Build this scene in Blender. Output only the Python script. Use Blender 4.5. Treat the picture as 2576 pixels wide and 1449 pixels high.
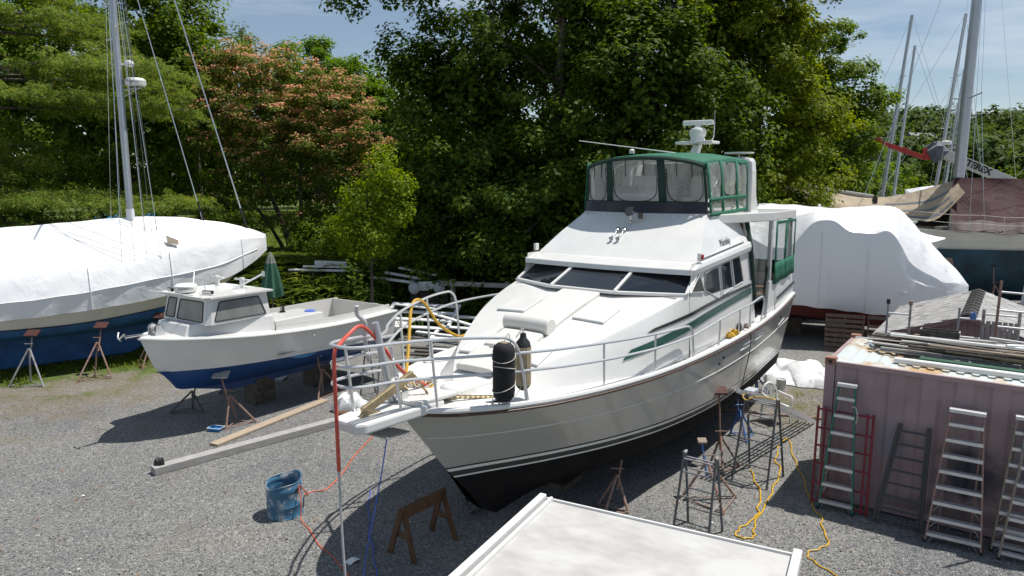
import bpy, bmesh, math, random
import numpy as np
from mathutils import Vector, Matrix
random.seed(7); RNG = np.random.default_rng(7)
PI = math.pi; R = math.radians
for _o in list(bpy.data.objects): bpy.data.objects.remove(_o)
scene = bpy.context.scene; COL = scene.collection

# ------------------------------------------------------------------ camera
cam_d = bpy.data.cameras.new('camera'); cam = bpy.data.objects.new('camera', cam_d); COL.objects.link(cam)
cam.location = (0, 0, 5.6); cam.rotation_euler = (R(90 - 8.5), 0, 0)
cam_d.sensor_width = 36.0; cam_d.lens = 36.0 * 1760 / 2576
cam_d.clip_start = 0.1; cam_d.clip_end = 3000
scene.camera = cam

# ------------------------------------------------------------------ sky, sun, exposure
SUN_DIR = Vector((0.405, 0.12, 1.0)).normalized()
sun_el = math.asin(SUN_DIR.z); sun_az = math.atan2(SUN_DIR.x, SUN_DIR.y)
world = bpy.data.worlds.new('World'); scene.world = world; world.use_nodes = True
nt = world.node_tree; N = nt.nodes; L = nt.links
for n in list(N): N.remove(n)
out = N.new('ShaderNodeOutputWorld'); bg = N.new('ShaderNodeBackground'); sky = N.new('ShaderNodeTexSky')
sky.sky_type = 'NISHITA'; sky.sun_disc = False; sky.sun_elevation = sun_el; sky.sun_rotation = sun_az
sky.altitude = 10; sky.air_density = 1.0; sky.dust_density = 0.2; sky.ozone_density = 1.0
bg.inputs['Strength'].default_value = 0.082
tc = N.new('ShaderNodeTexCoord'); mp = N.new('ShaderNodeMapping'); mp.inputs['Scale'].default_value = (2.2, 2.2, 15.0)
mp.inputs['Rotation'].default_value = (0.0, R(2.5), 0.0)
nz = N.new('ShaderNodeTexNoise'); nz.inputs['Scale'].default_value = 1.5; nz.inputs['Detail'].default_value = 7; nz.inputs['Roughness'].default_value = 0.55
cr = N.new('ShaderNodeValToRGB'); cr.color_ramp.elements[0].position = 0.45; cr.color_ramp.elements[1].position = 0.72
cr.color_ramp.elements[0].color = (0.10, 0.10, 0.10, 1); cr.color_ramp.elements[1].color = (0.62, 0.62, 0.62, 1)
mx = N.new('ShaderNodeMixRGB'); mx.inputs['Color2'].default_value = (8.0, 8.9, 9.6, 1)
L.new(tc.outputs['Generated'], mp.inputs['Vector']); L.new(mp.outputs[0], nz.inputs['Vector']); L.new(nz.outputs['Fac'], cr.inputs['Fac'])
L.new(cr.outputs['Color'], mx.inputs['Fac']); L.new(sky.outputs[0], mx.inputs['Color1']); L.new(mx.outputs[0], bg.inputs['Color'])
L.new(bg.outputs[0], out.inputs['Surface'])
sl = bpy.data.lights.new('sun', 'SUN'); sl.energy = 5.0; sl.angle = R(0.53); sl.color = (1.0, 0.955, 0.89)
so = bpy.data.objects.new('sun', sl); COL.objects.link(so); so.rotation_euler = (-SUN_DIR).to_track_quat('-Z', 'Y').to_euler(); so.location = (0, 0, 40)
vs = scene.view_settings; vs.view_transform = 'Standard'; vs.look = 'None'; vs.gamma = 1.0; vs.exposure = 0.14; vs.use_curve_mapping = False
scene.cycles.use_denoising = True; scene.cycles.max_bounces = 8; scene.cycles.transparent_max_bounces = 16
scene.cycles.sample_clamp_indirect = 6

# ------------------------------------------------------------------ materials
def _base(name):
    m = bpy.data.materials.new(name); m.use_nodes = True
    t = m.node_tree; b = t.nodes['Principled BSDF']; return m, t, b
def ramp(t, stops):
    r = t.nodes.new('ShaderNodeValToRGB'); e = r.color_ramp.elements
    e[0].position, e[0].color = stops[0][0], (*stops[0][1], 1)
    e[1].position, e[1].color = stops[-1][0], (*stops[-1][1], 1)
    for p, c in stops[1:-1]:
        k = e.new(p); k.color = (*c, 1)
    return r
def noise(t, scale, detail=4, rough=.55, coords='Object', stretch=None, dist=0.0):
    c = t.nodes.new('ShaderNodeTexCoord'); n = t.nodes.new('ShaderNodeTexNoise')
    n.inputs['Scale'].default_value = scale; n.inputs['Detail'].default_value = detail; n.inputs['Roughness'].default_value = rough
    n.inputs['Distortion'].default_value = dist
    if stretch:
        mp = t.nodes.new('ShaderNodeMapping'); mp.inputs['Scale'].default_value = stretch
        t.links.new(c.outputs[coords], mp.inputs[0]); t.links.new(mp.outputs[0], n.inputs['Vector'])
    else: t.links.new(c.outputs[coords], n.inputs['Vector'])
    return n
def bump(t, b, src, strength=.3, dist=.01):
    k = t.nodes.new('ShaderNodeBump'); k.inputs['Strength'].default_value = strength; k.inputs['Distance'].default_value = dist
    t.links.new(src, k.inputs['Height']); t.links.new(k.outputs[0], b.inputs['Normal']); return k
def mat(name, col, rough=.5, metal=0., var=.12, scale=4., bmp=0., bscale=30., bdist=.01, col2=None, lo=.35, hi=.7, stretch=None, coat=0., spec=.5, detail=5):
    """paint-like material: colour varies between col and col2 through noise, with an optional fine relief"""
    m, t, b = _base(name)
    b.inputs['Roughness'].default_value = rough; b.inputs['Metallic'].default_value = metal
    b.inputs['Coat Weight'].default_value = coat; b.inputs['Coat Roughness'].default_value = .04; b.inputs['Specular IOR Level'].default_value = spec
    c2 = col2 or tuple(max(0, c * (1 - var)) for c in col)
    n = noise(t, scale, detail, .6, stretch=stretch); r = ramp(t, [(lo, c2), (hi, col)])
    t.links.new(n.outputs['Fac'], r.inputs[0]); t.links.new(r.outputs[0], b.inputs['Base Color'])
    if bmp:
        n2 = noise(t, bscale, 4, .6, stretch=stretch); bump(t, b, n2.outputs['Fac'], bmp, bdist)
    return m
def leafmat(name, cols, trans=.35, rough=.55):
    m = bpy.data.materials.new(name); m.use_nodes = True; t = m.node_tree
    for n in list(t.nodes): t.nodes.remove(n)
    o = t.nodes.new('ShaderNodeOutputMaterial'); g = t.nodes.new('ShaderNodeNewGeometry')
    r = ramp(t, [(i / (len(cols) - 1), c) for i, c in enumerate(cols)])
    t.links.new(g.outputs['Random Per Island'], r.inputs[0])
    p = t.nodes.new('ShaderNodeBsdfPrincipled'); p.inputs['Roughness'].default_value = rough; p.inputs['Specular IOR Level'].default_value = .12
    tr = t.nodes.new('ShaderNodeBsdfTranslucent'); hs = t.nodes.new('ShaderNodeHueSaturation')
    hs.inputs['Hue'].default_value = .485; hs.inputs['Saturation'].default_value = 1.1; hs.inputs['Value'].default_value = 1.7
    mx = t.nodes.new('ShaderNodeMixShader'); mx.inputs[0].default_value = trans
    t.links.new(r.outputs[0], p.inputs['Base Color']); t.links.new(r.outputs[0], hs.inputs['Color']); t.links.new(hs.outputs[0], tr.inputs['Color'])
    t.links.new(p.outputs[0], mx.inputs[1]); t.links.new(tr.outputs[0], mx.inputs[2]); t.links.new(mx.outputs[0], o.inputs[0])
    return m
def glass(name, col=(.012, .016, .02), rough=.03):
    m, t, b = _base(name); b.inputs['Base Color'].default_value = (*col, 1); b.inputs['Roughness'].default_value = rough
    b.inputs['Specular IOR Level'].default_value = .7; return m
def vinyl(name, clear=.62, col=(.62, .64, .62)):
    """clear sheet: lets most light through, with a milky film and a gloss"""
    m = bpy.data.materials.new(name); m.use_nodes = True; t = m.node_tree
    for n in list(t.nodes): t.nodes.remove(n)
    o = t.nodes.new('ShaderNodeOutputMaterial'); tr = t.nodes.new('ShaderNodeBsdfTransparent'); tr.inputs[0].default_value = (.93, .94, .93, 1)
    d = t.nodes.new('ShaderNodeBsdfPrincipled'); d.inputs['Base Color'].default_value = (*col, 1); d.inputs['Roughness'].default_value = .08
    n = noise(t, 2.2, 4, .6, stretch=(1, 1, .35)); r = t.nodes.new('ShaderNodeMapRange')
    r.inputs[1].default_value = .3; r.inputs[2].default_value = .75; r.inputs[3].default_value = 1 - clear - .14; r.inputs[4].default_value = 1 - clear + .14
    t.links.new(n.outputs['Fac'], r.inputs[0]); bump(t, d, n.outputs['Fac'], .12, .04)
    mx = t.nodes.new('ShaderNodeMixShader'); t.links.new(r.outputs[0], mx.inputs[0]); t.links.new(tr.outputs[0], mx.inputs[1]); t.links.new(d.outputs[0], mx.inputs[2])
    t.links.new(mx.outputs[0], o.inputs[0]); return m

M = {}
M['gel'] = mat('white_gelcoat', (.72, .72, .70), .25, col2=(.655, .655, .635), scale=1.8, coat=.25, detail=8)
M['gel_side'] = mat('white_hull_paint', (.74, .74, .72), .2, col2=(.68, .68, .655), scale=1.2, coat=.3)
M['hull_grey'] = mat('pale_grey_hull_paint', (.47, .465, .425), .2, col2=(.43, .425, .39), scale=1.0, coat=.45)
M['nonskid'] = mat('white_nonskid', (.68, .675, .655), .6, var=.04, scale=6, bmp=.15, bscale=220, bdist=.003)
M['pad'] = mat('white_vinyl_cushion', (.68, .665, .625), .45, var=.05, scale=2)
M['antifoul'] = mat('black_bottom_paint', (.008, .008, .009), .85, scale=3, col2=(.017, .015, .015), spec=.15)
M['stripe'] = mat('black_green_stripe', (.012, .022, .02), .2, var=.2)
M['green_stripe'] = mat('dark_green_stripe', (.012, .075, .055), .25, var=.15)
M['canvas'] = mat('green_canvas', (.006, .13, .072), .75, var=.22, scale=8, bmp=.25, bscale=60)
M['canvas_dark'] = mat('dark_green_canvas', (.004, .032, .022), .75, var=.2, scale=8)
M['glass'] = glass('dark_tinted_glass')
M['glass_clear'] = glass('grey_window_glass', (.05, .06, .065), .04)
M['vinyl'] = vinyl('clear_vinyl')
M['vinyl2'] = vinyl('clear_vinyl_aft', .70)
M['vinyl3'] = vinyl('clear_vinyl_door', .84)
M['rail'] = mat('bright_rail_tube', (.66, .67, .68), .3, .45, var=.08)
M['smoke'] = glass('smoked_acrylic', (.012, .009, .009), .08)
M['steel'] = mat('stainless_steel', (.68, .69, .70), .2, 1.0, var=.06)
M['alu'] = mat('dull_aluminium', (.70, .71, .72), .42, .55, var=.15, scale=7)
M['mastalu'] = mat('grey_anodised_mast', (.50, .52, .56), .4, .55, var=.12, scale=3)
M['white'] = mat('white_paint', (.72, .72, .70), .4, var=.08, scale=3)
M['plastic'] = mat('white_plastic', (.78, .78, .75), .35, var=.04)
M['black'] = mat('black_rubber', (.018, .018, .02), .6, var=.3)
M['brown_rub'] = mat('brown_rub_rail', (.085, .045, .03), .45, var=.3, scale=9)
M['bronze'] = mat('bronze_anchor', (.42, .34, .2), .42, .55, var=.3, scale=12)
M['rope_y'] = mat('yellow_rope', (.62, .36, .03), .7, var=.35, scale=25, bmp=.4, bscale=120)
M['rope_w'] = mat('white_rope', (.62, .60, .54), .8, var=.25, scale=25, bmp=.4, bscale=150)
M['hose_r'] = mat('red_hose', (.62, .09, .06), .4, var=.2, scale=6)
M['hose_g'] = mat('grey_hose', (.50, .51, .52), .5, var=.2, scale=6)
M['orange'] = mat('orange_cord', (.72, .14, .06), .5, var=.2)
M['blue_cord'] = mat('blue_cord', (.08, .16, .62), .5, var=.2)
M['yellow_cord'] = mat('yellow_cord', (.68, .40, .01), .5, var=.2)
M['teak'] = mat('varnished_wood', (.42, .18, .06), .4, var=.4, scale=8, stretch=(1, 6, 1))
M['interior'] = mat('beige_interior', (.45, .40, .34), .7, var=.2)
M['dark'] = mat('dark_interior', (.03, .03, .03), .8, var=.3)
def wrapmat():
    m, t, b = _base('white_shrink_wrap'); b.inputs['Roughness'].default_value = .36; b.inputs['Base Color'].default_value = (.79, .80, .81, 1)
    a = noise(t, 2.2, 3, .5); n = noise(t, 5.0, 3, .6, stretch=(1, 1, .16), dist=1.6); g = ramp(t, [(.46, (0, 0, 0)), (.60, (1, 1, 1))]); t.links.new(a.outputs['Fac'], g.inputs[0])
    w = t.nodes.new('ShaderNodeMath'); w.operation = 'MULTIPLY'; t.links.new(g.outputs[0], w.inputs[0]); t.links.new(n.outputs['Fac'], w.inputs[1])
    k = bump(t, b, w.outputs[0], .30, .035); k2 = t.nodes.new('ShaderNodeBump'); k2.inputs['Strength'].default_value = .12; k2.inputs['Distance'].default_value = .05
    t.links.new(a.outputs['Fac'], k2.inputs['Height']); t.links.new(k2.outputs[0], k.inputs['Normal']); return m
M['wrap'] = wrapmat()
M['blue_bottom'] = mat('blue_bottom_paint', (.025, .12, .32), .65, scale=2.2, col2=(.015, .06, .19), lo=.3, hi=.6)
M['blue_new'] = mat('fresh_blue_bottom_paint', (.010, .065, .24), .45, var=.25, scale=3)
M['cream'] = mat('cream_hull', (.66, .63, .55), .3, var=.12, scale=1.5)
M['teal_bottom'] = mat('worn_dark_teal_bottom', (.02, .075, .11), .7, col2=(.012, .028, .045), scale=2, stretch=(1, 1, .3))
M['rust'] = mat('rusty_steel', (.22, .10, .06), .8, col2=(.30, .22, .19), scale=14)
M['steel_paint'] = mat('worn_grey_steel', (.30, .31, .33), .6, col2=(.20, .12, .09), scale=9, lo=.3, hi=.5)
M['blue_steel'] = mat('worn_blue_steel', (.06, .16, .40), .55, col2=(.25, .14, .10), scale=9, lo=.3, hi=.45)
M['pad_red'] = mat('dull_red_plywood', (.085, .026, .022), .8, var=.4, scale=8)
M['wood'] = mat('weathered_wood', (.36, .29, .22), .85, col2=(.20, .15, .11), scale=6, stretch=(1, 9, 9), bmp=.3, bscale=20)
M['wood_grey'] = mat('grey_weathered_wood', (.42, .41, .40), .85, col2=(.27, .26, .25), scale=5, stretch=(1, 8, 8), bmp=.4, bscale=14)
M['wood_dark'] = mat('dark_weathered_wood', (.13, .115, .10), .9, col2=(.05, .045, .04), scale=8, bmp=.4, bscale=25)
M['wood_brown'] = mat('brown_stained_wood', (.17, .085, .04), .8, col2=(.08, .04, .02), scale=7, bmp=.3, bscale=25)
M['wood_white'] = mat('white_painted_wood', (.72, .73, .74), .6, col2=(.50, .50, .48), scale=5, lo=.25, hi=.45)
M['pipe_dark'] = mat('dark_blue_green_pipe', (.035, .065, .078), .6, col2=(.08, .06, .05), scale=8)
M['pipe_green'] = mat('dark_green_steel_pipe', (.075, .125, .145), .6, col2=(.15, .12, .105), scale=8)
M['mauve'] = mat('mauve_container_paint', (.37, .272, .278), .6, col2=(.29, .205, .21), scale=1.6, bmp=.1, bscale=14)
M['roofmetal'] = mat('weathered_roof_steel', (.52, .58, .58), .5, col2=(.44, .29, .14), scale=1.3, lo=.40, hi=.52, detail=7)
M['red_paint'] = mat('red_painted_steel', (.26, .022, .04), .5, var=.3, scale=7)
M['green_fg'] = mat('green_fibreglass', (.02, .17, .115), .5, var=.2, scale=6)
M['pink_fg'] = mat('faded_orange_fibreglass', (.34, .20, .17), .7, var=.3, scale=8)
M['tan_wood'] = mat('tan_ladder_rail', (.30, .245, .19), .7, var=.3, scale=9)
M['tarp'] = mat('maroon_tarp', (.066, .027, .030), .7, spec=.2, var=.25, scale=2.0, bmp=.5, bscale=2.2, bdist=.12)
M['tarp_tan'] = mat('tan_canvas', (.46, .37, .27), .8, var=.3, scale=2, bmp=.5, bscale=2.5, bdist=.1)
M['drum'] = mat('blue_faded_drum', (.040, .135, .235), .5, col2=(.30, .34, .37), scale=4.2, lo=.40, hi=.50, bmp=.12, bscale=9)
M['red_boom'] = mat('red_crane_paint', (.55, .03, .02), .45, var=.2)
M['bark'] = mat('grey_brown_bark', (.12, .098, .08), .95, col2=(.06, .047, .038), scale=7, stretch=(1, 1, .25), bmp=.6, bscale=16, bdist=.04)
M['shingle'] = mat('grey_asphalt_shingle', (.34, .335, .33), .95, col2=(.25, .245, .24), scale=8, bmp=.3, bscale=90)
M['shingle_dark'] = mat('worn_ridge_shingle', (.13, .125, .12), .95, col2=(.06, .06, .06), scale=9, bmp=.5, bscale=60)
M['letter'] = mat('black_lettering', (.02, .02, .022), .5, var=.1)
M['letter_grey'] = mat('grey_lettering', (.16, .16, .17), .4, var=.1)
M['navred'] = mat('red_lens', (.35, .01, .015), .2, var=.1)
M['fender_tan'] = mat('weathered_tan_fender', (.45, .365, .235), .6, col2=(.30, .235, .15), scale=9)
M['dinghy'] = mat('grey_inflatable', (.46, .49, .53), .55, var=.15, scale=4)
M['umb'] = mat('dark_green_umbrella', (.035, .12, .075), .85, var=.3, scale=6)
M['umb_tip'] = mat('faded_umbrella_top', (.24, .26, .22), .85, var=.3, scale=6)
M['film'] = mat('crumpled_white_film', (.76, .77, .77), .3, var=.08, scale=5, bmp=.35, bscale=6, bdist=.06)
M['wheel'] = mat('grey_canvas_cover', (.16, .18, .21), .8, var=.3, scale=5)

# ------------------------------------------------------------------ object helpers
class MB:
    """collects shapes and links them as one mesh object"""
    def __init__(s): s.v = []; s.f = []; s.sm = []
    def add(s, vs, fs, smooth=False):
        o = len(s.v); s.v += [tuple(v) for v in vs]; s.f += [tuple(i + o for i in f) for f in fs]; s.sm += [smooth] * len(fs); return s
    def box(s, c, d, rot=None):
        pts = [Vector((x * d[0] / 2, y * d[1] / 2, z * d[2] / 2)) for z in (-1, 1) for y in (-1, 1) for x in (-1, 1)]
        if rot is not None: pts = [rot @ p for p in pts]
        return s.add([p + Vector(c) for p in pts], [(0, 2, 3, 1), (4, 5, 7, 6), (0, 1, 5, 4), (2, 6, 7, 3), (0, 4, 6, 2), (1, 3, 7, 5)])
    def hexa(s, p):  # 8 points: bottom ring 4, top ring 4
        return s.add(p, [(3, 2, 1, 0), (4, 5, 6, 7), (0, 1, 5, 4), (1, 2, 6, 5), (2, 3, 7, 6), (3, 0, 4, 7)])
    def beam(s, p0, p1, w, h, up=(0, 0, 1)):
        p0 = Vector(p0); p1 = Vector(p1); d = (p1 - p0).normalized(); u = Vector(up)
        if abs(d.dot(u)) > .98: u = Vector((0, 1, 0))
        sd = d.cross(u).normalized(); u = sd.cross(d)
        q = [p + sd * a * w / 2 + u * b * h / 2 for p in (p0, p1) for a, b in ((-1, -1), (1, -1), (1, 1), (-1, 1))]
        return s.add(q, [(0, 1, 2, 3), (7, 6, 5, 4), (0, 4, 5, 1), (1, 5, 6, 2), (2, 6, 7, 3), (3, 7, 4, 0)])
    def tube(s, pts, r, n=8, closed=False, smooth=True):
        pts = [Vector(p) for p in pts]; m = len(pts); rs = r if isinstance(r, (list, tuple)) else [r] * m
        tg = []
        for i in range(m):
            a = pts[i - 1] if (i > 0 or closed) else pts[i]; b = pts[(i + 1) % m] if (i < m - 1 or closed) else pts[i]
            d = b - a; tg.append(d.normalized() if d.length > 1e-9 else Vector((0, 0, 1)))
        u = Vector((0, 0, 1)) if abs(tg[0].z) < .9 else Vector((1, 0, 0)); u = (u - tg[0] * u.dot(tg[0])).normalized()
        vs = []
        for i in range(m):
            u = u - tg[i] * u.dot(tg[i]); u = u.normalized() if u.length > 1e-6 else tg[i].orthogonal().normalized(); w = tg[i].cross(u)
            vs += [pts[i] + (u * math.cos(2 * PI * k / n) + w * math.sin(2 * PI * k / n)) * rs[i] for k in range(n)]
        fs = []
        for i in range(m if closed else m - 1):
            j = (i + 1) % m
            fs += [(i * n + k, i * n + (k + 1) % n, j * n + (k + 1) % n, j * n + k) for k in range(n)]
        s.add(vs, fs, smooth)
        if not closed:
            s.add(vs[:n], [tuple(range(n))[::-1]]); s.add(vs[-n:], [tuple(range(n))])
        return s
    def lathe(s, prof, n=20, c=(0, 0, 0), rot=None, smooth=True):
        vs = []
        for r, z in prof:
            for k in range(n):
                p = Vector((r * math.cos(2 * PI * k / n), r * math.sin(2 * PI * k / n), z)); vs.append((rot @ p if rot is not None else p) + Vector(c))
        fs = [(i * n + k, i * n + (k + 1) % n, (i + 1) * n + (k + 1) % n, (i + 1) * n + k) for i in range(len(prof) - 1) for k in range(n)]
        return s.add(vs, fs, smooth)
    def loft(s, rings, closed=False, smooth=True, cap=False):
        n = len(rings[0]); vs = [p for r in rings for p in r]; kk = n if closed else n - 1
        s.add(vs, [(i * n + k, i * n + (k + 1) % n, (i + 1) * n + (k + 1) % n, (i + 1) * n + k) for i in range(len(rings) - 1) for k in range(kk)], smooth)
        if cap: s.add(rings[0], [tuple(range(n))[::-1]]); s.add(rings[-1], [tuple(range(n))])
        return s
    def poly(s, pts): return s.add(pts, [tuple(range(len(pts)))])
    def slab(s, pts, t):  # polygon thickened by vector t
        t = Vector(t); a = [Vector(p) for p in pts]; n = len(a)
        return s.add(a + [p + t for p in a], [tuple(range(n))[::-1], tuple(range(n, 2 * n))] + [(i, (i + 1) % n, n + (i + 1) % n, n + i) for i in range(n)])
    def build(s, name, m, parent=None, bevel=0, seg=2, solid=0, kind=None, label=None, fixn=True, sharp=40):
        me = bpy.data.meshes.new(name); me.from_pydata(s.v, [], s.f); me.polygons.foreach_set('use_smooth', s.sm)
        if fixn and len(s.f) < 60000:
            b = bmesh.new(); b.from_mesh(me); bmesh.ops.remove_doubles(b, verts=b.verts, dist=1e-5)
            bmesh.ops.recalc_face_normals(b, faces=b.faces); b.to_mesh(me); b.free()
        me.materials.append(m if not isinstance(m, str) else M[m])
        o = bpy.data.objects.new(name, me); COL.objects.link(o)
        if parent is not None: o.parent = parent
        if solid:
            md = o.modifiers.new('thickness', 'SOLIDIFY'); md.thickness = solid; md.offset = 0
        if bevel:
            md = o.modifiers.new('bevel', 'BEVEL'); md.width = bevel; md.segments = seg; md.limit_method = 'ANGLE'; md.angle_limit = R(40)
        if any(s.sm): me.set_sharp_from_angle(angle=R(sharp))
        if kind: o['kind'] = kind
        if label: o['label'] = label
        return o
def thing(name, label, cat, loc=(0, 0, 0), rz=0., group=None):
    o = bpy.data.objects.new(name, None); COL.objects.link(o); o.location = loc; o.rotation_euler = (0, 0, rz); o.empty_display_size = .2
    o['label'] = label; o['category'] = cat
    if group: o['group'] = group
    return o
def tag(o, label, cat, group=None):
    o['label'] = label; o['category'] = cat
    if group: o['group'] = group
    return o
def dup(root, loc, rz=None, label=None, scale=None):
    """a copy of a thing with copies of its parts and sub-parts"""
    r = root.copy(); COL.objects.link(r); r.location = loc
    if rz is not None: r.rotation_euler = (0, 0, rz)
    if scale: r.scale = scale
    if label: r['label'] = label
    for ch in list(root.children):
        c = ch.copy(); COL.objects.link(c); c.parent = r
        for g in ch.children:
            d = g.copy(); COL.objects.link(d); d.parent = c
    return r
def share(proto_obj, parent, loc=None, rot=None, scale=None):
    """another piece with the same mesh under the same thing"""
    c = proto_obj.copy(); COL.objects.link(c); c.parent = parent
    if loc is not None: c.location = loc
    if rot is not None: c.rotation_euler = rot
    if scale is not None: c.scale = scale
    return c
def text(name, body, m, parent, mtx, size, depth=.004, shear=0., stretch=1.0, bold=0.):
    cu = bpy.data.curves.new(name, 'FONT'); cu.body = body; cu.size = size; cu.extrude = depth; cu.shear = shear; cu.align_x = 'CENTER'; cu.align_y = 'CENTER'; cu.offset = bold
    t = bpy.data.objects.new(name + '_t', cu); COL.objects.link(t)
    me = bpy.data.meshes.new_from_object(t); bpy.data.objects.remove(t); me.transform(Matrix.Diagonal((stretch, 1, 1, 1))); me.name = name
    me.materials.clear(); me.materials.append(M[m]); o = bpy.data.objects.new(name, me); COL.objects.link(o); o.parent = parent; o.matrix_local = mtx
    return o
def basis(o, x, y):
    """matrix with its x and y axes along the given directions"""
    x = Vector(x).normalized(); y = Vector(y); y = (y - x * y.dot(x)).normalized(); z = x.cross(y)
    return Matrix(((x.x, y.x, z.x, o[0]), (x.y, y.y, z.y, o[1]), (x.z, y.z, z.z, o[2]), (0, 0, 0, 1)))
def smooth(a, b, x):
    t = np.clip((np.asarray(x, float) - a) / (b - a), 0, 1); return t * t * (3 - 2 * t)
def curve(pts, k=6):
    """Catmull-Rom points through pts"""
    P = [Vector(p) for p in pts]; P = [P[0] * 2 - P[1]] + P + [P[-1] * 2 - P[-2]]; o = []
    for i in range(1, len(P) - 2):
        for j in range(k):
            t = j / k; a, b, c, d = P[i - 1:i + 3]
            o.append(.5 * ((2 * b) + (c - a) * t + (2 * a - 5 * b + 4 * c - d) * t * t + (3 * b - a - 3 * c + d) * t ** 3))
    return o + [P[-2]]
# ================================================================== TERRAIN
def tz(x, y):
    x = np.asarray(x, float); y = np.asarray(y, float)
    y0 = 26.6 - 2.4 * smooth(-4.2, -7.2, x) + 1.6 * smooth(-9.5, -12, x)
    bank = (1.7 * smooth(0, 5.5, y - y0) + 1.5 * smooth(34, 56, y)) * smooth(9, -2, x)
    creek = -1.9 * smooth(14, 22, x) * smooth(40, 47, y) * smooth(112, 96, y)
    hill = 12.0 * smooth(108, 185, y) * smooth(8, 50, x)
    far = 6.0 * smooth(150, 400, y)
    return bank + creek + hill + far
def axis(lo, hi, fine_lo, fine_hi, step, grow=1.25):
    a = list(np.arange(fine_lo, fine_hi + 1e-6, step)); s = step; v = fine_hi
    while v < hi: s *= grow; v += s; a.append(min(v, hi))
    s = step; v = fine_lo; b = []
    while v > lo: s *= grow; v -= s; b.append(max(v, lo))
    return np.array(b[::-1] + a)
def make_ground():
    xs = axis(-900, 900, -34, 40, .8); ys = axis(-60, 1500, 0, 62, .8)
    X, Y = np.meshgrid(xs, ys); Z = tz(X, Y); nx = len(xs); ny = len(ys)
    v = np.stack([X, Y, Z], -1).reshape(-1, 3); idx = np.arange(nx * ny).reshape(ny, nx)
    q = np.stack([idx[:-1, :-1], idx[:-1, 1:], idx[1:, 1:], idx[1:, :-1]], -1).reshape(-1, 4)
    me = bpy.data.meshes.new('ground'); me.from_pydata(v.tolist(), [], q.tolist()); me.polygons.foreach_set('use_smooth', [True] * len(q))
    # where grass takes over from gravel (1 = grass)
    x = v[:, 0]; y = v[:, 1]
    edge = 20.1 + .30 * (x + 12) * (x < 0) + 2.5 * (x > -6)
    g = smooth(-.9, 1.0, y - np.where(x < -7.5, edge, 27.5 + .0 * x)) * (x < 6)
    g = np.maximum(g, smooth(17.8, 19.6, y) * smooth(-13.2, -14.4, x))
    g = np.maximum(g, smooth(40, 46, y)); g = np.maximum(g, .36 * smooth(15.2, 16.5, y) * smooth(4.6, 6.0, x) * smooth(20.5, 18.5, y))
    g = np.maximum(g, .40 * smooth(15.0, 17.6, y) * smooth(-8.0, -11, x)); g = np.maximum(g, .26 * smooth(12.5, 15, y) * smooth(-8.5, -11, x))
    at = me.attributes.new('grassy', 'FLOAT', 'POINT'); at.data.foreach_set('value', g.astype(np.float32))
    o = bpy.data.objects.new('ground', me); COL.objects.link(o); o['kind'] = 'structure'
    m, t, b = _base('gravel_and_grass'); b.inputs['Roughness'].default_value = .92; b.inputs['Specular IOR Level'].default_value = .25
    tc = t.nodes.new('ShaderNodeTexCoord')
    def vor(s, feat='F1'):
        k = t.nodes.new('ShaderNodeTexVoronoi'); k.inputs['Scale'].default_value = s; k.feature = feat; t.links.new(tc.outputs['Object'], k.inputs['Vector']); return k
    v1 = vor(34); v2 = vor(75)
    sp = t.nodes.new('ShaderNodeSeparateColor'); t.links.new(v1.outputs['Color'], sp.inputs[0])
    r1 = ramp(t, [(0, (.095, .098, .100)), (.3, (.175, .178, .178)), (.7, (.252, .253, .246)), (.94, (.32, .316, .30)), (1, (.54, .53, .50))]); t.links.new(sp.outputs[0], r1.inputs[0])
    sp2 = t.nodes.new('ShaderNodeSeparateColor'); t.links.new(v2.outputs['Color'], sp2.inputs[0])
    r2 = ramp(t, [(0, (.085, .088, .092)), (.6, (.20, .203, .202)), (1, (.37, .365, .345))]); t.links.new(sp2.outputs[0], r2.inputs[0])
    m1 = t.nodes.new('ShaderNodeMixRGB'); m1.inputs[0].default_value = .4; t.links.new(r1.outputs[0], m1.inputs[1]); t.links.new(r2.outputs[0], m1.inputs[2])
    # broad patches: dust, brown dirt
    n1 = noise(t, .35, 5, .6); rr = ramp(t, [(.28, (.74, .76, .80)), (.5, (1, .99, .97)), (.72, (1.16, 1.12, 1.04))]); t.links.new(n1.outputs['Fac'], rr.inputs[0])
    m2 = t.nodes.new('ShaderNodeMixRGB'); m2.blend_type = 'MULTIPLY'; m2.inputs[0].default_value = 1; t.links.new(m1.outputs[0], m2.inputs[1]); t.links.new(rr.outputs[0], m2.inputs[2])
    n2 = noise(t, .8, 6, .65); n2b = noise(t, 9, 4, .7)
    at = t.nodes.new('ShaderNodeAttribute'); at.attribute_name = 'grassy'
    ad = t.nodes.new('ShaderNodeMath'); ad.operation = 'MULTIPLY_ADD'; t.links.new(n2.outputs['Fac'], ad.inputs[0]); ad.inputs[1].default_value = 1.3; ad.inputs[2].default_value = -.65
    ad3 = t.nodes.new('ShaderNodeMath'); ad3.operation = 'MULTIPLY_ADD'; t.links.new(n2b.outputs['Fac'], ad3.inputs[0]); ad3.inputs[1].default_value = .9; ad3.inputs[2].default_value = -.45
    ad2 = t.nodes.new('ShaderNodeMath'); t.links.new(at.outputs['Fac'], ad2.inputs[0]); t.links.new(ad.outputs[0], ad2.inputs[1])
    ad4 = t.nodes.new('ShaderNodeMath'); t.links.new(ad2.outputs[0], ad4.inputs[0]); t.links.new(ad3.outputs[0], ad4.inputs[1])
    # dirt first, then grass
    rd = t.nodes.new('ShaderNodeMapRange'); rd.inputs[1].default_value = .12; rd.inputs[2].default_value = .42; rd.inputs[4].default_value = .7; t.links.new(ad4.outputs[0], rd.inputs[0])
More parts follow.
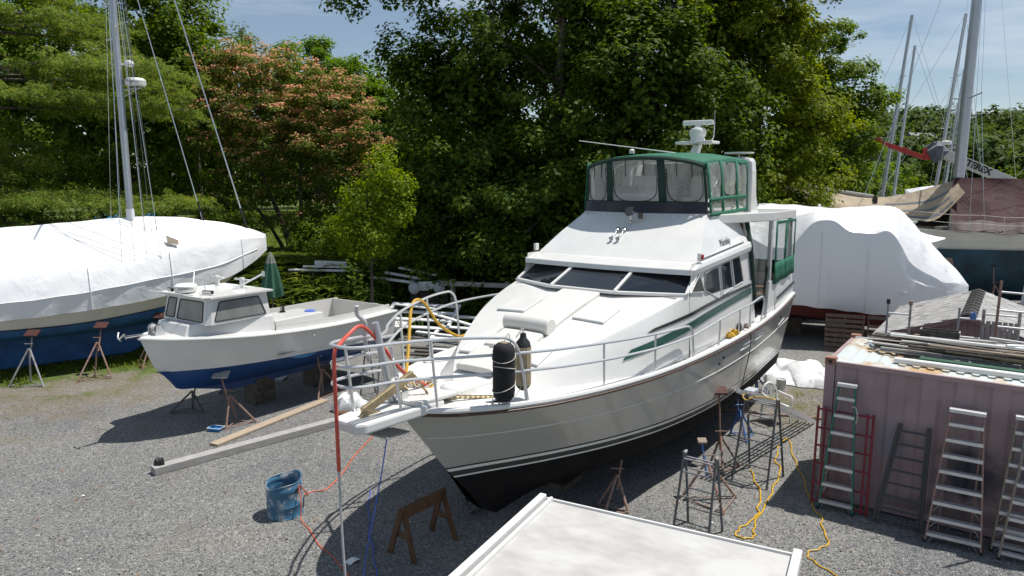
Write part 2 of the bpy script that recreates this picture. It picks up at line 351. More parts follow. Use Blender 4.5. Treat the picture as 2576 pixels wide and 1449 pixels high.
    md = t.nodes.new('ShaderNodeMixRGB'); md.inputs[2].default_value = (.185, .150, .100, 1); t.links.new(rd.outputs[0], md.inputs[0]); t.links.new(m2.outputs[0], md.inputs[1])
    rg = t.nodes.new('ShaderNodeMapRange'); rg.inputs[1].default_value = .45; rg.inputs[2].default_value = .62; t.links.new(ad4.outputs[0], rg.inputs[0])
    ng = noise(t, 3.0, 6, .7); gr = ramp(t, [(.3, (.055, .085, .018)), (.55, (.105, .150, .030)), (.75, (.17, .19, .055))]); t.links.new(ng.outputs['Fac'], gr.inputs[0])
    mg = t.nodes.new('ShaderNodeMixRGB'); t.links.new(rg.outputs[0], mg.inputs[0]); t.links.new(md.outputs[0], mg.inputs[1]); t.links.new(gr.outputs[0], mg.inputs[2])
    t.links.new(mg.outputs[0], b.inputs['Base Color'])
    bump(t, b, v1.outputs['Distance'], .9, .03).invert = True
    me.materials.append(m); return o
make_ground()
wm, wt, wb = _base('creek_water'); wb.inputs['Base Color'].default_value = (.03, .05, .05, 1); wb.inputs['Roughness'].default_value = .06
bump(wt, wb, noise(wt, 1.5, 3).outputs['Fac'], .2, .05)
MB().poly([(10, 36, -.9), (260, 36, -.9), (260, 118, -.9), (10, 118, -.9)]).build('water', wm, kind='structure')

# loose stones over the sheet: gravel nobody could count
def make_gravel():
    n = 62000
    y = 8.6 + 9.5 * RNG.random(n) ** 1.7; x = (RNG.random(n) * 1.6 - .8) * (y + .6)
    r = .006 + .010 * RNG.random(n) ** 1.7
    base = np.array([(1, 0, 0), (-1, 0, 0), (0, 1, 0), (0, -1, 0), (0, 0, 1), (0, 0, -1)], float)
    F = np.array([(0, 2, 4), (2, 1, 4), (1, 3, 4), (3, 0, 4), (2, 0, 5), (1, 2, 5), (3, 1, 5), (0, 3, 5)])
    a = RNG.random(n) * 2 * PI; ca, sa = np.cos(a), np.sin(a)
    P = base[None] * (r[:, None, None] * (np.array([1.25, .9, .6]) * (.75 + .5 * RNG.random((n, 6, 1)))))
    Q = np.stack([P[..., 0] * ca[:, None] - P[..., 1] * sa[:, None], P[..., 0] * sa[:, None] + P[..., 1] * ca[:, None], P[..., 2]], -1)
    Q += np.stack([x, y, r * .3], -1)[:, None]
    me = fastmesh('gravel', Q.reshape(-1, 3), (F[None] + 6 * np.arange(n)[:, None, None]).reshape(-1, 3))
    m, t, b = _base('loose_gravel'); b.inputs['Roughness'].default_value = .9
    g = t.nodes.new('ShaderNodeNewGeometry'); rp = ramp(t, [(0, (.07, .075, .08)), (.45, (.175, .18, .184)), (.85, (.29, .29, .282)), (.985, (.38, .37, .35)), (1, (.66, .64, .6))])
    t.links.new(g.outputs['Random Per Island'], rp.inputs[0]); t.links.new(rp.outputs[0], b.inputs['Base Color']); me.materials.append(m)
    o = bpy.data.objects.new('gravel', me); COL.objects.link(o); o['kind'] = 'stuff'
def fastmesh(name, V, F):
    me = bpy.data.meshes.new(name); V = np.ascontiguousarray(V, np.float32); F = np.ascontiguousarray(F, np.int32); k = F.shape[1]
    me.vertices.add(len(V)); me.vertices.foreach_set('co', V.ravel()); me.loops.add(F.size); me.loops.foreach_set('vertex_index', F.ravel())
    me.polygons.add(len(F)); me.polygons.foreach_set('loop_start', np.arange(0, F.size, k, dtype=np.int32)); me.update(calc_edges=True); return me
make_gravel()

# ================================================================== VEGETATION
def leaves(P, Nrm, size, aspect=.62, droop=0.):
    """one folded leaf-shaped face at each point; P points, Nrm facing"""
    n = len(P); a = RNG.normal(size=(n, 3)); t1 = np.cross(Nrm, a); t1 /= np.linalg.norm(t1, axis=1)[:, None] + 1e-9
    t1[:, 2] -= droop; t1 /= np.linalg.norm(t1, axis=1)[:, None]
    t2 = np.cross(Nrm, t1); t2 /= np.linalg.norm(t2, axis=1)[:, None] + 1e-9
    s = (size * (.65 + .7 * RNG.random(n)))[:, None] if np.isscalar(size) else size[:, None]
    fold = Nrm * s * .12
    V = np.stack([P - t1 * s * .5, P + t2 * s * aspect * .5 + fold, P + t1 * s * .5, P - t2 * s * aspect * .5 + fold], 1).reshape(-1, 3)
    return V
def unit(n):
    d = RNG.normal(size=(n, 3)); return d / np.linalg.norm(d, axis=1)[:, None]
def clump_points(lobes, n, shell=.55, flat=0.):
    """clump centres spread through the outer part of a union of ellipsoids"""
    vol = np.array([l[3] * l[4] * l[5] for l in lobes]) ** .75; pick = RNG.choice(len(lobes), n, p=vol / vol.sum())
    Lb = np.array(lobes, float)[pick]; d = unit(n); d[:, 2] = np.where(d[:, 2] < -.2, d[:, 2] * (1 - flat), d[:, 2])
    r = shell + (1 - shell) * RNG.random(n) ** .6
    lump = 1 + .16 * np.sin(d[:, 0] * 5 + pick) * np.cos(d[:, 1] * 6 + 2 * pick) + .10 * np.sin(d[:, 2] * 9)
    return Lb[:, :3] + d * Lb[:, 3:] * (r * lump)[:, None], d
def boughs(lobes, n, shell, flat, k, rb):
    """clumps gathered on boughs: flat layered groups with dark gaps between"""
    B, D = clump_points(lobes, max(4, n // k), shell, flat); w = rb * (.6 + .7 * RNG.random(len(B))); off = unit(len(B) * k) * (RNG.random((len(B) * k, 1)) ** .5) * np.array([1, 1, .42])
    off[:, 2] -= .22 * (off[:, 0] ** 2 + off[:, 1] ** 2)
    C = np.repeat(B, k, 0) + off * np.repeat(w, k)[:, None]; Dn = np.repeat(D, k, 0) * .5 + off * .6; Dn[:, 2] += .35
    return C, Dn / np.linalg.norm(Dn, axis=1)[:, None]
def crown(name, m, parent, lobes, n_clump, per, cr, size, shell=.55, aspect=.62, flat=0., up=.55, thin=1., droop=0., kind=None, cl=None, bough=None):
    if cl is None: cl = boughs(lobes, n_clump, shell, flat, *bough) if bough else clump_points(lobes, n_clump, shell, flat)
    C, D = cl
    n = len(C); w = cr * (.55 + .9 * RNG.random(n))
    off = unit(n * per) * (RNG.random(n * per) ** .45)[:, None] * np.repeat(w, per)[:, None] * np.array([1, 1, thin])
    P = np.repeat(C, per, 0) + off
    Nr = .5 * np.repeat(D, per, 0) + .55 * off / (np.repeat(w, per)[:, None] + 1e-6) + .55 * unit(n * per); Nr[:, 2] += up
    Nr /= np.linalg.norm(Nr, axis=1)[:, None]
    V = leaves(P, Nr, size, aspect, droop); k = len(P)
    me = fastmesh(name, V, np.arange(4 * k).reshape(-1, 4)); me.materials.append(m)
    o = bpy.data.objects.new(name, me); COL.objects.link(o)
    if parent is not None: o.parent = parent
    if kind: o['kind'] = kind
    return o, C
def trunk(parent, base, top, r0, C=None, nb=8, m='bark', lean=.4, rb=.35, sides=9):
    """tapered trunk; limbs run out to some of the clumps"""
    base = Vector(base); top = Vector(top); mb = MB(); pts = []; rr = []
    for i in range(9):
        t = i / 8; p = base.lerp(top, t) + Vector((math.sin(t * 5 + r0 * 9) * lean * .5, math.cos(t * 4 + r0 * 7) * lean * .4, 0)) * t; pts.append(p); rr.append(r0 * (1.35 - .35 * min(1, t * 6)) * (1 - .78 * t))
    pts[0].z -= .3
    mb.tube(pts, rr, sides)
    tr = mb.build('trunk', m, parent)
    if C is not None and nb:
        mb = MB(); sel = RNG.choice(len(C), min(nb, len(C)), replace=False)
        for i in sel:
            q = Vector(C[i]); k = 2 + int(5.5 * max(0, min(1, (q.z - base.z) / max(.1, top.z - base.z) - .25 + .1 * random.random()))); k = min(k, 7)
            a = pts[k]; md = a.lerp(q, .5) + Vector((random.uniform(-.3, .3), random.uniform(-.3, .3), .35)); r = rr[k] * rb
            mb.tube([a, a.lerp(md, .5) + Vector((0, 0, .1)), md, md.lerp(q, .6), q], [r, r * .8, r * .6, r * .38, r * .15], 6)
        mb.build('limbs', m, parent)
    return tr
LM = dict(
    dark=leafmat('dark_oak_leaves', [(.034, .066, .009), (.056, .104, .012), (.080, .138, .015), (.130, .19, .022)], .42),
    mid=leafmat('maple_leaves', [(.055, .100, .010), (.085, .146, .013), (.115, .185, .017), (.155, .23, .024)], .44),
    bright=leafmat('yellow_green_leaves', [(.075, .115, .010), (.120, .170, .013), (.170, .215, .018), (.23, .26, .030)], .44),
    lime=leafmat('fresh_lime_leaves', [(.095, .155, .010), (.135, .205, .014), (.18, .255, .018), (.22, .29, .03)], .48),
    pine=leafmat('pine_needles', [(.080, .145, .022), (.120, .195, .028), (.165, .235, .034), (.24, .225, .055)], .42),
    mimosa=leafmat('fern_like_leaves', [(.065, .105, .016), (.095, .140, .020), (.125, .168, .026), (.16, .19, .035)], .42),
    lush=leafmat('lush_green_leaves', [(.055, .115, .010), (.085, .165, .013), (.120, .21, .016), (.155, .25, .02)], .45),
    far=leafmat('far_wood_leaves', [(.034, .064, .016), (.052, .092, .018), (.074, .120, .024), (.100, .145, .03)], .33),
    fern=leafmat('fern_fronds', [(.085, .135, .018), (.12, .175, .022), (.155, .205, .028), (.19, .215, .04)], .45),
    reed=leafmat('reed_blades', [(.045, .095, .022), (.070, .130, .030), (.10, .165, .04)], .35))
pinkm = leafmat('pink_silk_blossom', [(.54, .23, .16), (.60, .32, .20), (.62, .40, .22), (.44, .35, .13)], .35, .8)

def tree(name, label, cat, base, top, r0, lobes, lm, n_clump, per, cr, size, nb=9, shell=.55, aspect=.62, up=.55, group=None, flat=0., thin=1., lean=.4, crown_name='crown', bough=None, inner=0):
    bz = float(tz(base[0], base[1])); t = thing(name, label, cat, (base[0], base[1], bz), 0, group)
    b = Vector((base[0], base[1], bz))
    lb = [(l[0] - b.x, l[1] - b.y, l[2] - bz, l[3], l[4], l[5]) for l in lobes]
    o, C = crown(crown_name, LM[lm], t, lb, n_clump, per, cr, size, shell, aspect, flat, up, thin, bough=bough)
    if inner: crown('inner_crown', LM[lm], t, [(l[0], l[1], l[2], l[3] * .72, l[4] * .72, l[5] * .72) for l in lb], inner, 46, cr * 1.4, size * 1.5, .1)
    trunk(t, (0, 0, 0), (top[0] - b.x, top[1] - b.y, top[2] - bz), r0, C, nb, lean=lean)
    return t
# the tall dark tree behind the yacht
tree('oak_tree', 'huge dark green shade tree towering behind the white yacht', 'tree', (1.6, 29.5), (2.0, 29.5, 15), .42,
     [(3.2, 31.6, 13.4, 7.6, 3.8, 4.6), (-2.2, 30.4, 9.4, 4.1, 2.4, 4.2), (5.5, 28.6, 8.6, 4.6, 3.6, 4.6), (2.4, 29.2, 5.4, 5.6, 3.2, 3.6), (-2.8, 29.8, 5.2, 2.8, 2.0, 2.8), (-5.4, 31.0, 14.2, 3.2, 1.6, 1.2), (6.5, 28.6, 4.5, 3.5, 2.8, 2.8), (1.4, 28.4, 2.6, 4.6, 2.6, 2.0)],
     'dark', 2000, 84, .62, .20, nb=26, shell=.40, bough=(9, 1.5), thin=.75, inner=520)
tree('maple_tree', 'tall yellow-green broadleaf tree to the right of the huge dark tree', 'tree', (11.0, 31.5), (10.8, 31.5, 10.8), .3,
     [(10.6, 31.5, 11.2, 2.7, 2.6, 3.6), (9.2, 30.8, 9.0, 2.0, 2.0, 3.0), (11.9, 30.6, 7.6, 2.3, 2.2, 2.7), (11.2, 30.2, 4.6, 2.2, 2.0, 2.1), (9.4, 31.0, 13.8, 2.4, 2.0, 2.4), (10.0, 30.4, 5.4, 2.0, 2.0, 2.4), (10.8, 31.5, 13.4, 2.6, 2.4, 2.6), (12.3, 31.2, 11.4, 2.0, 2, 2.6), (12.7, 31, 9.2, 1.7, 1.7, 2.2), (8.4, 31, 12.0, 2.2, 2, 3)], 'bright', 950, 72, .5, .17, nb=14, shell=.42, bough=(7, 1.0), thin=.75, inner=160)
tree('walnut_tree', 'mid green tree with ragged outer branches beside the sailboat masts', 'tree', (16.3, 37), (16.2, 37, 9.6), .3,
     [(16.0, 37, 9.4, 2.2, 2.2, 3.9), (17.2, 36.6, 8.0, 2.0, 1.8, 2.6), (16.6, 36.4, 5.0, 2.1, 1.8, 2.6), (14.6, 37, 6.2, 2.0, 2.0, 3.8), (18.8, 36.6, 8.0, 1.2, .9, .5), (18.0, 36.5, 10.2, 1.0, .9, .6), (15.4, 36.0, 2.5, 2.4, 1.8, 1.8), (15.6, 37, 11.4, 2.3, 2.2, 2.5), (17.5, 36.8, 10.0, 1.5, 1.5, 2.2), (14.4, 36.8, 9.0, 2, 2, 3)], 'mid', 760, 70, .46, .17, nb=14, shell=.42, bough=(6, .9), thin=.75, inner=140)
# left side
tree('sycamore_tree', 'tall dense green tree filling the upper left behind the sailboat mast', 'tree', (-18.2, 37.5), (-18.5, 37.5, 16), .4,
     [(-20, 37.5, 12.5, 5.2, 3.6, 5.0), (-16.9, 37.8, 12.6, 2.2, 2.6, 4.6), (-23.5, 37, 9.5, 4.4, 3.2, 5.0), (-18.2, 36.6, 8.0, 3.6, 2.8, 3.6), (-26, 38, 14, 4, 3, 4), (-17.4, 36.2, 11.2, 2.5, 2.2, 3.0)], 'mid', 1250, 70, .56, .19, nb=20, shell=.45, bough=(8, 1.3), thin=.75, inner=260)
tree('elm_tree', 'sparse grey-green tree with bare twigs between sycamore and pink blossom', 'tree', (-18.2, 41), (-17.8, 41, 13), .2,
     [(-18.4, 41, 14.8, 2.2, 2, 3.2), (-18.2, 41, 11.6, 2.0, 2, 2.6)], 'mid', 110, 40, .55, .19, nb=26)
tree('round_maple', 'bright green round-topped tree rising behind the pink blossoming tree', 'tree', (-14.2, 52), (-14.2, 52, 12), .3,
     [(-14.2, 52, 13.2, 3.0, 3, 2.9), (-12.0, 51.6, 11.9, 2.5, 2.4, 2.6), (-15.6, 51.8, 12.0, 1.7, 2, 2.4), (-13.6, 52, 9.5, 4.2, 3, 3.0), (-10.4, 51.6, 9.4, 2.0, 2, 2.8)], 'lush', 620, 80, .62, .22, nb=6, shell=.5, bough=(6, 1.1), thin=.8, inner=120)
tree('cedar_tree', 'small dark pointed tree against the sky left of the round tree', 'tree', (-21.2, 57), (-21.2, 57, 17.6), .2,
     [(-21.2, 57, 16.2, .9, .9, 1.9), (-21.0, 57, 13.8, 1.5, 1.4, 2.0), (-21.8, 57, 11.4, 2.2, 2, 2.6)], 'dark', 120, 45, .5, .24, nb=4)
tree('poplar_tree', 'pale green tree glimpsed between the round tree and the dark tree', 'tree', (-10.6, 58), (-10.6, 58, 12), .25,
     [(-10.2, 58, 11.6, 2.6, 2.4, 3.4), (-8.2, 57, 9.4, 2.4, 2, 3.6)], 'mid', 170, 50, .6, .26, nb=5)
# pink silk tree: umbrella crown of leaf sprays with blossoms on top of them
def silk_tree():
    bx, by = -11.6, 37.0; bz = float(tz(bx, by)); t = thing('silk_tree', 'spreading mimosa tree covered in salmon pink blossom', 'tree', (bx, by, bz))
    lobes = [(-13.9, 37, 11.2, 2.5, 2.4, 1.3), (-11.2, 36.6, 10.6, 2.6, 2.6, 1.5), (-9.2, 36.8, 9.2, 2.4, 2.4, 1.6), (-14.6, 36.4, 9.3, 2.3, 2.2, 1.2), (-12.2, 35.6, 8.6, 2.6, 2.0, 1.3), (-9.6, 35.6, 7.4, 2.2, 2.0, 1.3),
             (-15.2, 35.8, 7.4, 1.6, 1.6, .8), (-12.6, 35.2, 6.6, 2.0, 1.6, .8), (-8.6, 36, 5.9, 1.8, 1.8, 1.0), (-14.4, 35.6, 5.6, 1.2, 1.2, .6), (-11.0, 35.2, 5.4, 1.4, 1.2, .6), (-7.6, 36.2, 7.6, 1.7, 1.7, 1.1), (-12.9, 35.0, 4.6, 1.1, 1.0, .5), (-9.4, 35.0, 4.4, 1.3, 1.0, .6), (-13.2, 34.8, 3.4, 1.2, 1.0, .6), (-10.6, 34.6, 3.6, 1.2, 1.0, .6), (-15.4, 35.4, 4.4, 1.1, 1.0, .5), (-11.8, 35.6, 7.4, 2.4, 1.6, 1.2), (-13.6, 37, 11.6, 1.6, 1.6, .8)]
    lb = [(l[0] - bx, l[1] - by, l[2] - bz, *l[3:]) for l in lobes]
    o, C = crown('crown', LM['mimosa'], t, lb, 900, 60, .44, .16, shell=.62, aspect=.45, flat=.5, up=.7, thin=.55)
    # blossoms sit on the upper side of each spray
    n = len(C); per = 17; P = np.repeat(C, per, 0) + unit(n * per) * np.array([.46, .46, .12]) * (.35 + .65 * RNG.random((n * per, 1))); P[:, 2] += .2
    keep = RNG.random(n * per) < np.clip((P[:, 2] + bz - 3.6) / 4.0, .22, 1); P = P[keep]
    Nr = unit(len(P)) * .6; Nr[:, 2] += .9; Nr /= np.linalg.norm(Nr, axis=1)[:, None]
    V = leaves(P, Nr, .115, 1.0); me = fastmesh('blossom', V, np.arange(len(V)).reshape(-1, 4)); me.materials.append(pinkm)
    b = bpy.data.objects.new('blossom', me); COL.objects.link(b); b.parent = t
    for dx, tx, ty, tzp, r in ((0, -1.9, 0, 6.6, .17), (.35, 1.0, -.4, 6.0, .15), (-.3, -3.0, -.6, 5.2, .11), (.55, 2.4, .2, 5.4, .12)):
        trunk(t, (dx, 0, 0), (tx, ty, tzp), r, C, 7, lean=.5)
silk_tree()
# white pines at the left edge: layered plumes of needles
def pine(name, label, base, height, r0, tiers, seed, dense=1.0):
    rs = np.random.default_rng(seed); bz = float(tz(*base)); t = thing(name, label, 'tree', (base[0], base[1], bz)); Cs = []; Ds = []; mb = MB()
    for z, reach, az0, az1, k in tiers:
        for j in range(k):
            az = R(az0 + (az1 - az0) * (j + .5 * rs.random()) / max(1, k - 1 if k > 1 else 1)); L_ = reach * (.75 + .35 * rs.random()); z0 = z + rs.normal() * .15
            d = np.array([math.cos(az), math.sin(az), 0]); p = [np.array([0, 0, z0]), np.array([0, 0, z0 + .12]) + d * L_ * .5, np.array([0, 0, z0 - .05 * L_]) + d * L_]
            mb.tube([tuple(q) for q in p], [.06, .04, .012], 5)
            m_ = int(9 * L_ * dense)
            s = .18 + .82 * rs.random(m_) ** .75; lat = rs.normal(size=m_) * (.16 + .26 * np.sin(s * 2.6)) * L_ * .32
            q = np.outer(s * L_, d) + np.outer(lat, [-d[1], d[0], 0]); q[:, 2] = z0 + .12 * np.sin(s * 3) - .12 * s * L_ * .3 + rs.normal(size=m_) * .12
            Cs.append(q); Ds.append(np.tile(d * .5 + np.array([0, 0, .5]), (m_, 1)))
    C = np.concatenate(Cs); D = np.concatenate(Ds)
    crown('crown', LM['pine'], t, None, 0, 46, .30, .22, aspect=.15, up=.45, thin=.5, cl=(C, D))
    mb.build('limbs', 'bark', t); trunk(t, (0, 0, 0), (0.2, 0, height), r0, lean=.2)
pine('white_pine', 'feathery yellow-green pine with long drooping branches behind the wrapped sailboat', (-20.2, 27.6), 15.5, .3,
     [(3.4, 7.0, -75, 25, 6), (4.5, 7.4, -60, 30, 6), (6.2, 3.0, -80, 60, 4), (8.2, 7.4, -40, 20, 5), (9.4, 8.2, -25, 25, 5), (11.0, 6.4, -30, 40, 4), (12.8, 5.0, -60, 60, 5), (14.6, 3.0, -90, 90, 6)], 3)
pine('white_pine', 'paler young pine at the far left edge below the taller pine', (-19.8, 24.6), 9.0, .2,
     [(2.8, 2.6, -40, 70, 5), (3.6, 2.8, -60, 60, 5), (4.7, 2.6, -60, 70, 5), (5.8, 2.3, -80, 80, 5), (6.8, 2.0, -80, 90, 5), (7.8, 1.5, -90, 90, 5), (8.6, .9, -90, 90, 4)], 5, 1.25)
# dark wood closing the background
for i, (x, y, h, w) in enumerate([(-34, 46, 15, 5), (-27, 49, 14, 5), (-20.5, 50, 11, 4.5), (-16, 60, 9, 4.5), (-5, 52, 12, 4.5), (0.5, 50, 14, 5), (6, 50, 13, 5), (12, 48, 12, 4.5), (-30, 40, 9, 4), (-6.5, 62, 10, 4), (-24, 61, 13, 5), (-33, 58, 9, 6), (-26.5, 66, 8, 6), (-19, 70, 8, 6), (-12, 70, 8, 5.5), (-5, 70, 8, 6), (1, 62, 9, 5.5)]):
    b0 = float(tz(x, y))
    tree('background_tree', ['dark tree at the far left edge behind the pines', 'dark tree behind the tall sycamore, left of the mast', 'low dark tree in the shade right of the mast', 'low tree beyond the sunlit lawn', 'dark tree behind the pale poplar', 'dark tree straight behind the huge shade tree', 'dark tree behind the right half of the huge shade tree', 'dark tree behind the yellow-green maple', 'bushy dark tree low behind the pines', 'far tree seen over the lawn beside the round tree', 'far dark tree behind the little pointed cedar', 'wide dark tree closing the far left end of the lawn', 'wide dark tree closing the lawn behind the mast', 'wide dark tree closing the lawn left of the pink tree', 'wide dark tree closing the lawn behind the pink tree trunks', 'wide dark tree closing the lawn right of the pink tree', 'wide dark tree closing the lawn behind the huge dark tree'][i], 'tree', (x, y), (x, y, b0 + h * .8), .28,
         [(x, y, b0 + h * .62, w, w * .7, h * .38), (x + w * .4, y - 1, b0 + h * .36, w * .8, w * .6, h * .32), (x - w * .5, y - .6, b0 + h * .4, w * .7, w * .6, h * .3)] + ([(x, y - 1, b0 + h * .2, w, w * .5, h * .2)] if i > 10 else []), 'dark', 150, 46, .8, .34, nb=5, group='dark trees closing the background')
# bright sapling, shrubs and understorey between the boats and the wood
tree('sapling', 'bright lime green sapling in front of the dark tree', 'tree', (-5.2, 25.2), (-5.0, 25.2, 6.4), .07,
     [(-4.7, 25.1, 6.0, .65, .7, .85), (-5.4, 25.1, 5.0, .75, .7, .8), (-4.3, 25.0, 4.7, .7, .6, .8), (-5.2, 24.9, 3.7, 1.0, .8, .8), (-4.0, 25.1, 5.5, .5, .5, .6), (-6.0, 25.2, 4.0, .6, .6, .6)], 'lime', 190, 42, .30, .12, nb=16, lean=.3)
SH = [(-7.4, 31.2, 1.1, 1.3, 'lime', 'bright shrub below the lime green sapling'), (-3.9, 28.6, 1.5, 1.7, 'mid', 'green shrub at the left foot of the dark tree'), (-1.4, 27.6, 1.6, 1.6, 'dark', 'dark shrub behind the grey inflatable dinghy'),
      (-6.0, 27.4, 1.2, 1.1, 'dark', 'low dark shrub hanging over the white planks'), (1.6, 26.4, 1.6, 1.6, 'dark', 'dark shrub behind the yacht foredeck'), (4.6, 26.8, 1.5, 1.6, 'dark', 'dark shrub behind the yacht windscreen'), (-9.2, 33.6, 1.3, 1.3, 'mid', 'shrub at the edge of the lawn below the pink tree'),
      (-16.6, 33, 2.0, 1.6, 'mid', 'green shrub behind the wrapped sailboat, near the trunks'), (-22, 33.5, 2.4, 1.8, 'dark', 'dark shrub under the pine branches'), (12.8, 33, 2.0, 1.8, 'dark', 'dark shrub at the foot of the maple'), (8.6, 29.5, 1.6, 1.6, 'dark', 'dark shrub behind the green flybridge canopy')]
SH += [(-20.5, 39, 2.4, 2.6, 'dark', 'dark shrub in the shade left of the pink tree trunks'), (-26, 40, 2.8, 2.8, 'dark', 'dark shrub deep in the shade at the left edge'), (-17.0, 42, 2.0, 2.2, 'dark', 'dark shrub in the shade behind the pink tree, left side'), (-8.2, 41, 1.8, 1.8, 'dark', 'dark shrub in the shade right of the pink tree trunks'),
       (-4.6, 38, 2.2, 2.6, 'dark', 'dark shrub between the pink tree and the huge dark tree'), (-4.2, 33, 1.8, 2.4, 'mid', 'green shrub at the left edge of the huge dark tree'), (-12.4, 43.5, 1.3, 1.2, 'dark', 'low dark shrub on the lawn behind the pink tree'), (-1.8, 31, 2.2, 2.2, 'dark', 'dark shrub in the shade behind the white heap'), (-7.9, 35.5, 1.2, 1.5, 'mid', 'shrub beside the ferny bank, right of the lawn')]
for x, y, r, h, lm, lab in SH:
    z = float(tz(x, y)); tree('shrub', lab, 'shrub', (x, y), (x, y, z + h), .05, [(x, y, z + h * .8, r, r * .8, h * .75), (x + r * .5, y - .2, z + h * .5, r * .7, r * .6, h * .5), (x - r * .6, y, z + h * .5, r * .7, r * .6, h * .5)], lm, 80, 42, .4, .16, nb=8, crown_name='foliage')
# ferny bank, reeds and grass
def scatter(name, n, box, hgt, lm, lean=.5, width=.10, dens=None, per=1):
    x = box[0] + (box[1] - box[0]) * RNG.random(n); y = box[2] + (box[3] - box[2]) * RNG.random(n)
    if dens is not None:
        k = RNG.random(n) < dens(x, y); x = x[k]; y = y[k]; n = len(x)
    z = tz(x, y); h = hgt * (.5 + .8 * RNG.random(n)); d = unit(n); d[:, 2] = 0; d /= np.linalg.norm(d, axis=1)[:, None] + 1e-9
    sd = np.stack([-d[:, 1], d[:, 0], np.zeros(n)], -1); P = np.stack([x, y, z - .02], -1); w = (width * (.6 + .8 * RNG.random(n)))[:, None]
    mid = P + d * (h * lean * .35)[:, None] + np.array([0, 0, 1]) * (h * .62)[:, None]; tip = P + d * (h * lean)[:, None] + np.array([0, 0, 1]) * (h * (1 - .35 * lean))[:, None]
    V = np.stack([P, mid + sd * w, tip, mid - sd * w], 1).reshape(-1, 3); me = fastmesh(name, V, np.arange(4 * n).reshape(-1, 4)); me.materials.append(LM[lm])
    o = bpy.data.objects.new(name, me); COL.objects.link(o); o['kind'] = 'stuff'; return o
scatter('fern_bank', 16000, (-13.5, -5.2, 25.6, 35.0), .9, 'fern', 1.1, .09, lambda x, y: .95 * (y > 25.9 + .035 * (x + 7) ** 2) * (1 - .6 * ((y < 29) & (x > -9.4) & (x < -5.6) & (y > 27.4))))
scatter('reeds', 5200, (-11.5, -1.0, 24.2, 28.0), .9, 'reed', .45, .028, lambda x, y: np.clip((y - 24.2) / 3, .05, 1) * np.where(x > -5.5, .35, 1))
scatter('undergrowth', 9000, (-6.0, 13.0, 26.2, 33.0), .9, 'dark', .9, .12, lambda x, y: np.where(x > 7, (y > 28.5), 1))
scatter('undergrowth', 8000, (-30.0, -12.0, 28.5, 36.0), .8, 'dark', .9, .12)
scatter('yard_grass', 26000, (-16.5, -7.5, 18.4, 27.0), .2, 'fern', .6, .012, lambda x, y: np.clip((y - (20.35 + .32 * (x + 12))) / 1.0, 0, 1) + .8 * ((x < -13.6) & (y > 18.7)))
scatter('yard_weeds', 1500, (5.0, 10.5, 15.4, 20.0), .12, 'fern', .7, .012, lambda x, y: np.clip(np.sin(x * 3) * np.cos(y * 2.3), 0, 1))
scatter('lawn_grass', 16000, (-24, -6, 38, 56), .22, 'fern', .6, .03)
# the wooded hill across the creek: reads as one mass
def far_wood():
    n = 520; y = 112 + 95 * RNG.random(n); x = y * (.40 + .52 * RNG.random(n)); Cs = []; Ds = []
    k = x > 22; x = x[k]; y = y[k]; n = len(x); z = tz(x, y); r = 2.6 + 2.8 * RNG.random(n); h = 7.5 + 6.5 * RNG.random(n)
    m_ = 26; d = unit(n * m_); d[:, 2] = np.abs(d[:, 2]) * 1.0 - .25
    C = np.repeat(np.stack([x, y, z + h * .62], -1), m_, 0) + d * np.repeat(np.stack([r, r, h * .42], -1), m_, 0) * (.7 + .35 * RNG.random((n * m_, 1)))
    crown('far_wood', LM['far'], None, None, 0, 9, 1.1, .95, aspect=.8, up=.6, cl=(C, d), kind='stuff')
far_wood()
for i, (x, y, h, w, lm, lab) in enumerate([(33.5, 66, 7.6, 3.0, 'mid', 'round bush-like tree beyond the tan sail cover'), (27.5, 62, 6.2, 2.6, 'lime', 'light green tree low beyond the old fishing boat'), (39, 76, 9.4, 3.6, 'dark', 'dark tree on the creek bank behind the red jib'), (46, 84, 9.0, 3.6, 'mid', 'green tree on the creek bank behind the leaning masts'),
                                       (58, 84, 4.6, 3.2, 'bright', 'yellow-green bush past the white crane boom'), (66, 92, 8.6, 3.6, 'mid', 'tree on the creek bank at the right edge'), (30.5, 84, 10, 3.4, 'mid', 'tall tree on the bank beside the walnut tree'), (25, 60, 4.2, 2.2, 'mid', 'leafy bush just right of the walnut tree foot'), (37, 63, 4.4, 2.6, 'lime', 'bright bush between the two nearer masts')]):
    b0 = float(tz(x, y)); b0 = max(b0, -.9)
    tree('bank_tree', lab, 'tree', (x, y), (x, y, b0 + h * .8), .2, [(x, y, b0 + h * .6, w, w * .8, h * .4), (x + w * .5, y - .5, b0 + h * .38, w * .75, w * .6, h * .32), (x - w * .5, y - .4, b0 + h * .36, w * .75, w * .6, h * .32)], lm, 130, 36, .7, .36, nb=4, group='trees along the far creek bank')
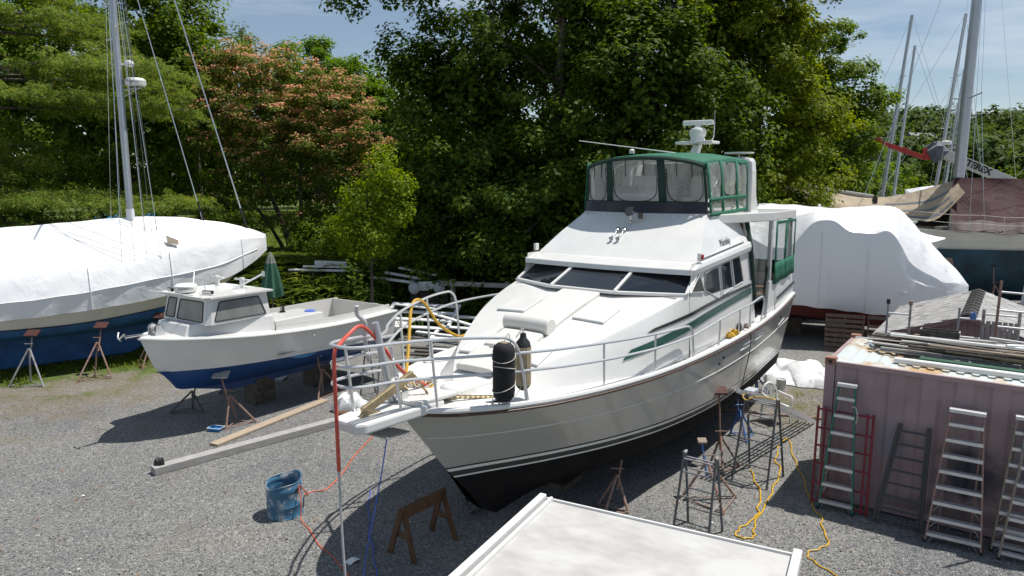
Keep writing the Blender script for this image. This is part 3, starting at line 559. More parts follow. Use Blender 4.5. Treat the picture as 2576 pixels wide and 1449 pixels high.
# ================================================================== MOTOR YACHT
YS = .93
def P(u, v, z): return Vector((YS * u, -YS * v, 5.6 - (5.6 - z) * YS))
YO = (-1.0032, 9.9935, 0.); YR = R(54)
yacht = thing('motor_yacht', 'large white motor yacht with green flybridge canopy standing ashore', 'yacht', YO, YR)
def hull_rows(rows, ends, n=44, pw=1.0):
    """rows: list of (u0, zfun(s), bfun(s)); s runs 0..1 from bow to stern; returns port and starboard grids"""
    S = np.linspace(0, 1, n) ** 1.45; G = []
    for u0, zf, bf in rows: G.append([(u0 + (ends - u0) * s, bf(s), zf(s)) for s in S])
    return G
UE = 12.3
def interp(xs, ys): return lambda s: float(np.interp(s, xs, ys))
def spl(xs, ys):
    """smooth monotone-ish interpolation"""
    xs = np.array(xs, float); ys = np.array(ys, float); d = np.gradient(ys, xs)
    def f(x):
        x = min(max(x, xs[0]), xs[-1]); i = min(int(np.searchsorted(xs, x, 'right')) - 1, len(xs) - 2); h = xs[i + 1] - xs[i]; t = (x - xs[i]) / h
        return float((2 * t ** 3 - 3 * t * t + 1) * ys[i] + (t ** 3 - 2 * t * t + t) * h * d[i] + (3 * t * t - 2 * t ** 3) * ys[i + 1] + (t ** 3 - t * t) * h * d[i + 1])
    return f
deck_v = spl([-1, -.7, -.3, .5, 1.5, 3, 5, 7, 9, 11, 12.4], [0, .55, .95, 1.45, 1.8, 2.1, 2.27, 2.33, 2.33, 2.27, 2.2])
deck_z = spl([-1, 0, 1, 3, 5, 7, 9, 10.5, 12.4], [2.27, 2.27, 2.25, 2.20, 2.17, 2.18, 2.23, 2.33, 2.53])
wl_v = spl([0, .23, .56, .96, 1.76, 2.69, 3.85, 5.5, 8.4, 10.7, 12.3], [0, .13, .32, .56, 1.0, 1.43, 1.82, 2.12, 2.19, 2.04, 1.93])
def yrow(w):  # w: 0 waterline .. 1 deck
    u0 = -1.0 * w
    def zf(s): u = u0 + (UE - u0) * s; return (1 - w) * 1.05 + w * deck_z(u)
    def bf(s):
        a = wl_v(UE * s); b = deck_v(-1 + (UE + 1) * s); k = w ** 1.25 if s < .55 else w; k = w ** (1.25 - .25 * min(1, s / .55)); return a + (b - a) * k
    return (u0, zf, bf)
def brow_(z):  # below the waterline at height z, out to the chine then in to the keel
    st = np.interp(1.05 - z, [0, .6, .98, 1.3], [0, .5, .8, 1.35])
    def bf(s):
        u = st + (UE - st) * s; base = wl_v(u - st * .6); t = (1.05 - z) / 1.3; return base * (1 - .16 * t) if t < .5 else base * max(.0, .92 - 1.84 * (t - .5))
    return (float(st), lambda s: z, bf)
def sidegrid(mb, G, smooth_=True):
    for sg in (1, -1): mb.loft([[P(u, sg * max(b, 1e-4), z) for u, b, z in row] for row in G], smooth=smooth_)
top_rows = hull_rows([yrow(w) for w in (0, .08, .2, .35, .5, .65, .8, .9, 1)], UE)
mb = MB(); sidegrid(mb, top_rows)
tr = [[P(UE, sg * r[-1][1], r[-1][2]) for sg in (1, -1)] for r in top_rows]; mb.loft(tr, smooth=False)
hull = mb.build('hull', 'hull_grey', yacht)
zs = [1.05, 1.02, .965, .87, .84]
def srow(z): u0, f, b = brow_(z); return (u0, f, lambda s, b=b: b(s) + .002)
for a, b_, m_, nm in ((1.05, 1.018, 'stripe', 'boot_stripe'), (1.018, .965, 'gel_side', 'boot_gap'), (.965, .868, 'stripe', 'boot_stripe'), (.868, .838, 'gel_side', 'boot_gap')):
    mb = MB(); sidegrid(mb, hull_rows([srow(a), srow(b_)], UE)); mb.build(nm, m_, yacht)
mb = MB(); bot = hull_rows([brow_(z) for z in (.838, .7, .5, .35, .2, .0, -.12, -.25)], UE); sidegrid(mb, bot)
mb.loft([[P(UE, sg * r[-1][1], r[-1][2]) for sg in (1, -1)] for r in hull_rows([brow_(z) for z in (1.05, .84, .5, .2, -.25)], UE)], smooth=False)
mb.build('bottom', 'antifoul', yacht)
# sheer: rub rail, toe rail, deck
uu = list(np.linspace(-1, .8, 16)) + list(np.linspace(1.1, 12.3, 34))
for sg, nm in ((1, 'rub_rail'), (-1, 'rub_rail')):
    MB().tube([P(u, sg * (deck_v(u) + .012), deck_z(u) - .035) for u in uu], .022, 6).build(nm, 'brown_rub', yacht)
    MB().tube([P(u, sg * max(0, deck_v(u) - .03), deck_z(u) + .03) for u in uu], .045, 8).build('toe_rail', 'gel', yacht)
mb = MB(); mb.loft([[P(u, k * max(deck_v(u) - .02, 1e-4), deck_z(u) + .012 + .03 * (1 - k * k)) for k in np.linspace(-1, 1, 9)] for u in uu]); mb.build('deck', 'nonskid', yacht)
# seam below the sheer (two-part hull mould line) as a fine proud strake
MB().tube([P(u - .0, deck_v(u) * .955 + wl_v(max(0, u)) * .045 if False else (lambda w: yrow(w)[2]((u + w) / (UE + w)))(.55) + .004, (lambda w: yrow(w)[1]((u + w) / (UE + w)))(.55)) for u in np.linspace(-.5, 12.2, 50)], .007, 5).build('mould_line', 'gel_side', yacht)
# ---- foredeck trunk cabin
tk_u = [.35, .8, 1.4, 2.2, 3.0, 3.8, 4.4, 4.95]
tk_vt = spl(tk_u, [.12, .5, .92, 1.30, 1.62, 1.84, 1.96, 2.03]); tk_z = spl(tk_u, [2.30, 2.42, 2.60, 2.83, 3.04, 3.22, 3.34, 3.44]); tk_vb = spl(tk_u, [.35, .85, 1.22, 1.58, 1.86, 2.0, 2.05, 2.08])
mb = MB(); us_ = np.linspace(.35, 4.95, 26)
def tk_top(u, k): return P(u, k * tk_vt(u), tk_z(u) + .07 * (1 - k * k) * min(1, (u - .3) / 1.5))
mb.loft([[tk_top(u, k) for k in np.linspace(-1, 1, 13)] for u in us_])
mb.build('foredeck_cabin_top', 'gel', yacht)
mb = MB()
for sg in (1, -1): mb.loft([[P(u, sg * tk_vb(u), deck_z(u) + .0), P(u, sg * (tk_vt(u) * .35 + tk_vb(u) * .65 + .01), deck_z(u) * .55 + tk_z(u) * .45), P(u, sg * (tk_vt(u) * .9 + .1 * tk_vb(u)), tk_z(u) - .03), P(u, sg * tk_vt(u), tk_z(u))] for u in us_])
mb.loft([[P(.35, k * .12, 2.30), P(.2, k * .3, 2.26)] for k in (-1, 0, 1)])
mb.build('foredeck_cabin_side', 'gel', yacht)
# stripes on the cabin side, port and starboard
def side_pt(u, z, sg=1, o=.018):
    if u < 4.95:
        t = (z - deck_z(u)) / max(.01, tk_z(u) - deck_z(u)); v = np.interp(t, [0, .45, .95, 1], [tk_vb(u), tk_vt(u) * .35 + tk_vb(u) * .65 + .01, tk_vt(u) * .9 + .1 * tk_vb(u), tk_vt(u)])
    else: v = np.interp(z, [2.2, 3.44], [2.1, 2.04])
    return P(u, sg * (v + o), z)
for sg in (1, -1):
    for nm, m_, za, zb, h0, h1, ua in (('black_side_stripe', 'stripe', 2.93, 3.20, .035, .04, 3.45), ('green_side_stripe', 'green_stripe', 2.60, 3.06, .078, .082, 2.75)):
        mb = MB(); q = np.linspace(0, 1, 24)
        def cz(t): return za + (zb - za) * t + .05 * math.sin(t * PI)
        mb.loft([[side_pt(ua + (8.75 - ua) * t + (.25 * (1 - t) ** 6 if kk else 0), cz(t) + (h0 if kk else -h0) / 1 * (1 if t > 0 else 1), sg) for kk in (0, 1)] for t in q]); mb.build(nm, m_, yacht)
# ---- deckhouse sides
hs_u = np.linspace(4.95, 8.95, 10)
def aft_u(z): return 9.0 - (z - 2.8) * .22 if z < 4.2 else 8.69 + (z - 4.2) * .5
mb = MB()
for sg in (1, -1):
    mb.loft([[P(4.95 + (aft_u(z) - 4.95) * t, sg * np.interp(z, [2.2, 3.44], [2.10, 2.04]), z + (.0 if z < 3.3 else .0)) for t in np.linspace(0, 1, 10)] for z in (2.18, 2.6, 3.0, 3.2, 3.30)], smooth=False)
mb.build('deckhouse_side', 'gel', yacht)
# band of window: posts + glass. Outline of the glass zone rises from the windscreen corner
def wz(u): return 3.46 + .0 * u
mb = MB()
GW = [[(5.05, 3.47), (5.72, 3.40), (5.62, 3.66), (5.52, 3.76)], [(5.86, 3.77), (5.78, 3.42), (6.55, 3.16), (6.72, 3.17), (6.62, 3.84)], [(6.74, 3.845), (6.84, 3.20), (7.50, 3.27), (7.36, 3.90)], [(7.48, 3.905), (7.62, 3.285), (8.22, 3.34), (8.02, 3.95)]]
WV = lambda z: np.interp(z, [3.1, 3.95], [2.055, 1.985])
for sg in (1, -1):
    # wall around the windows: one sheet set slightly inside, glass proud of it by a few mm, frames prouder
    mb.loft([[P(u, sg * (WV(z) - .012), z) for u in np.linspace(5.0 + .25 * (z - 3.3), aft_u(z), 8)] for z in (3.28, 3.5, 3.7, 3.9, 4.02)], smooth=False)
mb.build('window_wall', 'gel', yacht)
for sg in (1, -1):
    for g in GW:
        w = MB().poly([P(u, sg * (WV(z) + .004), z) for u, z in g]).build('side_window', 'glass', yacht)
        fr = MB().tube([P(u, sg * (WV(z) + .006), z) for u, z in g], .014, 6, closed=True, smooth=False).build('frame', 'alu', w)
# windscreen: centre and two wings, raked far back
ws_b = [(4.86, -2.02, 3.455), (4.28, -.75, 3.47), (4.28, .75, 3.47), (4.86, 2.02, 3.455)]; ws_t = [(5.50, -1.93, 3.80), (5.22, -.72, 3.83), (5.22, .72, 3.83), (5.50, 1.93, 3.80)]
for i in range(3):
    q = [P(*ws_b[i]), P(*ws_b[i + 1]), P(*ws_t[i + 1]), P(*ws_t[i])]
    w = MB().poly(q).build('windscreen', 'glass', yacht)
    MB().tube(q, .020, 6, closed=True, smooth=False).build('frame', 'gel', w)
for k, (a, b_) in enumerate(zip(ws_b, ws_t)): MB().beam(P(*a), P(*b_), .06, .05).build('windscreen_post', 'gel', yacht)
mb = MB()
for a, b_ in zip(ws_b[:-1], ws_b[1:]): mb.beam(P(*a) + Vector((-.02, 0, -.015)), P(*b_) + Vector((-.02, 0, -.015)), .10, .05)
mb.build('windscreen_sill', 'gel', yacht)
# instrument shelf behind the glass
MB().poly([P(4.6, -1.9, 3.4), P(4.6, 1.9, 3.4), P(8.6, 1.9, 3.3), P(8.6, -1.9, 3.3)]).build('cabin_sole', 'interior', yacht)
# ---- brow and flybridge coaming
def ring(z, uf, uc, v, ua, n=10):
    """front edge at uf on the centreline, uc at the corners, half width v, back to ua"""
    f = [(uc + (uf - uc) * (1 - (k / n) ** 2), v * k / n) for k in range(-n, n + 1)]
    return [(ua, -v, z)] + [(u, vv, z) for u, vv in f] + [(ua, v, z)]
def rl(rg): return [P(*q) for q in rg]
brow = [ring(3.80, 5.20, 5.42, 1.96, 8.2), ring(3.79, 5.00, 5.15, 2.03, 8.2), ring(3.90, 5.02, 5.18, 2.05, 8.2), ring(4.00, 5.30, 5.48, 2.02, 8.2), ring(4.02, 5.42, 5.60, 1.97, 8.2)]
for rg in brow:
    for k in (0, -1): rg[k] = (aft_u(rg[k][2] + .22), rg[k][1], rg[k][2] + .22)
MB().loft([rl(r) for r in brow], smooth=False).build('brow', 'gel', yacht, bevel=.012)
fly = [ring(4.02, 5.42, 5.62, 1.95, 8.7), ring(4.45, 6.06, 6.26, 1.77, 8.7), ring(4.84, 6.68, 6.90, 1.57, 9.0), ring(4.93, 6.82, 7.04, 1.54, 9.0)]
fly[0][0] = (aft_u(4.2), -1.95, 4.22); fly[0][-1] = (aft_u(4.2), 1.95, 4.22)
for rg in fly[1:]:
    for k in (0, -1): rg[k] = (9.6 if rg[k][2] > 4.8 else 9.1, rg[k][1], rg[k][2])
MB().loft([rl(r) for r in fly], smooth=False).build('flybridge_coaming', 'gel', yacht)
MB().poly([P(6.9, -1.5, 4.90), P(6.9, 1.5, 4.90), P(10.2, 1.5, 4.90), P(10.2, -1.5, 4.90)]).build('flybridge_sole', 'nonskid', yacht)
# rows of snaps along the coaming top
mb = MB()
for k in np.linspace(-.9, .9, 15): mb.lathe([(.018, 0), (.016, .012), (0, .014)], 8, P(6.72 + .19 * k * k, k * 1.55, 4.875))
mb.build('snap_fasteners', 'steel', yacht, kind='stuff')
# smoked wind deflector
sm = [ring(4.93, 6.81, 7.06, 1.55, 8.0), ring(5.17, 6.88, 7.10, 1.535, 8.0)]
MB().loft([rl([q for q in r[1:-1]]) for r in sm], smooth=False).build('wind_deflector', 'smoke', yacht, solid=.012)
# ---- green bimini and clear curtains
CT = 6.06
def can_ring(z, uf, uc, v, n=12): return [(uc + (uf - uc) * (1 - (abs(k) / n) ** 2.2), v * k / n, z) for k in range(-n, n + 1)]
rows = []
for t in np.linspace(0, 1, 14):
    u = 6.72 + (9.75 - 6.72) * t; zz = CT + .17 * math.sin(min(1, t * 1.15 + .12) * PI * .5) - .05 * max(0, t - .6)
    rows.append([P(u + .30 * (abs(k) ** 2) * (1 - t), k * (1.47 + .05 * t), zz + .12 * (1 - k * k) - .07 * abs(k) ** 6 - (.012 * math.cos(t * 15) * (1 if abs(k) > .6 else 0))) for k in np.linspace(-1, 1, 17)])
MB().loft(rows).build('canopy_top', 'canvas', yacht, solid=.02)
# valance round the front and sides
va = [rows[0]]; low = [p + Vector((-.012, 0, -.075)) for p in rows[0]]
MB().loft([rows[0], low]).build('canopy_valance', 'canvas_dark', yacht, solid=.014)
for sg in (0, -1): MB().loft([[r[sg] for r in rows], [r[sg] + Vector((0, 0, -.09)) for r in rows]]).build('canopy_valance', 'canvas', yacht, solid=.014)
# front panels: three clear windows separated by dark green straps
def fp(k, t): # k -1..1 across, t 0 bottom .. 1 top
    b_ = Vector(P(6.89 + .22 * k * k, k * 1.535, 5.16)); a = P(6.72 + .30 * k * k - .0, k * 1.47, CT + .17 * math.sin(.12 * PI * .5) + .12 * (1 - k * k) - .07 * abs(k) ** 6 - .05); return b_.lerp(a, t) + Vector((-.05 * math.sin(t * PI) * 0, 0, 0))
for a, b_ in ((-.97, -.585), (-.475, .30), (.415, .965)):
    mb = MB(); mb.loft([[fp(a + (b_ - a) * x, t) + Vector((.012 * math.sin(x * 9 + t * 3) * math.sin(t * PI), 0, 0)) for x in np.linspace(0, 1, 9)] for t in np.linspace(.02, .98, 8)])
    w = mb.build('clear_window', 'vinyl', yacht)
    c0, c1 = a + .02, b_ - .02; zp = [fp(c0, .78), fp(c0, .35), fp(c0 + (c1 - c0) * .06, .15), fp(c0 + (c1 - c0) * .22, .05), fp((c0 + c1) / 2, .03), fp(c1 - (c1 - c0) * .22, .05), fp(c1 - (c1 - c0) * .06, .15), fp(c1, .35), fp(c1, .85)]
    MB().tube(curve(zp, 4), .011, 5).build('zip', 'black', w)
    for x in (.32, .72): MB().beam(fp(a + (b_ - a) * x, .96) + Vector((-.012, 0, 0)), fp(a + (b_ - a) * x, .62) + Vector((-.012, 0, 0)), .022, .008).build('strap', 'black', w)
for a, b_ in ((-1.0, -.97), (-.585, -.475), (.30, .415), (.965, 1.0)):
    MB().loft([[fp(a + (b_ - a) * x, t) + Vector((-.008, 0, 0)) for x in (0, .5, 1)] for t in np.linspace(0, 1, 5)]).build('curtain_strap', 'canvas_dark', yacht, solid=.012)
MB().loft([[fp(k, t) + Vector((-.006, 0, 0)) for k in np.linspace(-1, 1, 21)] for t in (-.01, .04)]).build('curtain_hem', 'canvas_dark', yacht, solid=.012)
def sp(x, t, sg):  # side curtains: x 0 front .. 1 aft
    b_ = P(7.10 + (9.75 - 7.10) * x, sg * (1.59 + .015 * math.sin(t * 3)), 4.86 + .08 * x); a = P(7.02 + (9.75 - 7.02) * x, sg * (1.485 + .04 * x), CT + .02 + .05 * math.sin(x * PI)); return b_.lerp(a, t)
for sg in (1, -1):
    for a, b_ in ((.045, .29), (.345, .66), (.715, .95)):
        for t0, t1 in ((.07, .27), (.34, .97)):
            w = MB().loft([[sp(a + (b_ - a) * x, t0 + (t1 - t0) * t, sg) + Vector((0, .015 * math.sin(x * 8 + t * 5) * (1 if t0 > .3 else 0), 0)) for x in np.linspace(0, 1, 6)] for t in np.linspace(0, 1, 5)]).build('clear_window', 'vinyl', yacht)
        if .3 < a < .4: MB().tube(curve([sp(a + .01, .7, sg), sp(a + .02, .42, sg), sp((a + b_) / 2, .355, sg), sp(b_ - .02, .42, sg), sp(b_ - .01, .8, sg)], 4), .012, 5).build('zip', 'black', w)
    for a, b_ in ((0, .045), (.29, .345), (.66, .715), (.95, 1)):
        MB().loft([[sp(a + (b_ - a) * x, t, sg) + Vector((0, -sg * .008, 0)) for x in (0, 1)] for t in np.linspace(0, 1, 5)]).build('curtain_strap', 'canvas', yacht, solid=.014)
    for t0, t1 in ((0, .07), (.27, .34)):
        MB().loft([[sp(x, t, sg) + Vector((0, -sg * .012, 0)) for x in np.linspace(0, 1, 12)] for t in (t0, t1)]).build('curtain_hem', 'canvas', yacht, solid=.014)
# bimini frame, helm, seats inside
for u, tilt in ((7.2, .1), (8.2, -.5), (9.2, -.2)):
    MB().tube(curve([P(u + tilt, -1.42, 4.95), P(u, -1.42, 5.9), P(u, -1.0, 6.12), P(u, 0, 6.16), P(u, 1.0, 6.12), P(u, 1.42, 5.9), P(u + tilt, 1.42, 4.95)], 4), .014, 6).build('canopy_bow', 'steel', yacht)
for sg in (1, -1):
    for a, b_ in (((7.3, 5.05), (8.3, 5.95)), ((8.5, 5.05), (7.5, 5.9))): MB().tube([P(a[0], sg * 1.4, a[1]), P(b_[0], sg * 1.4, b_[1])], .012, 6).build('canopy_strut', 'steel', yacht)
MB().hexa([P(7.25, -1.1, 4.9), P(7.85, -1.1, 4.9), P(7.85, .2, 4.9), P(7.25, .2, 4.9), P(7.15, -1.1, 5.35), P(7.6, -1.1, 5.55), P(7.6, .2, 5.55), P(7.15, .2, 5.35)]).build('helm_console', 'gel', yacht, bevel=.04)
MB().tube([P(7.72 + .1 * math.sin(a), -.45 + .2 * math.cos(a), 5.45 + .18 * math.sin(a)) for a in np.linspace(0, 2 * PI, 17)[:-1]], .013, 6, closed=True).build('steering_wheel', 'steel', yacht)
for v in (-.8, .75):
    s = MB().box(P(8.5, v, 5.2), (.5, .55, .14)).build('helm_seat', 'pad', yacht, bevel=.04)
    MB().box(P(8.78, v, 5.5), (.12, .55, .55), Matrix.Rotation(R(10), 3, 'Y')).build('backrest', 'pad', s, bevel=.05)
    MB().lathe([(.05, 0), (.05, .3)], 10, P(8.5, v, 4.9)).build('pedestal', 'steel', s)
# ---- radar arch
def arch_sec(u, v, z, du, dv=.09): return [P(u - du, v - dv, z), P(u + du, v - dv, z), P(u + du, v + dv, z), P(u - du, v + dv, z)]
mb = MB()
legs = []
for sg in (1, -1):
    mb.loft([arch_sec(10.0, sg * 1.60, 4.86, .32), arch_sec(9.86, sg * 1.60, 5.3, .20), arch_sec(9.86, sg * 1.58, 5.9, .16), arch_sec(9.9, sg * 1.54, 6.14, .17), arch_sec(9.96, sg * 1.42, 6.24, .18, .12)], closed=True, smooth=False, cap=True)
mb.box(P(9.96, 0, 6.20), (.36 * YS, 2.9 * YS, .12)); mb.build('radar_arch', 'gel', yacht, bevel=.03)
# radar mast: two raked legs, platform, radar pedestal and open array
MB().hexa([P(9.8, -.12, 6.2), P(10.1, -.12, 6.2), P(10.1, .12, 6.2), P(9.8, .12, 6.2), P(10.2, -.09, 6.64), P(10.4, -.09, 6.64), P(10.4, .09, 6.64), P(10.2, .09, 6.64)]).build('radar_mast', 'gel', yacht, bevel=.02)
pf = MB().box(P(10.25, 0, 6.675), (.55, .95, .065)).build('radar_platform', 'gel', yacht, bevel=.02)
rp = MB().lathe([(.17, 0), (.19, .02), (.17, .08), (.16, .10), (.20, .14), (.21, .24), (.17, .31), (.08, .34), (.07, .40), (0, .40)], 18, P(10.25, 0, 6.71)).build('radar_pedestal', 'plastic', yacht)
MB().box(P(10.25, 0, 6.71) + Vector((0, 0, .45)), (.13, .74, .115), Matrix.Rotation(R(9), 3, 'Z')).build('radar_array', 'plastic', rp, bevel=.025)
MB().tube(curve([P(10.3, .36, 6.71), P(10.3, .42, 6.82), P(10.3, .43, 7.07), P(10.3, .43, 7.2)], 3), .014, 6).build('light_mast', 'gel', pf)
MB().tube([P(10.3, .43, 7.2), P(10.3, .43, 7.5)], .004, 5).build('whip', 'plastic', pf)
MB().tube([P(9.8, .55, 6.26), P(8.3, -2.5, 6.72)], [.016, .008], 6).build('aerial', 'plastic', yacht)
an = MB().lathe([(.02, 0), (.02, .08), (.34, .09), (.34, .115), (.02, .12)], 22, P(10.05, 1.2, 6.26)).build('antenna_dish', 'plastic', yacht)
MB().lathe([(.06, 0), (.06, .07), (.03, .1), (0, .1)], 12, P(7.3, -.45, 6.30)).build('canopy_light', 'pad', yacht)
# ---- searchlight and twin horns on the coaming
s = MB().lathe([(.05, 0), (.05, .02), (.02, .05), (.02, .16)], 12, P(6.42, 0, 4.72)).build('searchlight', 'steel', yacht)
MB().lathe([(0, -.09), (.08, -.07), (.10, 0), (.095, .09), (.10, .1)], 16, P(6.42, 0, 4.72) + Vector((0, 0, .24)), Matrix.Rotation(R(-90), 3, 'Y')).build('lamp_housing', 'steel', s)
MB().poly([P(6.42, 0, 4.72) + Vector((-.1, .09 * math.cos(a), .24 + .09 * math.sin(a))) for a in np.linspace(0, 2 * PI, 17)[:-1]]).build('lens', 'glass_clear', s)
MB().box(P(6.5, .2, 4.88), (.05, .10, .13)).build('lamp_mount', 'wood_dark', yacht, bevel=.008)
for j, v in enumerate((-.1, .06)):
    h = MB().lathe([(.012, .34), (.014, .12), (.022, .04), (.048, 0)], 12, P(5.86, v - .1, 4.38), Matrix.Rotation(R(62), 3, 'Y')).build('horn', 'steel', yacht)
    MB().lathe([(.0, .31), (.05, .32), (.055, .38), (.03, .42), (0, .42)], 12, P(5.86, v - .1, 4.38), Matrix.Rotation(R(62), 3, 'Y')).build('diaphragm', 'steel', h)
# navigation light, handrail, lettering on the port side of the coaming; same on starboard
for sg, lm in ((1, 'navred'), (-1, 'green_fg')):
    nb = MB().box(P(5.55, sg * 1.99, 4.13), (.12, .06, .15)).build('side_light', 'gel', yacht, bevel=.01)
    MB().box(P(5.58, sg * 2.03, 4.13), (.09, .04, .09)).build('lens', lm, nb, bevel=.008)
    MB().tube([P(5.7, sg * 1.955, 4.06), P(8.4, sg * 1.945, 4.24)], .013, 6).build('hand_rail', 'steel', yacht)
text('lettering', 'Mainship', 'letter_grey', yacht, basis(P(7.4, 1.846, 4.31), P(7.6, 1.88, 4.24) - P(7.0, 1.88, 4.20), P(7, 1.77, 4.45) - P(7, 1.95, 4.02)), .21, .003, .25, .8)
# ---- aft deck: hardtop, post, door opening, bulwark, curtains
MB().slab([P(7.3, -1.5, 4.68), P(9.85, -2.2, 4.68), P(12.0, -2.2, 4.68), P(12.0, 2.2, 4.68), P(9.85, 2.2, 4.68), P(7.3, 1.5, 4.68)], (0, 0, .205)).build('aft_hardtop', 'gel', yacht, bevel=.022)
for sg in (1, -1):
    MB().hexa([P(10.0, sg * 2.14, 3.12), P(10.14, sg * 2.14, 3.12), P(10.14, sg * 2.06, 3.12), P(10.0, sg * 2.06, 3.12), P(9.96, sg * 2.14, 4.68), P(10.10, sg * 2.14, 4.68), P(10.10, sg * 2.06, 4.68), P(9.96, sg * 2.06, 4.68)]).build('hardtop_post', 'alu', yacht)
    MB().slab([P(9.85, sg * 2.16, 2.25), P(10.45, sg * 2.18, 2.28), P(10.45, sg * 2.16, 3.12), P(9.95, sg * 2.16, 3.16)], (0, sg * .10, 0)).build('bulwark_wing', 'gel', yacht, bevel=.015)
    MB().slab([P(10.46, sg * 2.20, 2.30), P(12.3, sg * 2.16, 2.50), P(12.15, sg * 2.13, 3.26), P(10.46, sg * 2.16, 3.10)], (0, sg * .06, 0)).build('aft_bulwark', 'gel', yacht, bevel=.01)
    MB().slab([P(10.47, sg * 2.215, 2.62), P(12.28, sg * 2.175, 2.84), P(12.27, sg * 2.17, 2.91), P(10.47, sg * 2.21, 2.68)], (0, -sg * .008, 0)).build('aft_stripe', 'stripe', yacht)
    # curtains: green skirt with two clear windows a side
    def ap(x, t, o=0.): return P(10.2 + (12.05 - 10.2) * x, sg * (2.17 + o), (3.04 + .12 * x) + (4.66 - 3.04 - .12 * x) * t)
    for a, b_ in ((.07, .46), (.56, .95)):
        MB().loft([[ap(a + (b_ - a) * x, t, .012 * math.sin(x * 9)) for x in np.linspace(0, 1, 8)] for t in np.linspace(.34, .95, 6)]).build('clear_window', 'vinyl2', yacht)
    for (a, b_, t0, t1) in ((0, .07, .3, 1), (.46, .56, .3, 1), (.95, 1, .3, 1), (0, .5, 0, .34), (.5, 1, 0, .34), (0, 1, .95, 1)):
        MB().loft([[ap(a + (b_ - a) * x, t0 + (t1 - t0) * t, .02 + .02 * math.sin(x * 7 + t * 4) * (1 - t) * (1 if t1 < .5 else 0)) for x in np.linspace(0, 1, 6)] for t in np.linspace(0, 1, 4)]).build('curtain', 'canvas', yacht, solid=.014)
    # side door of clear film in a dark green frame
    fr = [P(8.98, sg * 2.07, 2.75), P(9.75, sg * 2.09, 2.80), P(9.95, sg * 2.08, 3.3), P(9.92, sg * 2.07, 4.66), P(7.80, sg * 2.0, 4.70), P(8.1, sg * 2.02, 4.2)]
    MB().poly([P(8.98, sg * 2.06, 2.76), P(9.75, sg * 2.08, 2.81), P(9.95, sg * 2.07, 3.3), P(9.92, sg * 2.06, 4.66), P(9.0, sg * 1.80, 4.68), P(8.75, sg * 1.95, 4.1)]).build('clear_door', 'vinyl3', yacht)
    MB().tube([P(9.05, sg * 1.80, 4.68), P(8.74, sg * 2.01, 4.15), P(8.99, sg * 2.10, 2.74)], .05, 6, smooth=False).build('door_frame', 'canvas_dark', yacht)
    MB().beam(P(8.92, sg * 2.09, 2.76), P(9.8, sg * 2.10, 2.80), .05, .10).build('door_frame', 'canvas_dark', yacht)
    MB().beam(P(9.72, sg * 2.10, 2.80), P(9.93, sg * 2.10, 3.5), .03, .07, (1, 0, 0)).build('door_frame', 'canvas_dark', yacht)
mb = MB(); mb.slab([P(12.25, -2.1, 2.5), P(12.25, 2.1, 2.5), P(12.1, 2.08, 3.26), P(12.1, -2.08, 3.26)], (.06, 0, 0)); mb.build('stern_bulwark', 'gel', yacht)
for a, b_ in ((-2.0, -.75), (-.6, .6), (.75, 2.0)):
    MB().poly([P(12.08, a, 3.5), P(12.08, b_, 3.5), P(11.95, b_, 4.6), P(11.95, a, 4.6)]).build('clear_window', 'vinyl2', yacht)
for a, b_, z0, z1 in ((-2.12, -2.0, 3.1, 4.66), (-.75, -.6, 3.1, 4.66), (.6, .75, 3.1, 4.66), (2.0, 2.12, 3.1, 4.66), (-2.0, 2.0, 3.1, 3.5)):
    MB().slab([P(12.1, a, z0), P(12.1, b_, z0), P(11.96, b_, z1), P(11.96, a, z1)], (.012, 0, 0)).build('curtain', 'canvas', yacht)
MB().poly([P(8.9, -2.1, 2.78), P(12.2, -2.1, 2.78), P(12.2, 2.1, 2.78), P(8.9, 2.1, 2.78)]).build('aft_deck', 'wood_brown', yacht)
MB().poly([P(8.95, -2.0, 2.3), P(8.95, 2.0, 2.3), P(8.9, 1.75, 4.66), P(8.9, -1.75, 4.66)]).build('aft_cabin_wall', 'wood_brown', yacht)
for k, (u, z) in enumerate(((9.15, 2.55), (9.4, 2.8), (9.55, 3.3))): MB().box(P(u, 1.2, z), (.34, 1.1, .05)).build('wooden_step', 'teak', yacht, bevel=.008)
MB().box(P(10.7, 1.1, 3.12), (.7, .6, .12)).build('deck_chair', 'pad', yacht, bevel=.03); MB().box(P(11.05, 1.1, 3.42), (.1, .6, .5)).build('deck_chair_back', 'pad', yacht, bevel=.03)
MB().hexa([P(12.3, -1.9, 1.16), P(12.75, -1.85, 1.16), P(12.75, 1.85, 1.16), P(12.3, 1.9, 1.16), P(12.3, -1.9, 1.24), P(12.75, -1.85, 1.24), P(12.75, 1.85, 1.24), P(12.3, 1.9, 1.24)]).build('swim_platform', 'gel', yacht, bevel=.02)
# ---- hatches, sun pads
def on_top(u, v, h=0.): k = v / tk_vt(u); return P(u, v, tk_z(u) + .07 * (1 - k * k) * min(1, (u - .3) / 1.5) + h)
def hatch(u, v, w=.62, d=.66):
    a, b_, c = on_top(u - d / 2, v), on_top(u + d / 2, v), on_top(u, v + .2); mtx = basis(on_top(u, v, .012), b_ - a, c - on_top(u, v)); mtx.translation = on_top(u, v, .02)
    f = MB().box((0, 0, 0), (d, w, .045)).build('hatch', 'gel', yacht, bevel=.02); f.matrix_local = mtx
    g = MB().box((0, 0, .026), (d - .09, w - .09, .012)).build('hatch_lid', 'hatchglass', f, bevel=.004)
    for sx in (-.2, .2): MB().lathe([(.025, .02), (.025, .045), (0, .045)], 10, (-d * .38, sx * w * 1.3, .01)).build('latch', 'black', f)
M['hatchglass'] = mat('frosted_hatch', (.36, .41, .41), .25, var=.05)
hatch(3.32, .88); hatch(3.32, -.88); hatch(1.62, .62, .5, .6); hatch(1.62, -.55, .5, .6)
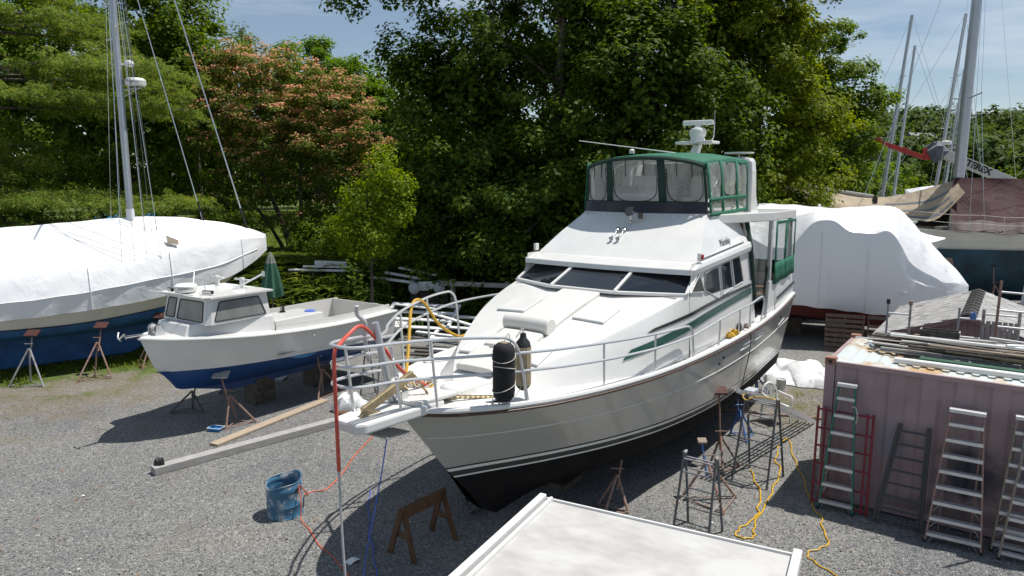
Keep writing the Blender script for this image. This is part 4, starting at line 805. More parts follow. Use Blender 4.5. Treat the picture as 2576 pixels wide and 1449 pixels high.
def pad(u0, u1, v0, v1, h, nm, lift=.0):
    rg = []
    for u in np.linspace(u0, u1, 7):
        rg.append([on_top(u, v0, lift), on_top(u, v0, lift + h)] + [on_top(u, v, lift + h + .012) for v in np.linspace(v0 + .05, v1 - .05, 5)] + [on_top(u, v1, lift + h), on_top(u, v1, lift)])
    return MB().loft(rg, smooth=False, cap=True).build(nm, 'pad', yacht, bevel=.018, seg=3)
pad(2.52, 4.18, -.42, .48, .075, 'sun_pad'); pad(1.55, 2.14, -.42, .48, .075, 'sun_pad'); pad(.78, 1.35, -.42, .36, .08, 'sun_pad', .05)
MB().tube([on_top(2.32, v, .12) for v in np.linspace(-.46, .52, 7)], .155, 14).build('bolster_cushion', 'pad', yacht, bevel=.02)
# ---- pulpit, anchor, windlass
def pz(z): return z
mb = MB(); out = [(-2.02, -.20), (-2.02, .20), (-1.92, .30), (-.75, .40), (-.45, .42), (-.45, -.42), (-.75, -.40), (-1.92, -.30)]
mb.slab([P(u, v, 2.24) for u, v in out], (0, 0, .15)); mb.build('bow_pulpit', 'gel', yacht, bevel=.035)
MB().slab([P(u, v, 2.40) for u, v in ((-1.0, -.34), (-1.0, .34), (-.2, .46), (-.2, -.46))], (0, 0, .06)).build('pulpit_riser', 'gel', yacht, bevel=.02)
a0, a1 = P(-.72, .02, 2.78), P(-1.72, .02, 2.46)
an = MB().beam(a0, a1, .07, .12).build('anchor', 'bronze', yacht, bevel=.012)
MB().slab([P(-1.70, .0, 2.50), P(-1.86, .0, 2.32), P(-1.55, 0, 2.24), P(-1.40, 0, 2.40)], (0, -.06, 0)).build('anchor_crown', 'bronze', an, bevel=.01)
for sg in (1, -1):
    MB().slab([P(-1.78, sg * .05, 2.20), P(-1.55, sg * .30, 2.10), P(-1.0, sg * .22, 2.02), P(-1.15, sg * .03, 2.08)], (0, 0, -.02)).build('anchor_fluke', 'wood_grey', an)
MB().box(P(-.95, .02, 2.52), (.16, .12, .16)).build('anchor_roller', 'steel', yacht, bevel=.02)
wd = MB().lathe([(.0, .0), (.16, 0), (.17, .04), (.15, .14), (.09, .2), (0, .21)], 18, P(-.1, .22, 2.32)).build('windlass', 'plastic', yacht)
MB().box(P(.15, .25, 2.36), (.38, .26, .14)).build('windlass_cover', 'plastic', yacht, bevel=.03)
def chain(a, b_, n, parent, sag=.05, r=.035):
    a = Vector(a); b_ = Vector(b_); q = MB()
    for i in range(n):
        t = (i + .5) / n; c = a.lerp(b_, t) - Vector((0, 0, sag * math.sin(t * PI))); d = (b_ - a).normalized(); s = Vector((0, 0, 1)) if i % 2 else d.cross(Vector((0, 0, 1))).normalized()
        q.tube([c + d * r * 1.3 * math.cos(k) + s * r * .7 * math.sin(k) for k in np.linspace(0, 2 * PI, 9)[:-1]], .009, 5, closed=True)
    return q.build('chain', 'bronze', parent, kind='stuff')
chain(P(-.70, .05, 2.76), P(-.55, .2, 2.42), 7, yacht, 0); chain(P(-.55, .2, 2.42), P(.35, .78, 2.30), 26, yacht, .0)
# ---- rails
def rp_(u, h, off=.07, sg=1): return P(u, sg * max(deck_v(u) - off, 0), deck_z(u) + h)
RH = (1.08, .82, .54)
bow_u = [-.75, -.4, -.1]
for j, h in enumerate(RH):
    tip = -2.12; z0 = 2.27 + h
    loop = [P(-.95, -.38, z0 + .02), P(-1.3, -.36, z0 + .06), P(-1.85, -.30, z0 + .10), P(-2.06, -.18, z0 + .11), P(tip, 0, z0 + .12), P(-2.06, .18, z0 + .11), P(-1.85, .30, z0 + .10), P(-1.3, .36, z0 + .06)]
    if j == 0: run = [P(-.80, .46, z0 + .02), rp_(-.4, h + .02), rp_(-.05, h), rp_(.1, h - .02), rp_(.22, h - .12), rp_(.29, h - .30), rp_(.33, .54), rp_(.42, .02)]
    elif j == 1: run = [P(-.80, .46, z0), rp_(-.4, h), rp_(.2, h)] + [rp_(u, np.interp(u, [.2, 1.85, 3.3, 4.4], [.82, .79, .75, .72])) for u in (.8, 1.3, 1.9, 2.6, 3.3, 4.0, 4.5)] + [rp_(4.68, .68), rp_(4.78, .58), rp_(4.82, .45), rp_(4.9, .02)]
    else: run = [P(-.80, .46, z0), rp_(-.4, h), rp_(.2, h)] + [rp_(u, np.interp(u, [.2, 1.9, 3.4, 4.8, 6.2, 7.5, 8.6], [.54, .50, .48, .49, .60, .64, .62])) for u in (1, 1.9, 2.7, 3.4, 4.1, 4.8, 5.5, 6.2, 6.9, 7.5, 8.1)] + [rp_(8.75, .66), rp_(9.1, .64), rp_(9.22, .45), rp_(9.0, .02)]
    MB().tube(curve(loop + run, 4), .0215, 8).build('rail', 'rail', yacht)
    if j == 0: srun = [P(-.3, -.9, 2.27 + 1.1), rp_(.5, 1.16, sg=-1), rp_(1.5, 1.24, sg=-1), rp_(2.2, 1.26, sg=-1), rp_(2.45, 1.22, sg=-1), rp_(2.6, 1.05, sg=-1), rp_(2.68, .6, sg=-1), rp_(2.75, .02, sg=-1)]
    elif j == 1: srun = [P(-.3, -.9, 2.27 + .80), rp_(.5, .86, sg=-1), rp_(1.5, .94, sg=-1), rp_(2.6, 1.0, sg=-1), rp_(4, .98, sg=-1), rp_(6, .9, sg=-1), rp_(8.6, .8, sg=-1)]
    else: srun = [P(-.5, -.72, 2.27 + .5), rp_(.0, .5, sg=-1)]
    if j < 2: MB().tube(curve([P(-.95, -.38, 2.27 + RH[j] + .02), P(-.62, -.62, 2.27 + RH[j])] + srun, 4), .0215, 8).build('rail', 'rail', yacht)
stn = [(-.68, RH[0], 1), (.41, .54, 1), (1.94, .79, 1), (3.40, .74, 1), (6.24, .60, 1), (7.46, .64, 1), (8.2, .62, 1), (.45, 1.14, -1), (1.55, 1.22, -1), (4.2, .96, -1), (6.3, .88, -1)]
for u, h, sg in stn:
    b0 = rp_(u, .01, .10, sg); t0 = rp_(u - .06, h, .07, sg)
    s = MB().tube([b0, t0], .0195, 8).build('stanchion', 'rail', yacht); MB().lathe([(.045, 0), (.04, .015), (.02, .03)], 12, b0).build('base', 'steel', s)
for v, u0, u1 in ((.30, -1.22, -1.42), (-.30, -1.62, -1.72)):
    s = MB().tube([P(u0, v * .9, 2.39), P(u1, v, 3.38)], .0195, 8).build('stanchion', 'rail', yacht); MB().lathe([(.045, 0), (.04, .015), (.02, .03)], 12, P(u0, v * .9, 2.39)).build('base', 'steel', s)
# cleats
for u, sg in ((-.02, 1), (4.36, 1), (9.6, 1), (4.4, -1)):
    c = P(u, sg * (deck_v(u) - .12), deck_z(u) + .03); d = (P(u + .2, sg * (deck_v(u + .2) - .12), 0) - P(u, sg * (deck_v(u) - .12), 0)).normalized()
    q = MB(); q.tube([c + d * x + Vector((0, 0, .06 + .02 * abs(x) * 4)) for x in (-.15, -.07, 0, .07, .15)], [.010, .016, .018, .016, .010], 8); q.tube([c + d * -.05, c + d * -.05 + Vector((0, 0, .06))], .014, 6); q.tube([c + d * .05, c + d * .05 + Vector((0, 0, .06))], .014, 6); q.build('cleat', 'steel', yacht)
# hull side vents and fittings aft
def hs_pt(u, w, o=.008): return P(u, yrow(w)[2]((u + w) / (UE + w)) + o, yrow(w)[1]((u + w) / (UE + w)))
for u0, wv in ((7.55, .80), (8.55, .83)):
    for k in range(2):
        w0 = wv - .085 * k; MB().tube([hs_pt(u0 + t * .75 - k * .12, w0, .0) for t in (0, .25, .5, .75, 1)], [.008, .022, .024, .022, .008], 6).build('hull_vent', 'gel', yacht)
MB().tube([hs_pt(10.9, .62, 0), hs_pt(11.5, .66, 0)], .016, 6).build('hull_vent', 'gel', yacht)
for u, w in ((6.35, .78), (6.15, .70), (10.9, .80)): MB().lathe([(.03, -.01), (.03, .012), (0, .012)], 10, hs_pt(u, w), Matrix.Rotation(R(90), 3, 'X')).build('through_hull', 'black', yacht)

# ---- things lying on the yacht
def Yw(u, v, z):  # a yacht point in the yard's own coordinates
    q = Matrix.Rotation(YR, 3, 'Z') @ P(u, v, z); return q + Vector(YO)
def yline(name, label, cat, pts, r, m, k=5, n=8):
    o = MB().tube(curve([Yw(*p) for p in pts], k), r, n).build(name, m); return tag(o, label, cat)
f1 = thing('fender', 'black cloth-covered boat fender hung on the yacht rail', 'fender', Yw(.02, 1.17, 2.38), YR)

M['fendercloth'] = mat('black_fender_cloth', (.012, .012, .015), .85, var=.4, scale=10, bmp=.3, bscale=60)
MB().lathe([(.0, 0), (.10, .02), (.145, .08), (.155, .16), (.155, .72), (.14, .79), (.09, .83), (.0, .835)], 20).build('fender_body', 'fendercloth', f1)
MB().lathe([(.06, .835), (.055, .845), (0, .845)], 12).build('fender_end', 'wood', f1)
MB().tube(curve([(0, 0, .84), (.1, 0, .95), (.24, .05, .75)], 4), .008, 6).build('lanyard', 'rope_w', f1)
for z, w in ((.18, .4), (.45, -.3), (.60, .2)): MB().tube([(.162 * math.cos(a), .162 * math.sin(a), z + .05 * math.sin(a + w * 5) + .06 * a / 6) for a in np.linspace(0, 2 * PI, 20)], .006, 5).build('lashing', 'rope_w', f1)
f2 = thing('fender', 'weathered tan ribbed boat fender beside the black one', 'fender', Yw(.53, 1.16, 2.42), YR)
mb = MB(); mb.lathe([(.0, 0), (.05, .02), (.09, .06), (.11, .10)], 18); mb.build('fender_cap', 'wood_dark', f2)
rg = [[Vector(((.112 + .006 * (k % 2)) * math.cos(2 * PI * k / 28), (.112 + .006 * (k % 2)) * math.sin(2 * PI * k / 28), z)) for k in range(28)] for z in (.10, .3, .6, .66)]
MB().loft(rg, closed=True, smooth=False).build('fender_body', 'fender_tan', f2)
MB().lathe([(.11, .66), (.10, .72), (.05, .78), (.04, .85), (0, .86)], 18).build('fender_cap', 'black', f2)
MB().tube(curve([(0, 0, .84), (-.02, 0, .92), (-.12, .04, .8)], 4), .01, 6).build('lanyard', 'rope_w', f2)
yline('fender_line', 'thin white line hanging from the fenders to the cleat', 'rope', [(.1, 1.12, 2.9), (-.05, 1.1, 2.6), (-.1, 1.05, 2.36), (.2, 1.14, 2.33), (.4, 1.2, 2.5), (.45, 1.16, 2.62)], .006, 'rope_w')
yline('water_hose', 'yellow hose looped over the far bow rail down to the deck', 'hose', [(-.55, -.55, 2.36), (.0, -.85, 2.45), (.55, -1.28, 3.0), (.85, -1.52, 3.36), (1.08, -1.62, 3.50), (1.32, -1.62, 3.40), (1.55, -1.5, 3.0), (1.9, -1.35, 2.72), (2.1, -1.28, 2.72)], .026, 'rope_y')
yline('air_hose', 'red hose tied to the bow pole, draped over the front rail and hanging down', 'hose', [(-.2, -.1, 2.42), (-.75, -.15, 2.8), (-1.15, -.2, 3.3), (-1.45, -.24, 3.60), (-1.75, -.18, 3.54), (-2.02, -.05, 3.47), (-2.14, .0, 3.42), (-2.165, .0, 3.2), (-2.16, .0, 2.6), (-2.16, .01, 1.75)], .026, 'hose_r')
yline('hose_tail', 'pale grey hose running on from the red hose to the gravel', 'hose', [(-2.16, .01, 1.75), (-2.17, .03, 1.2), (-2.18, .06, .6), (-2.18, .1, .0), (-2.2, .14, -.38), (-2.5, .4, -.40), (-3.4, .9, -.40)], .016, 'hose_g')
tag(MB().tube([Yw(-1.02, -.12, 2.42), Yw(-1.22, -.22, 3.62)], .05, 10).build('bow_pole', 'mastalu'), 'grey pole standing upright at the yacht bow, ropes tied round its top', 'pole')
yline('bow_bumper', 'grey foam tube tied upright beside the bow pole', 'foam tube', [(-1.15, -.45, 3.0), (-1.22, -.42, 3.25), (-1.3, -.36, 3.45), (-1.3, -.34, 3.62), (-1.42, -.36, 3.75), (-1.44, -.34, 3.88)], .03, 'hose_g')
rc = []
for i in range(90):
    a = i * .55; r = .20 + .14 * math.sin(i * .7); rc.append((-.25 + .38 * math.cos(a) * r * 2.2, -.35 + r * 1.0 * math.sin(a), 2.36 + .10 * abs(math.sin(i * .9)) + .05 * (i / 90)))
yline('mooring_rope', 'yellow mooring rope heaped on the foredeck', 'rope', rc, .013, 'rope_y', 3, 6)
yline('mooring_rope', 'white rope tangled in the yellow rope on the foredeck', 'rope', [(p[0] * .9 - .02 + .06 * math.sin(i), p[1] * .95 + .05 * math.cos(i * 1.7), p[2] + .03) for i, p in enumerate(rc[::-1])], .010, 'rope_w', 3, 6)
yline('chain_line', 'white line coiled beside the anchor windlass', 'rope', [(-.35 + .16 * math.cos(a), -.02 + .16 * math.sin(a), 2.36 + .004 * a) for a in np.linspace(0, 15, 40)], .012, 'rope_w', 2, 6)
bt = thing('bottle', 'dark polish bottle on the port side deck of the yacht', 'bottle', Yw(7.75, 2.15, 2.24), 0)
MB().lathe([(0, 0), (.045, 0), (.05, .02), (.05, .14), (.03, .18), (.02, .2)], 14).build('bottle_body', 'black', bt); MB().lathe([(.02, .2), (.02, .24), (0, .24)], 10).build('cap', 'letter', bt)
def rag(name, label, cat, c, r, m, h=.07, seed=0):
    rs = random.Random(seed); n = 12; rg = []
    for j, (f, z) in enumerate(((1, 0), (1.02, .5), (.75, .95), (.35, 1.05), (.02, .9))): rg.append([Vector((r * f * (1 + .22 * math.sin(k * 1.9 + j + seed)) * math.cos(2 * PI * k / n), r * .7 * f * (1 + .2 * math.cos(k * 2.3 + j)) * math.sin(2 * PI * k / n), h * z * (1 + .35 * math.sin(k * 2.1 + j * 2)))) for k in range(n)])
    o = MB().loft(rg, closed=True).build(name, m); o.location = c; return tag(o, label, cat)
rag('sponge', 'yellow sponge mitt lying on the side deck of the yacht', 'sponge', Yw(7.42, 2.12, 2.23), .13, 'yellow_cord', .08, 1)
rag('cloth', 'crumpled yellow cloth on the side deck beside a stanchion', 'cloth', Yw(7.1, 2.16, 2.23), .11, 'rope_y', .07, 2)
rag('brush_block', 'tan scrub pad on the side deck by the yacht doorway', 'brush', Yw(8.35, 2.12, 2.25), .12, 'wood', .05, 3)
yline('power_lead', 'thin black lead running from the deck down the grey hull side', 'cable', [(7.85, 2.2, 2.27), (7.9, 2.36, 2.2), (7.95, 2.36, 1.8), (7.9, 2.26, 1.1), (7.8, 2.24, .6), (7.7, 2.3, .1), (7.6, 2.5, -.38)], .009, 'black')
yline('blue_line', 'blue line hanging below the bow pulpit to the gravel', 'rope', [(-1.1, -.1, 2.22), (-1.15, -.2, 1.5), (-1.25, -.35, .6), (-1.3, -.5, -.1), (-1.45, -.4, -.4)], .009, 'blue_cord')
# ================================================================== WORK BOAT (small, left of the yacht)
def rows_grid(mb, Pf, rows, ue, n=36, pw=1.4, smooth_=True, sides=(1, -1)):
    S = np.linspace(0, 1, n) ** pw
    for sg in sides: mb.loft([[Pf(u0 + (ue - u0) * s, sg * max(bf(u0 + (ue - u0) * s, s), 1e-4), zf(u0 + (ue - u0) * s)) for s in S] for u0, zf, bf in rows], smooth=smooth_)
    return mb
def transom(mb, Pf, rows, ue): return mb.loft([[Pf(ue, sg * max(bf(ue, 1), 1e-4), zf(ue)) for sg in (1, -1)] for u0, zf, bf in rows], smooth=False)
wb = thing('work_boat', 'small white workboat with blue bottom and square cabin on stands', 'boat', (-8.115, 14.894, 0), R(56))
def B(u, v, z): return Vector((u, -v, z))
LE = 6.65
ld_v = spl([0, .3, .7, 1.2, 2, 3.2, 5, 6.65], [0, .42, .72, 1.0, 1.25, 1.38, 1.40, 1.32]); ld_z = spl([0, 1, 2.4, 4.4, 6.65], [2.27, 2.20, 2.10, 2.01, 2.02])
lc_v = spl([.3, .8, 1.4, 2.2, 3.4, 5, 6.65], [0, .36, .70, .98, 1.18, 1.24, 1.2]); lc_z = spl([.3, 1.4, 4.5, 6.65], [1.45, 1.43, 1.37, 1.24])
def lrow(w): return (.32 * (1 - w), lambda u: (1 - w) * lc_z(u) + w * ld_z(u), lambda u, s: (lambda k: lc_v(u + .3 * w * (1 - s)) * (1 - k) * (1 if u > 0 else 0) + ld_v(u - .3 * (1 - w) * (1 - s) * 0 ) * k)(w ** 1.15) * (min(1, s * 40)))
R_ = [lrow(w) for w in (.1, .3, .5, .75, 1)]
mb = rows_grid(MB(), B, R_, LE); transom(mb, B, R_, LE); mb.build('hull', 'gel_side', wb)
R2 = [lrow(.1), (.36, lambda u: lc_z(u) + .02, lambda u, s: (lc_v(u) + .025) * min(1, s * 30)), (.36, lambda u: lc_z(u) - .02, lambda u, s: (lc_v(u) + .012) * min(1, s * 30))]
mb = rows_grid(MB(), B, R2, LE); mb.build('spray_rail', 'gel_side', wb)
lk = spl([.3, .5, .77, 1.3, 2.1, 3.1, 6.65], [1.45, 1.15, .97, .86, .79, .74, .70])
def lbot(t): return (.3 + .45 * t, lambda u: lc_z(u) * (1 - t) + lk(u) * t - .02, lambda u, s: lc_v(u) * (1 - t) ** .8 * min(1, s * 30))
R3 = [lbot(t) for t in (0, .2, .45, .75, 1)]
mb = rows_grid(MB(), B, R3, LE); transom(mb, B, R3, LE); mb.build('bottom', 'blue_new', wb)
MB().slab([B(1.2, 0, .84), B(6.5, 0, .70), B(6.5, 0, .52), B(2.2, 0, .58)], (0, .07, 0)).build('keel', 'blue_new', wb)
us = list(np.linspace(0, 1, 14)) + list(np.linspace(1.2, LE, 24))
for sg in (1, -1): MB().tube([B(u, sg * (ld_v(u) + .01), ld_z(u) - .02) for u in us], .035, 8).build('gunwale', 'gel', wb)
# decks: foredeck, side decks round an open cockpit
CI = lambda u: ld_v(u) - .22
MB().loft([[B(u, k * ld_v(u), ld_z(u) + .015 + .02 * (1 - k * k)) for k in np.linspace(-1, 1, 7)] for u in np.linspace(.0, 2.72, 20)]).build('foredeck', 'gel', wb)
mb = MB()
for sg in (1, -1): mb.loft([[B(u, sg * ld_v(u), ld_z(u) + .012), B(u, sg * CI(u), ld_z(u) + .012), B(u, sg * CI(u), ld_z(u) + .16), B(u, sg * (CI(u) - .05), ld_z(u) + .16), B(u, sg * (CI(u) - .05), 1.5)] for u in np.linspace(2.7, LE - .05, 18)], smooth=False)
mb.loft([[B(LE, k * 1.3, 2.03), B(LE - .2, k * 1.1, 2.03), B(LE - .2, k * 1.08, 2.18), B(LE - .25, k * 1.06, 2.18), B(LE - .25, k * 1.06, 1.5)] for k in (-1, 0, 1)], smooth=False)
mb.build('side_deck', 'gel', wb)
MB().poly([B(2.7, -1.2, 1.5), B(LE - .2, -1.15, 1.5), B(LE - .2, 1.15, 1.5), B(2.7, 1.2, 1.5)]).build('cockpit_floor', 'interior', wb)

MB().hexa([B(3.1, -.55, 1.5), B(4.75, -.5, 1.5), B(4.75, .62, 1.5), B(3.1, .62, 1.5), B(3.1, -.5, 2.2), B(4.65, -.45, 2.2), B(4.65, .52, 2.2), B(3.1, .55, 2.2)]).build('engine_box', 'gel', wb, bevel=.02)
# trunk and cabin
MB().hexa([B(.66, -.62, 2.18), B(2.75, -1.05, 2.08), B(2.75, 1.05, 2.08), B(.66, .62, 2.18), B(.78, -.58, 2.49), B(2.75, -.98, 2.47), B(2.75, .98, 2.47), B(.78, .58, 2.49)]).build('cabin_trunk', 'gel', wb, bevel=.03)
cb = [(1.04, -.82), (1.04, .82), (1.14, .92), (2.70, .93), (2.70, -.93), (1.14, -.92)]; ct = [(1.15, -.76), (1.15, .76), (1.25, .85), (2.66, .87), (2.66, -.87), (1.25, -.85)]
mb = MB(); mb.loft([[B(u, v, 2.46) for u, v in cb], [B(u, v, 3.04) for u, v in ct]], closed=True, smooth=False); mb.build('cabin', 'gel', wb)
def face(i, x, t):
    j = (i + 1) % 6; a = B(*cb[i], 2.46).lerp(B(*cb[j], 2.46), x); b_ = B(*ct[i], 3.04).lerp(B(*ct[j], 3.04), x); return a.lerp(b_, t)
def cabwin(i, q, off):
    off = Vector(off); pts = []
    for k in range(len(q)):  # round the corners
        p0, p1, p2 = (Vector((*q[k - 1], 0)), Vector((*q[k], 0)), Vector((*q[(k + 1) % len(q)], 0)))
        for f in (.12, .04): pts.append(p1.lerp(p0, f))
        for f in (.04, .12): pts.append(p1.lerp(p2, f))
    pts = [face(i, p.x, p.y) + off for p in pts]
    w = MB().poly(pts).build('cabin_window', 'glass_cab', wb); MB().tube(pts, .013, 6, closed=True, smooth=False).build('frame', 'black', w)
M['glass_cab'] = vinyl('cabin_glass', .5, (.10, .11, .11))
cabwin(0, [(.04, .12), (.26, .12), (.27, .88), (.06, .88)], (-.006, 0, 0)); cabwin(0, [(.33, .10), (.95, .10), (.95, .87), (.36, .87)], (-.006, 0, 0))
cabwin(2, [(.05, .12), (.93, .10), (.83, .86), (.12, .86)], (0, -.006, 0)); cabwin(4, [(.06, .12), (.93, .10), (.82, .84), (.16, .84)], (0, .006, 0))
rf = [(1.02, -.84), (1.02, .84), (1.16, .97), (2.78, .98), (2.78, -.98), (1.16, -.97)]
mb = MB(); mb.loft([[B(u, v, z) for u, v in rf] for z in (3.04, 3.085)], closed=True, smooth=False, cap=True); mb.loft([[B(u, v, 3.085) for u, v in rf], [B(1.9 + (u - 1.9) * .6, v * .6, 3.12) for u, v in rf]], closed=True); mb.poly([B(1.9 + (u - 1.9) * .6, v * .6, 3.12) for u, v in rf]); mb.build('cabin_roof', 'gel', wb, bevel=.01)
# roof gear
rd = MB().lathe([(.13, 0), (.22, .02), (.245, .06), (.245, .16), (.20, .20), (.0, .215)], 28, B(1.22, -.12, 3.11)).build('radar_dome', 'plastic', wb)
text('lettering', 'Raymarine', 'letter', rd, basis(B(1.22, -.12, 3.225) + Vector((-.13, -.216, 0)), (.85, -.51, 0), (0, 0, 1)), .075, .003)
for u, v, a in ((1.30, .62, 20), (1.06, -.48, -10)):
    q = MB().box(B(u, v, 3.17), (.06, .27, .075), Matrix.Rotation(R(a), 3, 'Z')).build('light_bar', 'black', wb, bevel=.008); MB().box(B(u - .034, v - .01, 3.17), (.006, .24, .05), Matrix.Rotation(R(a), 3, 'Z')).build('lens', 'plastic', q)
for u, v in ((2.35, -.62), (2.45, .25)):
    q = MB().box(B(u, v, 3.21), (.09, .09, .28)).build('rod_post', 'gel', wb, bevel=.008); MB().box(B(u, v, 3.30), (.06, .55, .035)).build('crossbar', 'gel', q, bevel=.006)
MB().tube([B(1.5, .2, 3.1), B(1.5, .2, 3.42)], .012, 6).build('light_mast', 'alu', wb); MB().tube([B(1.02, .5, 3.12), B(.7, -.75, 3.16)], .012, 6).build('aerial', 'plastic', wb); MB().tube([B(1.5, -.3, 3.12), B(1.75, -.6, 3.5)], .014, 6).build('aerial', 'plastic', wb)
q = MB().tube([B(2.05, .45, 3.12), B(2.75, .62, 3.42)], .025, 8).build('boom_arm', 'alu', wb); MB().box(B(2.78, .63, 3.43), (.02, .1, .12)).build('end_plate', 'alu', q)
MB().box(B(2.74, .78, 2.93), (.05, .1, .06)).build('rear_light', 'black', wb, bevel=.01)
# anchor winch and bow roller
wn = MB().lathe([(.0, -.13), (.11, -.13), (.11, -.11), (.06, -.10), (.06, .10), (.11, .11), (.11, .13), (0, .13)], 16, B(.38, 0, 2.42), Matrix.Rotation(R(90), 3, 'X')).build('anchor_winch', 'steel', wb)
for sg in (1, -1): MB().slab([B(.28, sg * .15, 2.27), B(.5, sg * .15, 2.27), B(.44, sg * .15, 2.5), B(.32, sg * .15, 2.5)], (0, .012, 0)).build('side_plate', 'alu', wn)
MB().tube([B(.38 + .075 * math.cos(a), -.09 + .18 * i / 60, 2.42 + .075 * math.sin(a)) for i, a in enumerate(np.linspace(0, 44, 61))], .012, 5).build('rope_turns', 'rope_w', wn)
MB().beam(B(.16, 0, 2.30), B(-.28, 0, 2.31), .07, .035).build('bow_roller', 'steel', wb)
ba = MB().tube([B(.1, 0, 2.34), B(-.38, 0, 2.36)], .018, 6).build('anchor', 'steel', wb); MB().tube(curve([B(-.36, -.13, 2.44), B(-.42, -.05, 2.34), B(-.38, 0, 2.28), B(-.42, .05, 2.34), B(-.36, .13, 2.44)], 3), .018, 6).build('fluke', 'steel', ba)
for u in (3.6, 5.2): MB().lathe([(.02, -.01), (.02, .015), (0, .015)], 8, B(u, ld_v(u) + .0, 1.86), Matrix.Rotation(R(90), 3, 'X')).build('through_hull', 'plastic', wb)
# text('lettering', 'EVANS BOAT', 'letter_grey', wb, basis(B(6.25, 1.335, 1.92), (1, .07, 0), (0, 0, 1)), .075, .002, .2, 1.1) if False else None
M['patchblue'] = mat('bright_blue_paint', (.03, .22, .50), .5)
MB().loft([[B(3.0 + t * .9, lc_v(3.0 + t * .9) + .008 - k * .03, lc_z(3 + t) - .03 - k * .09 * math.sin(t * PI)) for k in (0, 1)] for t in np.linspace(0, 1, 8)]).build('bright_patch', 'patchblue', wb)

def Bw(u, v, z): return Matrix.Rotation(R(56), 3, 'Z') @ B(u, v, z) + Vector((-8.115, 14.894, 0))
M['teal_rag'] = mat('teal_cloth', (.02, .30, .33), .9)
rag('rag', 'teal rag on the white engine box of the workboat', 'cloth', Bw(3.45, -.35, 2.2), .12, 'teal_rag', .08, 4)

rag('rag', 'blue rag on the after corner of the white engine box', 'cloth', Bw(4.5, .2, 2.2), .15, 'blue_cord', .04, 5)
t = thing('work_light', 'small black work light standing on the engine box', 'lamp', Bw(4.0, -.3, 2.2), R(40)); MB().box((0, 0, .11), (.06, .17, .13)).build('housing', 'black', t, bevel=.01); MB().box((0, 0, .02), (.12, .12, .03)).build('foot', 'black', t); MB().box((-.033, 0, .11), (.006, .13, .09)).build('lens', 'interior', t)
# closed umbrella standing in the cockpit
um = thing('parasol', 'closed dark green parasol standing behind the white workboat', 'parasol', (-6.8, 19.6, 1.28), 0)
MB().box((0, 0, -1.25), (.5, .5, .06)).build('foot', 'dinghy', um)
MB().tube([(0, 0, -1.25), (0, 0, 2.3)], .025, 8).build('pole', 'wood_dark', um)
def fold(z, r, d): return [Vector(((r + d * (k % 2)) * math.cos(2 * PI * k / 16), (r + d * (k % 2)) * math.sin(2 * PI * k / 16), z + (.05 * (k % 2) if z < 1.3 else 0))) for k in range(16)]
MB().loft([fold(1.12, .20, .13), fold(1.4, .21, .09), fold(1.8, .16, .06), fold(2.1, .11, .035)], closed=True, smooth=False).build('canopy', 'umb', um)
MB().loft([fold(2.1, .112, .036), fold(2.28, .07, .02), fold(2.42, .015, .004)], closed=True, smooth=False).build('canopy_tip', 'umb_tip', um)

# ================================================================== STANDS
def boat_stand(label, feet, top, padtilt=0., m='steel_paint', pm='pad_red', apex=None, pads=(.30, .22), group=None, m2=None):
    """tripod boat stand: legs, braces, screw post, tilting pad. feet in yard coordinates, top = where the pad touches"""
    c = sum((Vector((f[0], f[1], 0)) for f in feet), Vector()) / 3; t = thing('boat_stand', label, 'boat stand', c, 0, group)
    top = Vector(top) - c; ax = Vector((top.x * .55, top.y * .55, apex if apex else top.z * .62)); ff = [Vector((f[0], f[1], 0)) - c for f in feet]
    for f in ff: MB().tube([f + Vector((0, 0, .0)), ax + (f - ax) * .03], .024, 7).build('leg', m, t)
    MB().tube([ax - Vector((0, 0, .3)), top - Vector((0, 0, .04))], .02, 7).build('screw_post', m2 or m, t)
    k = .96
    for i in range(3):
        a, b_ = ff[i], ff[(i + 1) % 3]; MB().tube([a + (ax - a) * .05, b_ + (ax - b_) * .05], .012, 6).build('brace', m, t)
    p = MB().box(top, (pads[0], pads[1], .045), Matrix.Rotation(padtilt, 3, 'Y') if not isinstance(padtilt, tuple) else Matrix.Rotation(padtilt[0], 3, padtilt[1])).build('pad', pm, t, bevel=.006)
    MB().tube([ax + Vector((-.12, 0, .1)), ax + Vector((.12, 0, .1))], .011, 6).build('handle', m, t)
    return t
boat_stand('stand under the bow of the small workboat, deep in shade', [(-8.45, 16.61), (-8.02, 16.95), (-7.6, 16.61)], (-7.62, 16.35, .93), m='pipe_green', pm='wood_grey', apex=.6)
boat_stand('stand with grey pad under the blue chine amidships of the workboat', [(-6.58, 15.43), (-6.52, 15.96), (-6.05, 15.94)], (-6.75, 15.75, 1.22), (R(28), 'X'), 'rust', 'wood_grey', .72, (.36, .24))
boat_stand('rust coloured stand under the after part of the workboat', [(-5.06, 17.6), (-5.08, 18.15), (-4.62, 18.5)], (-5.15, 18.0, 1.18), (R(28), 'X'), 'rust', 'wood_grey', .75)
boat_stand('stand half hidden on the far side under the workboat', [(-7.9, 18.2), (-7.4, 18.9), (-7.0, 18.3)], (-7.2, 18.3, 1.2), (R(-28), 'X'), 'pipe_green', 'wood_grey', .72)
M['block'] = mat('old_timber_block', (.16, .13, .11), .9, col2=(.07, .06, .05), scale=7, bmp=.3, bscale=20)
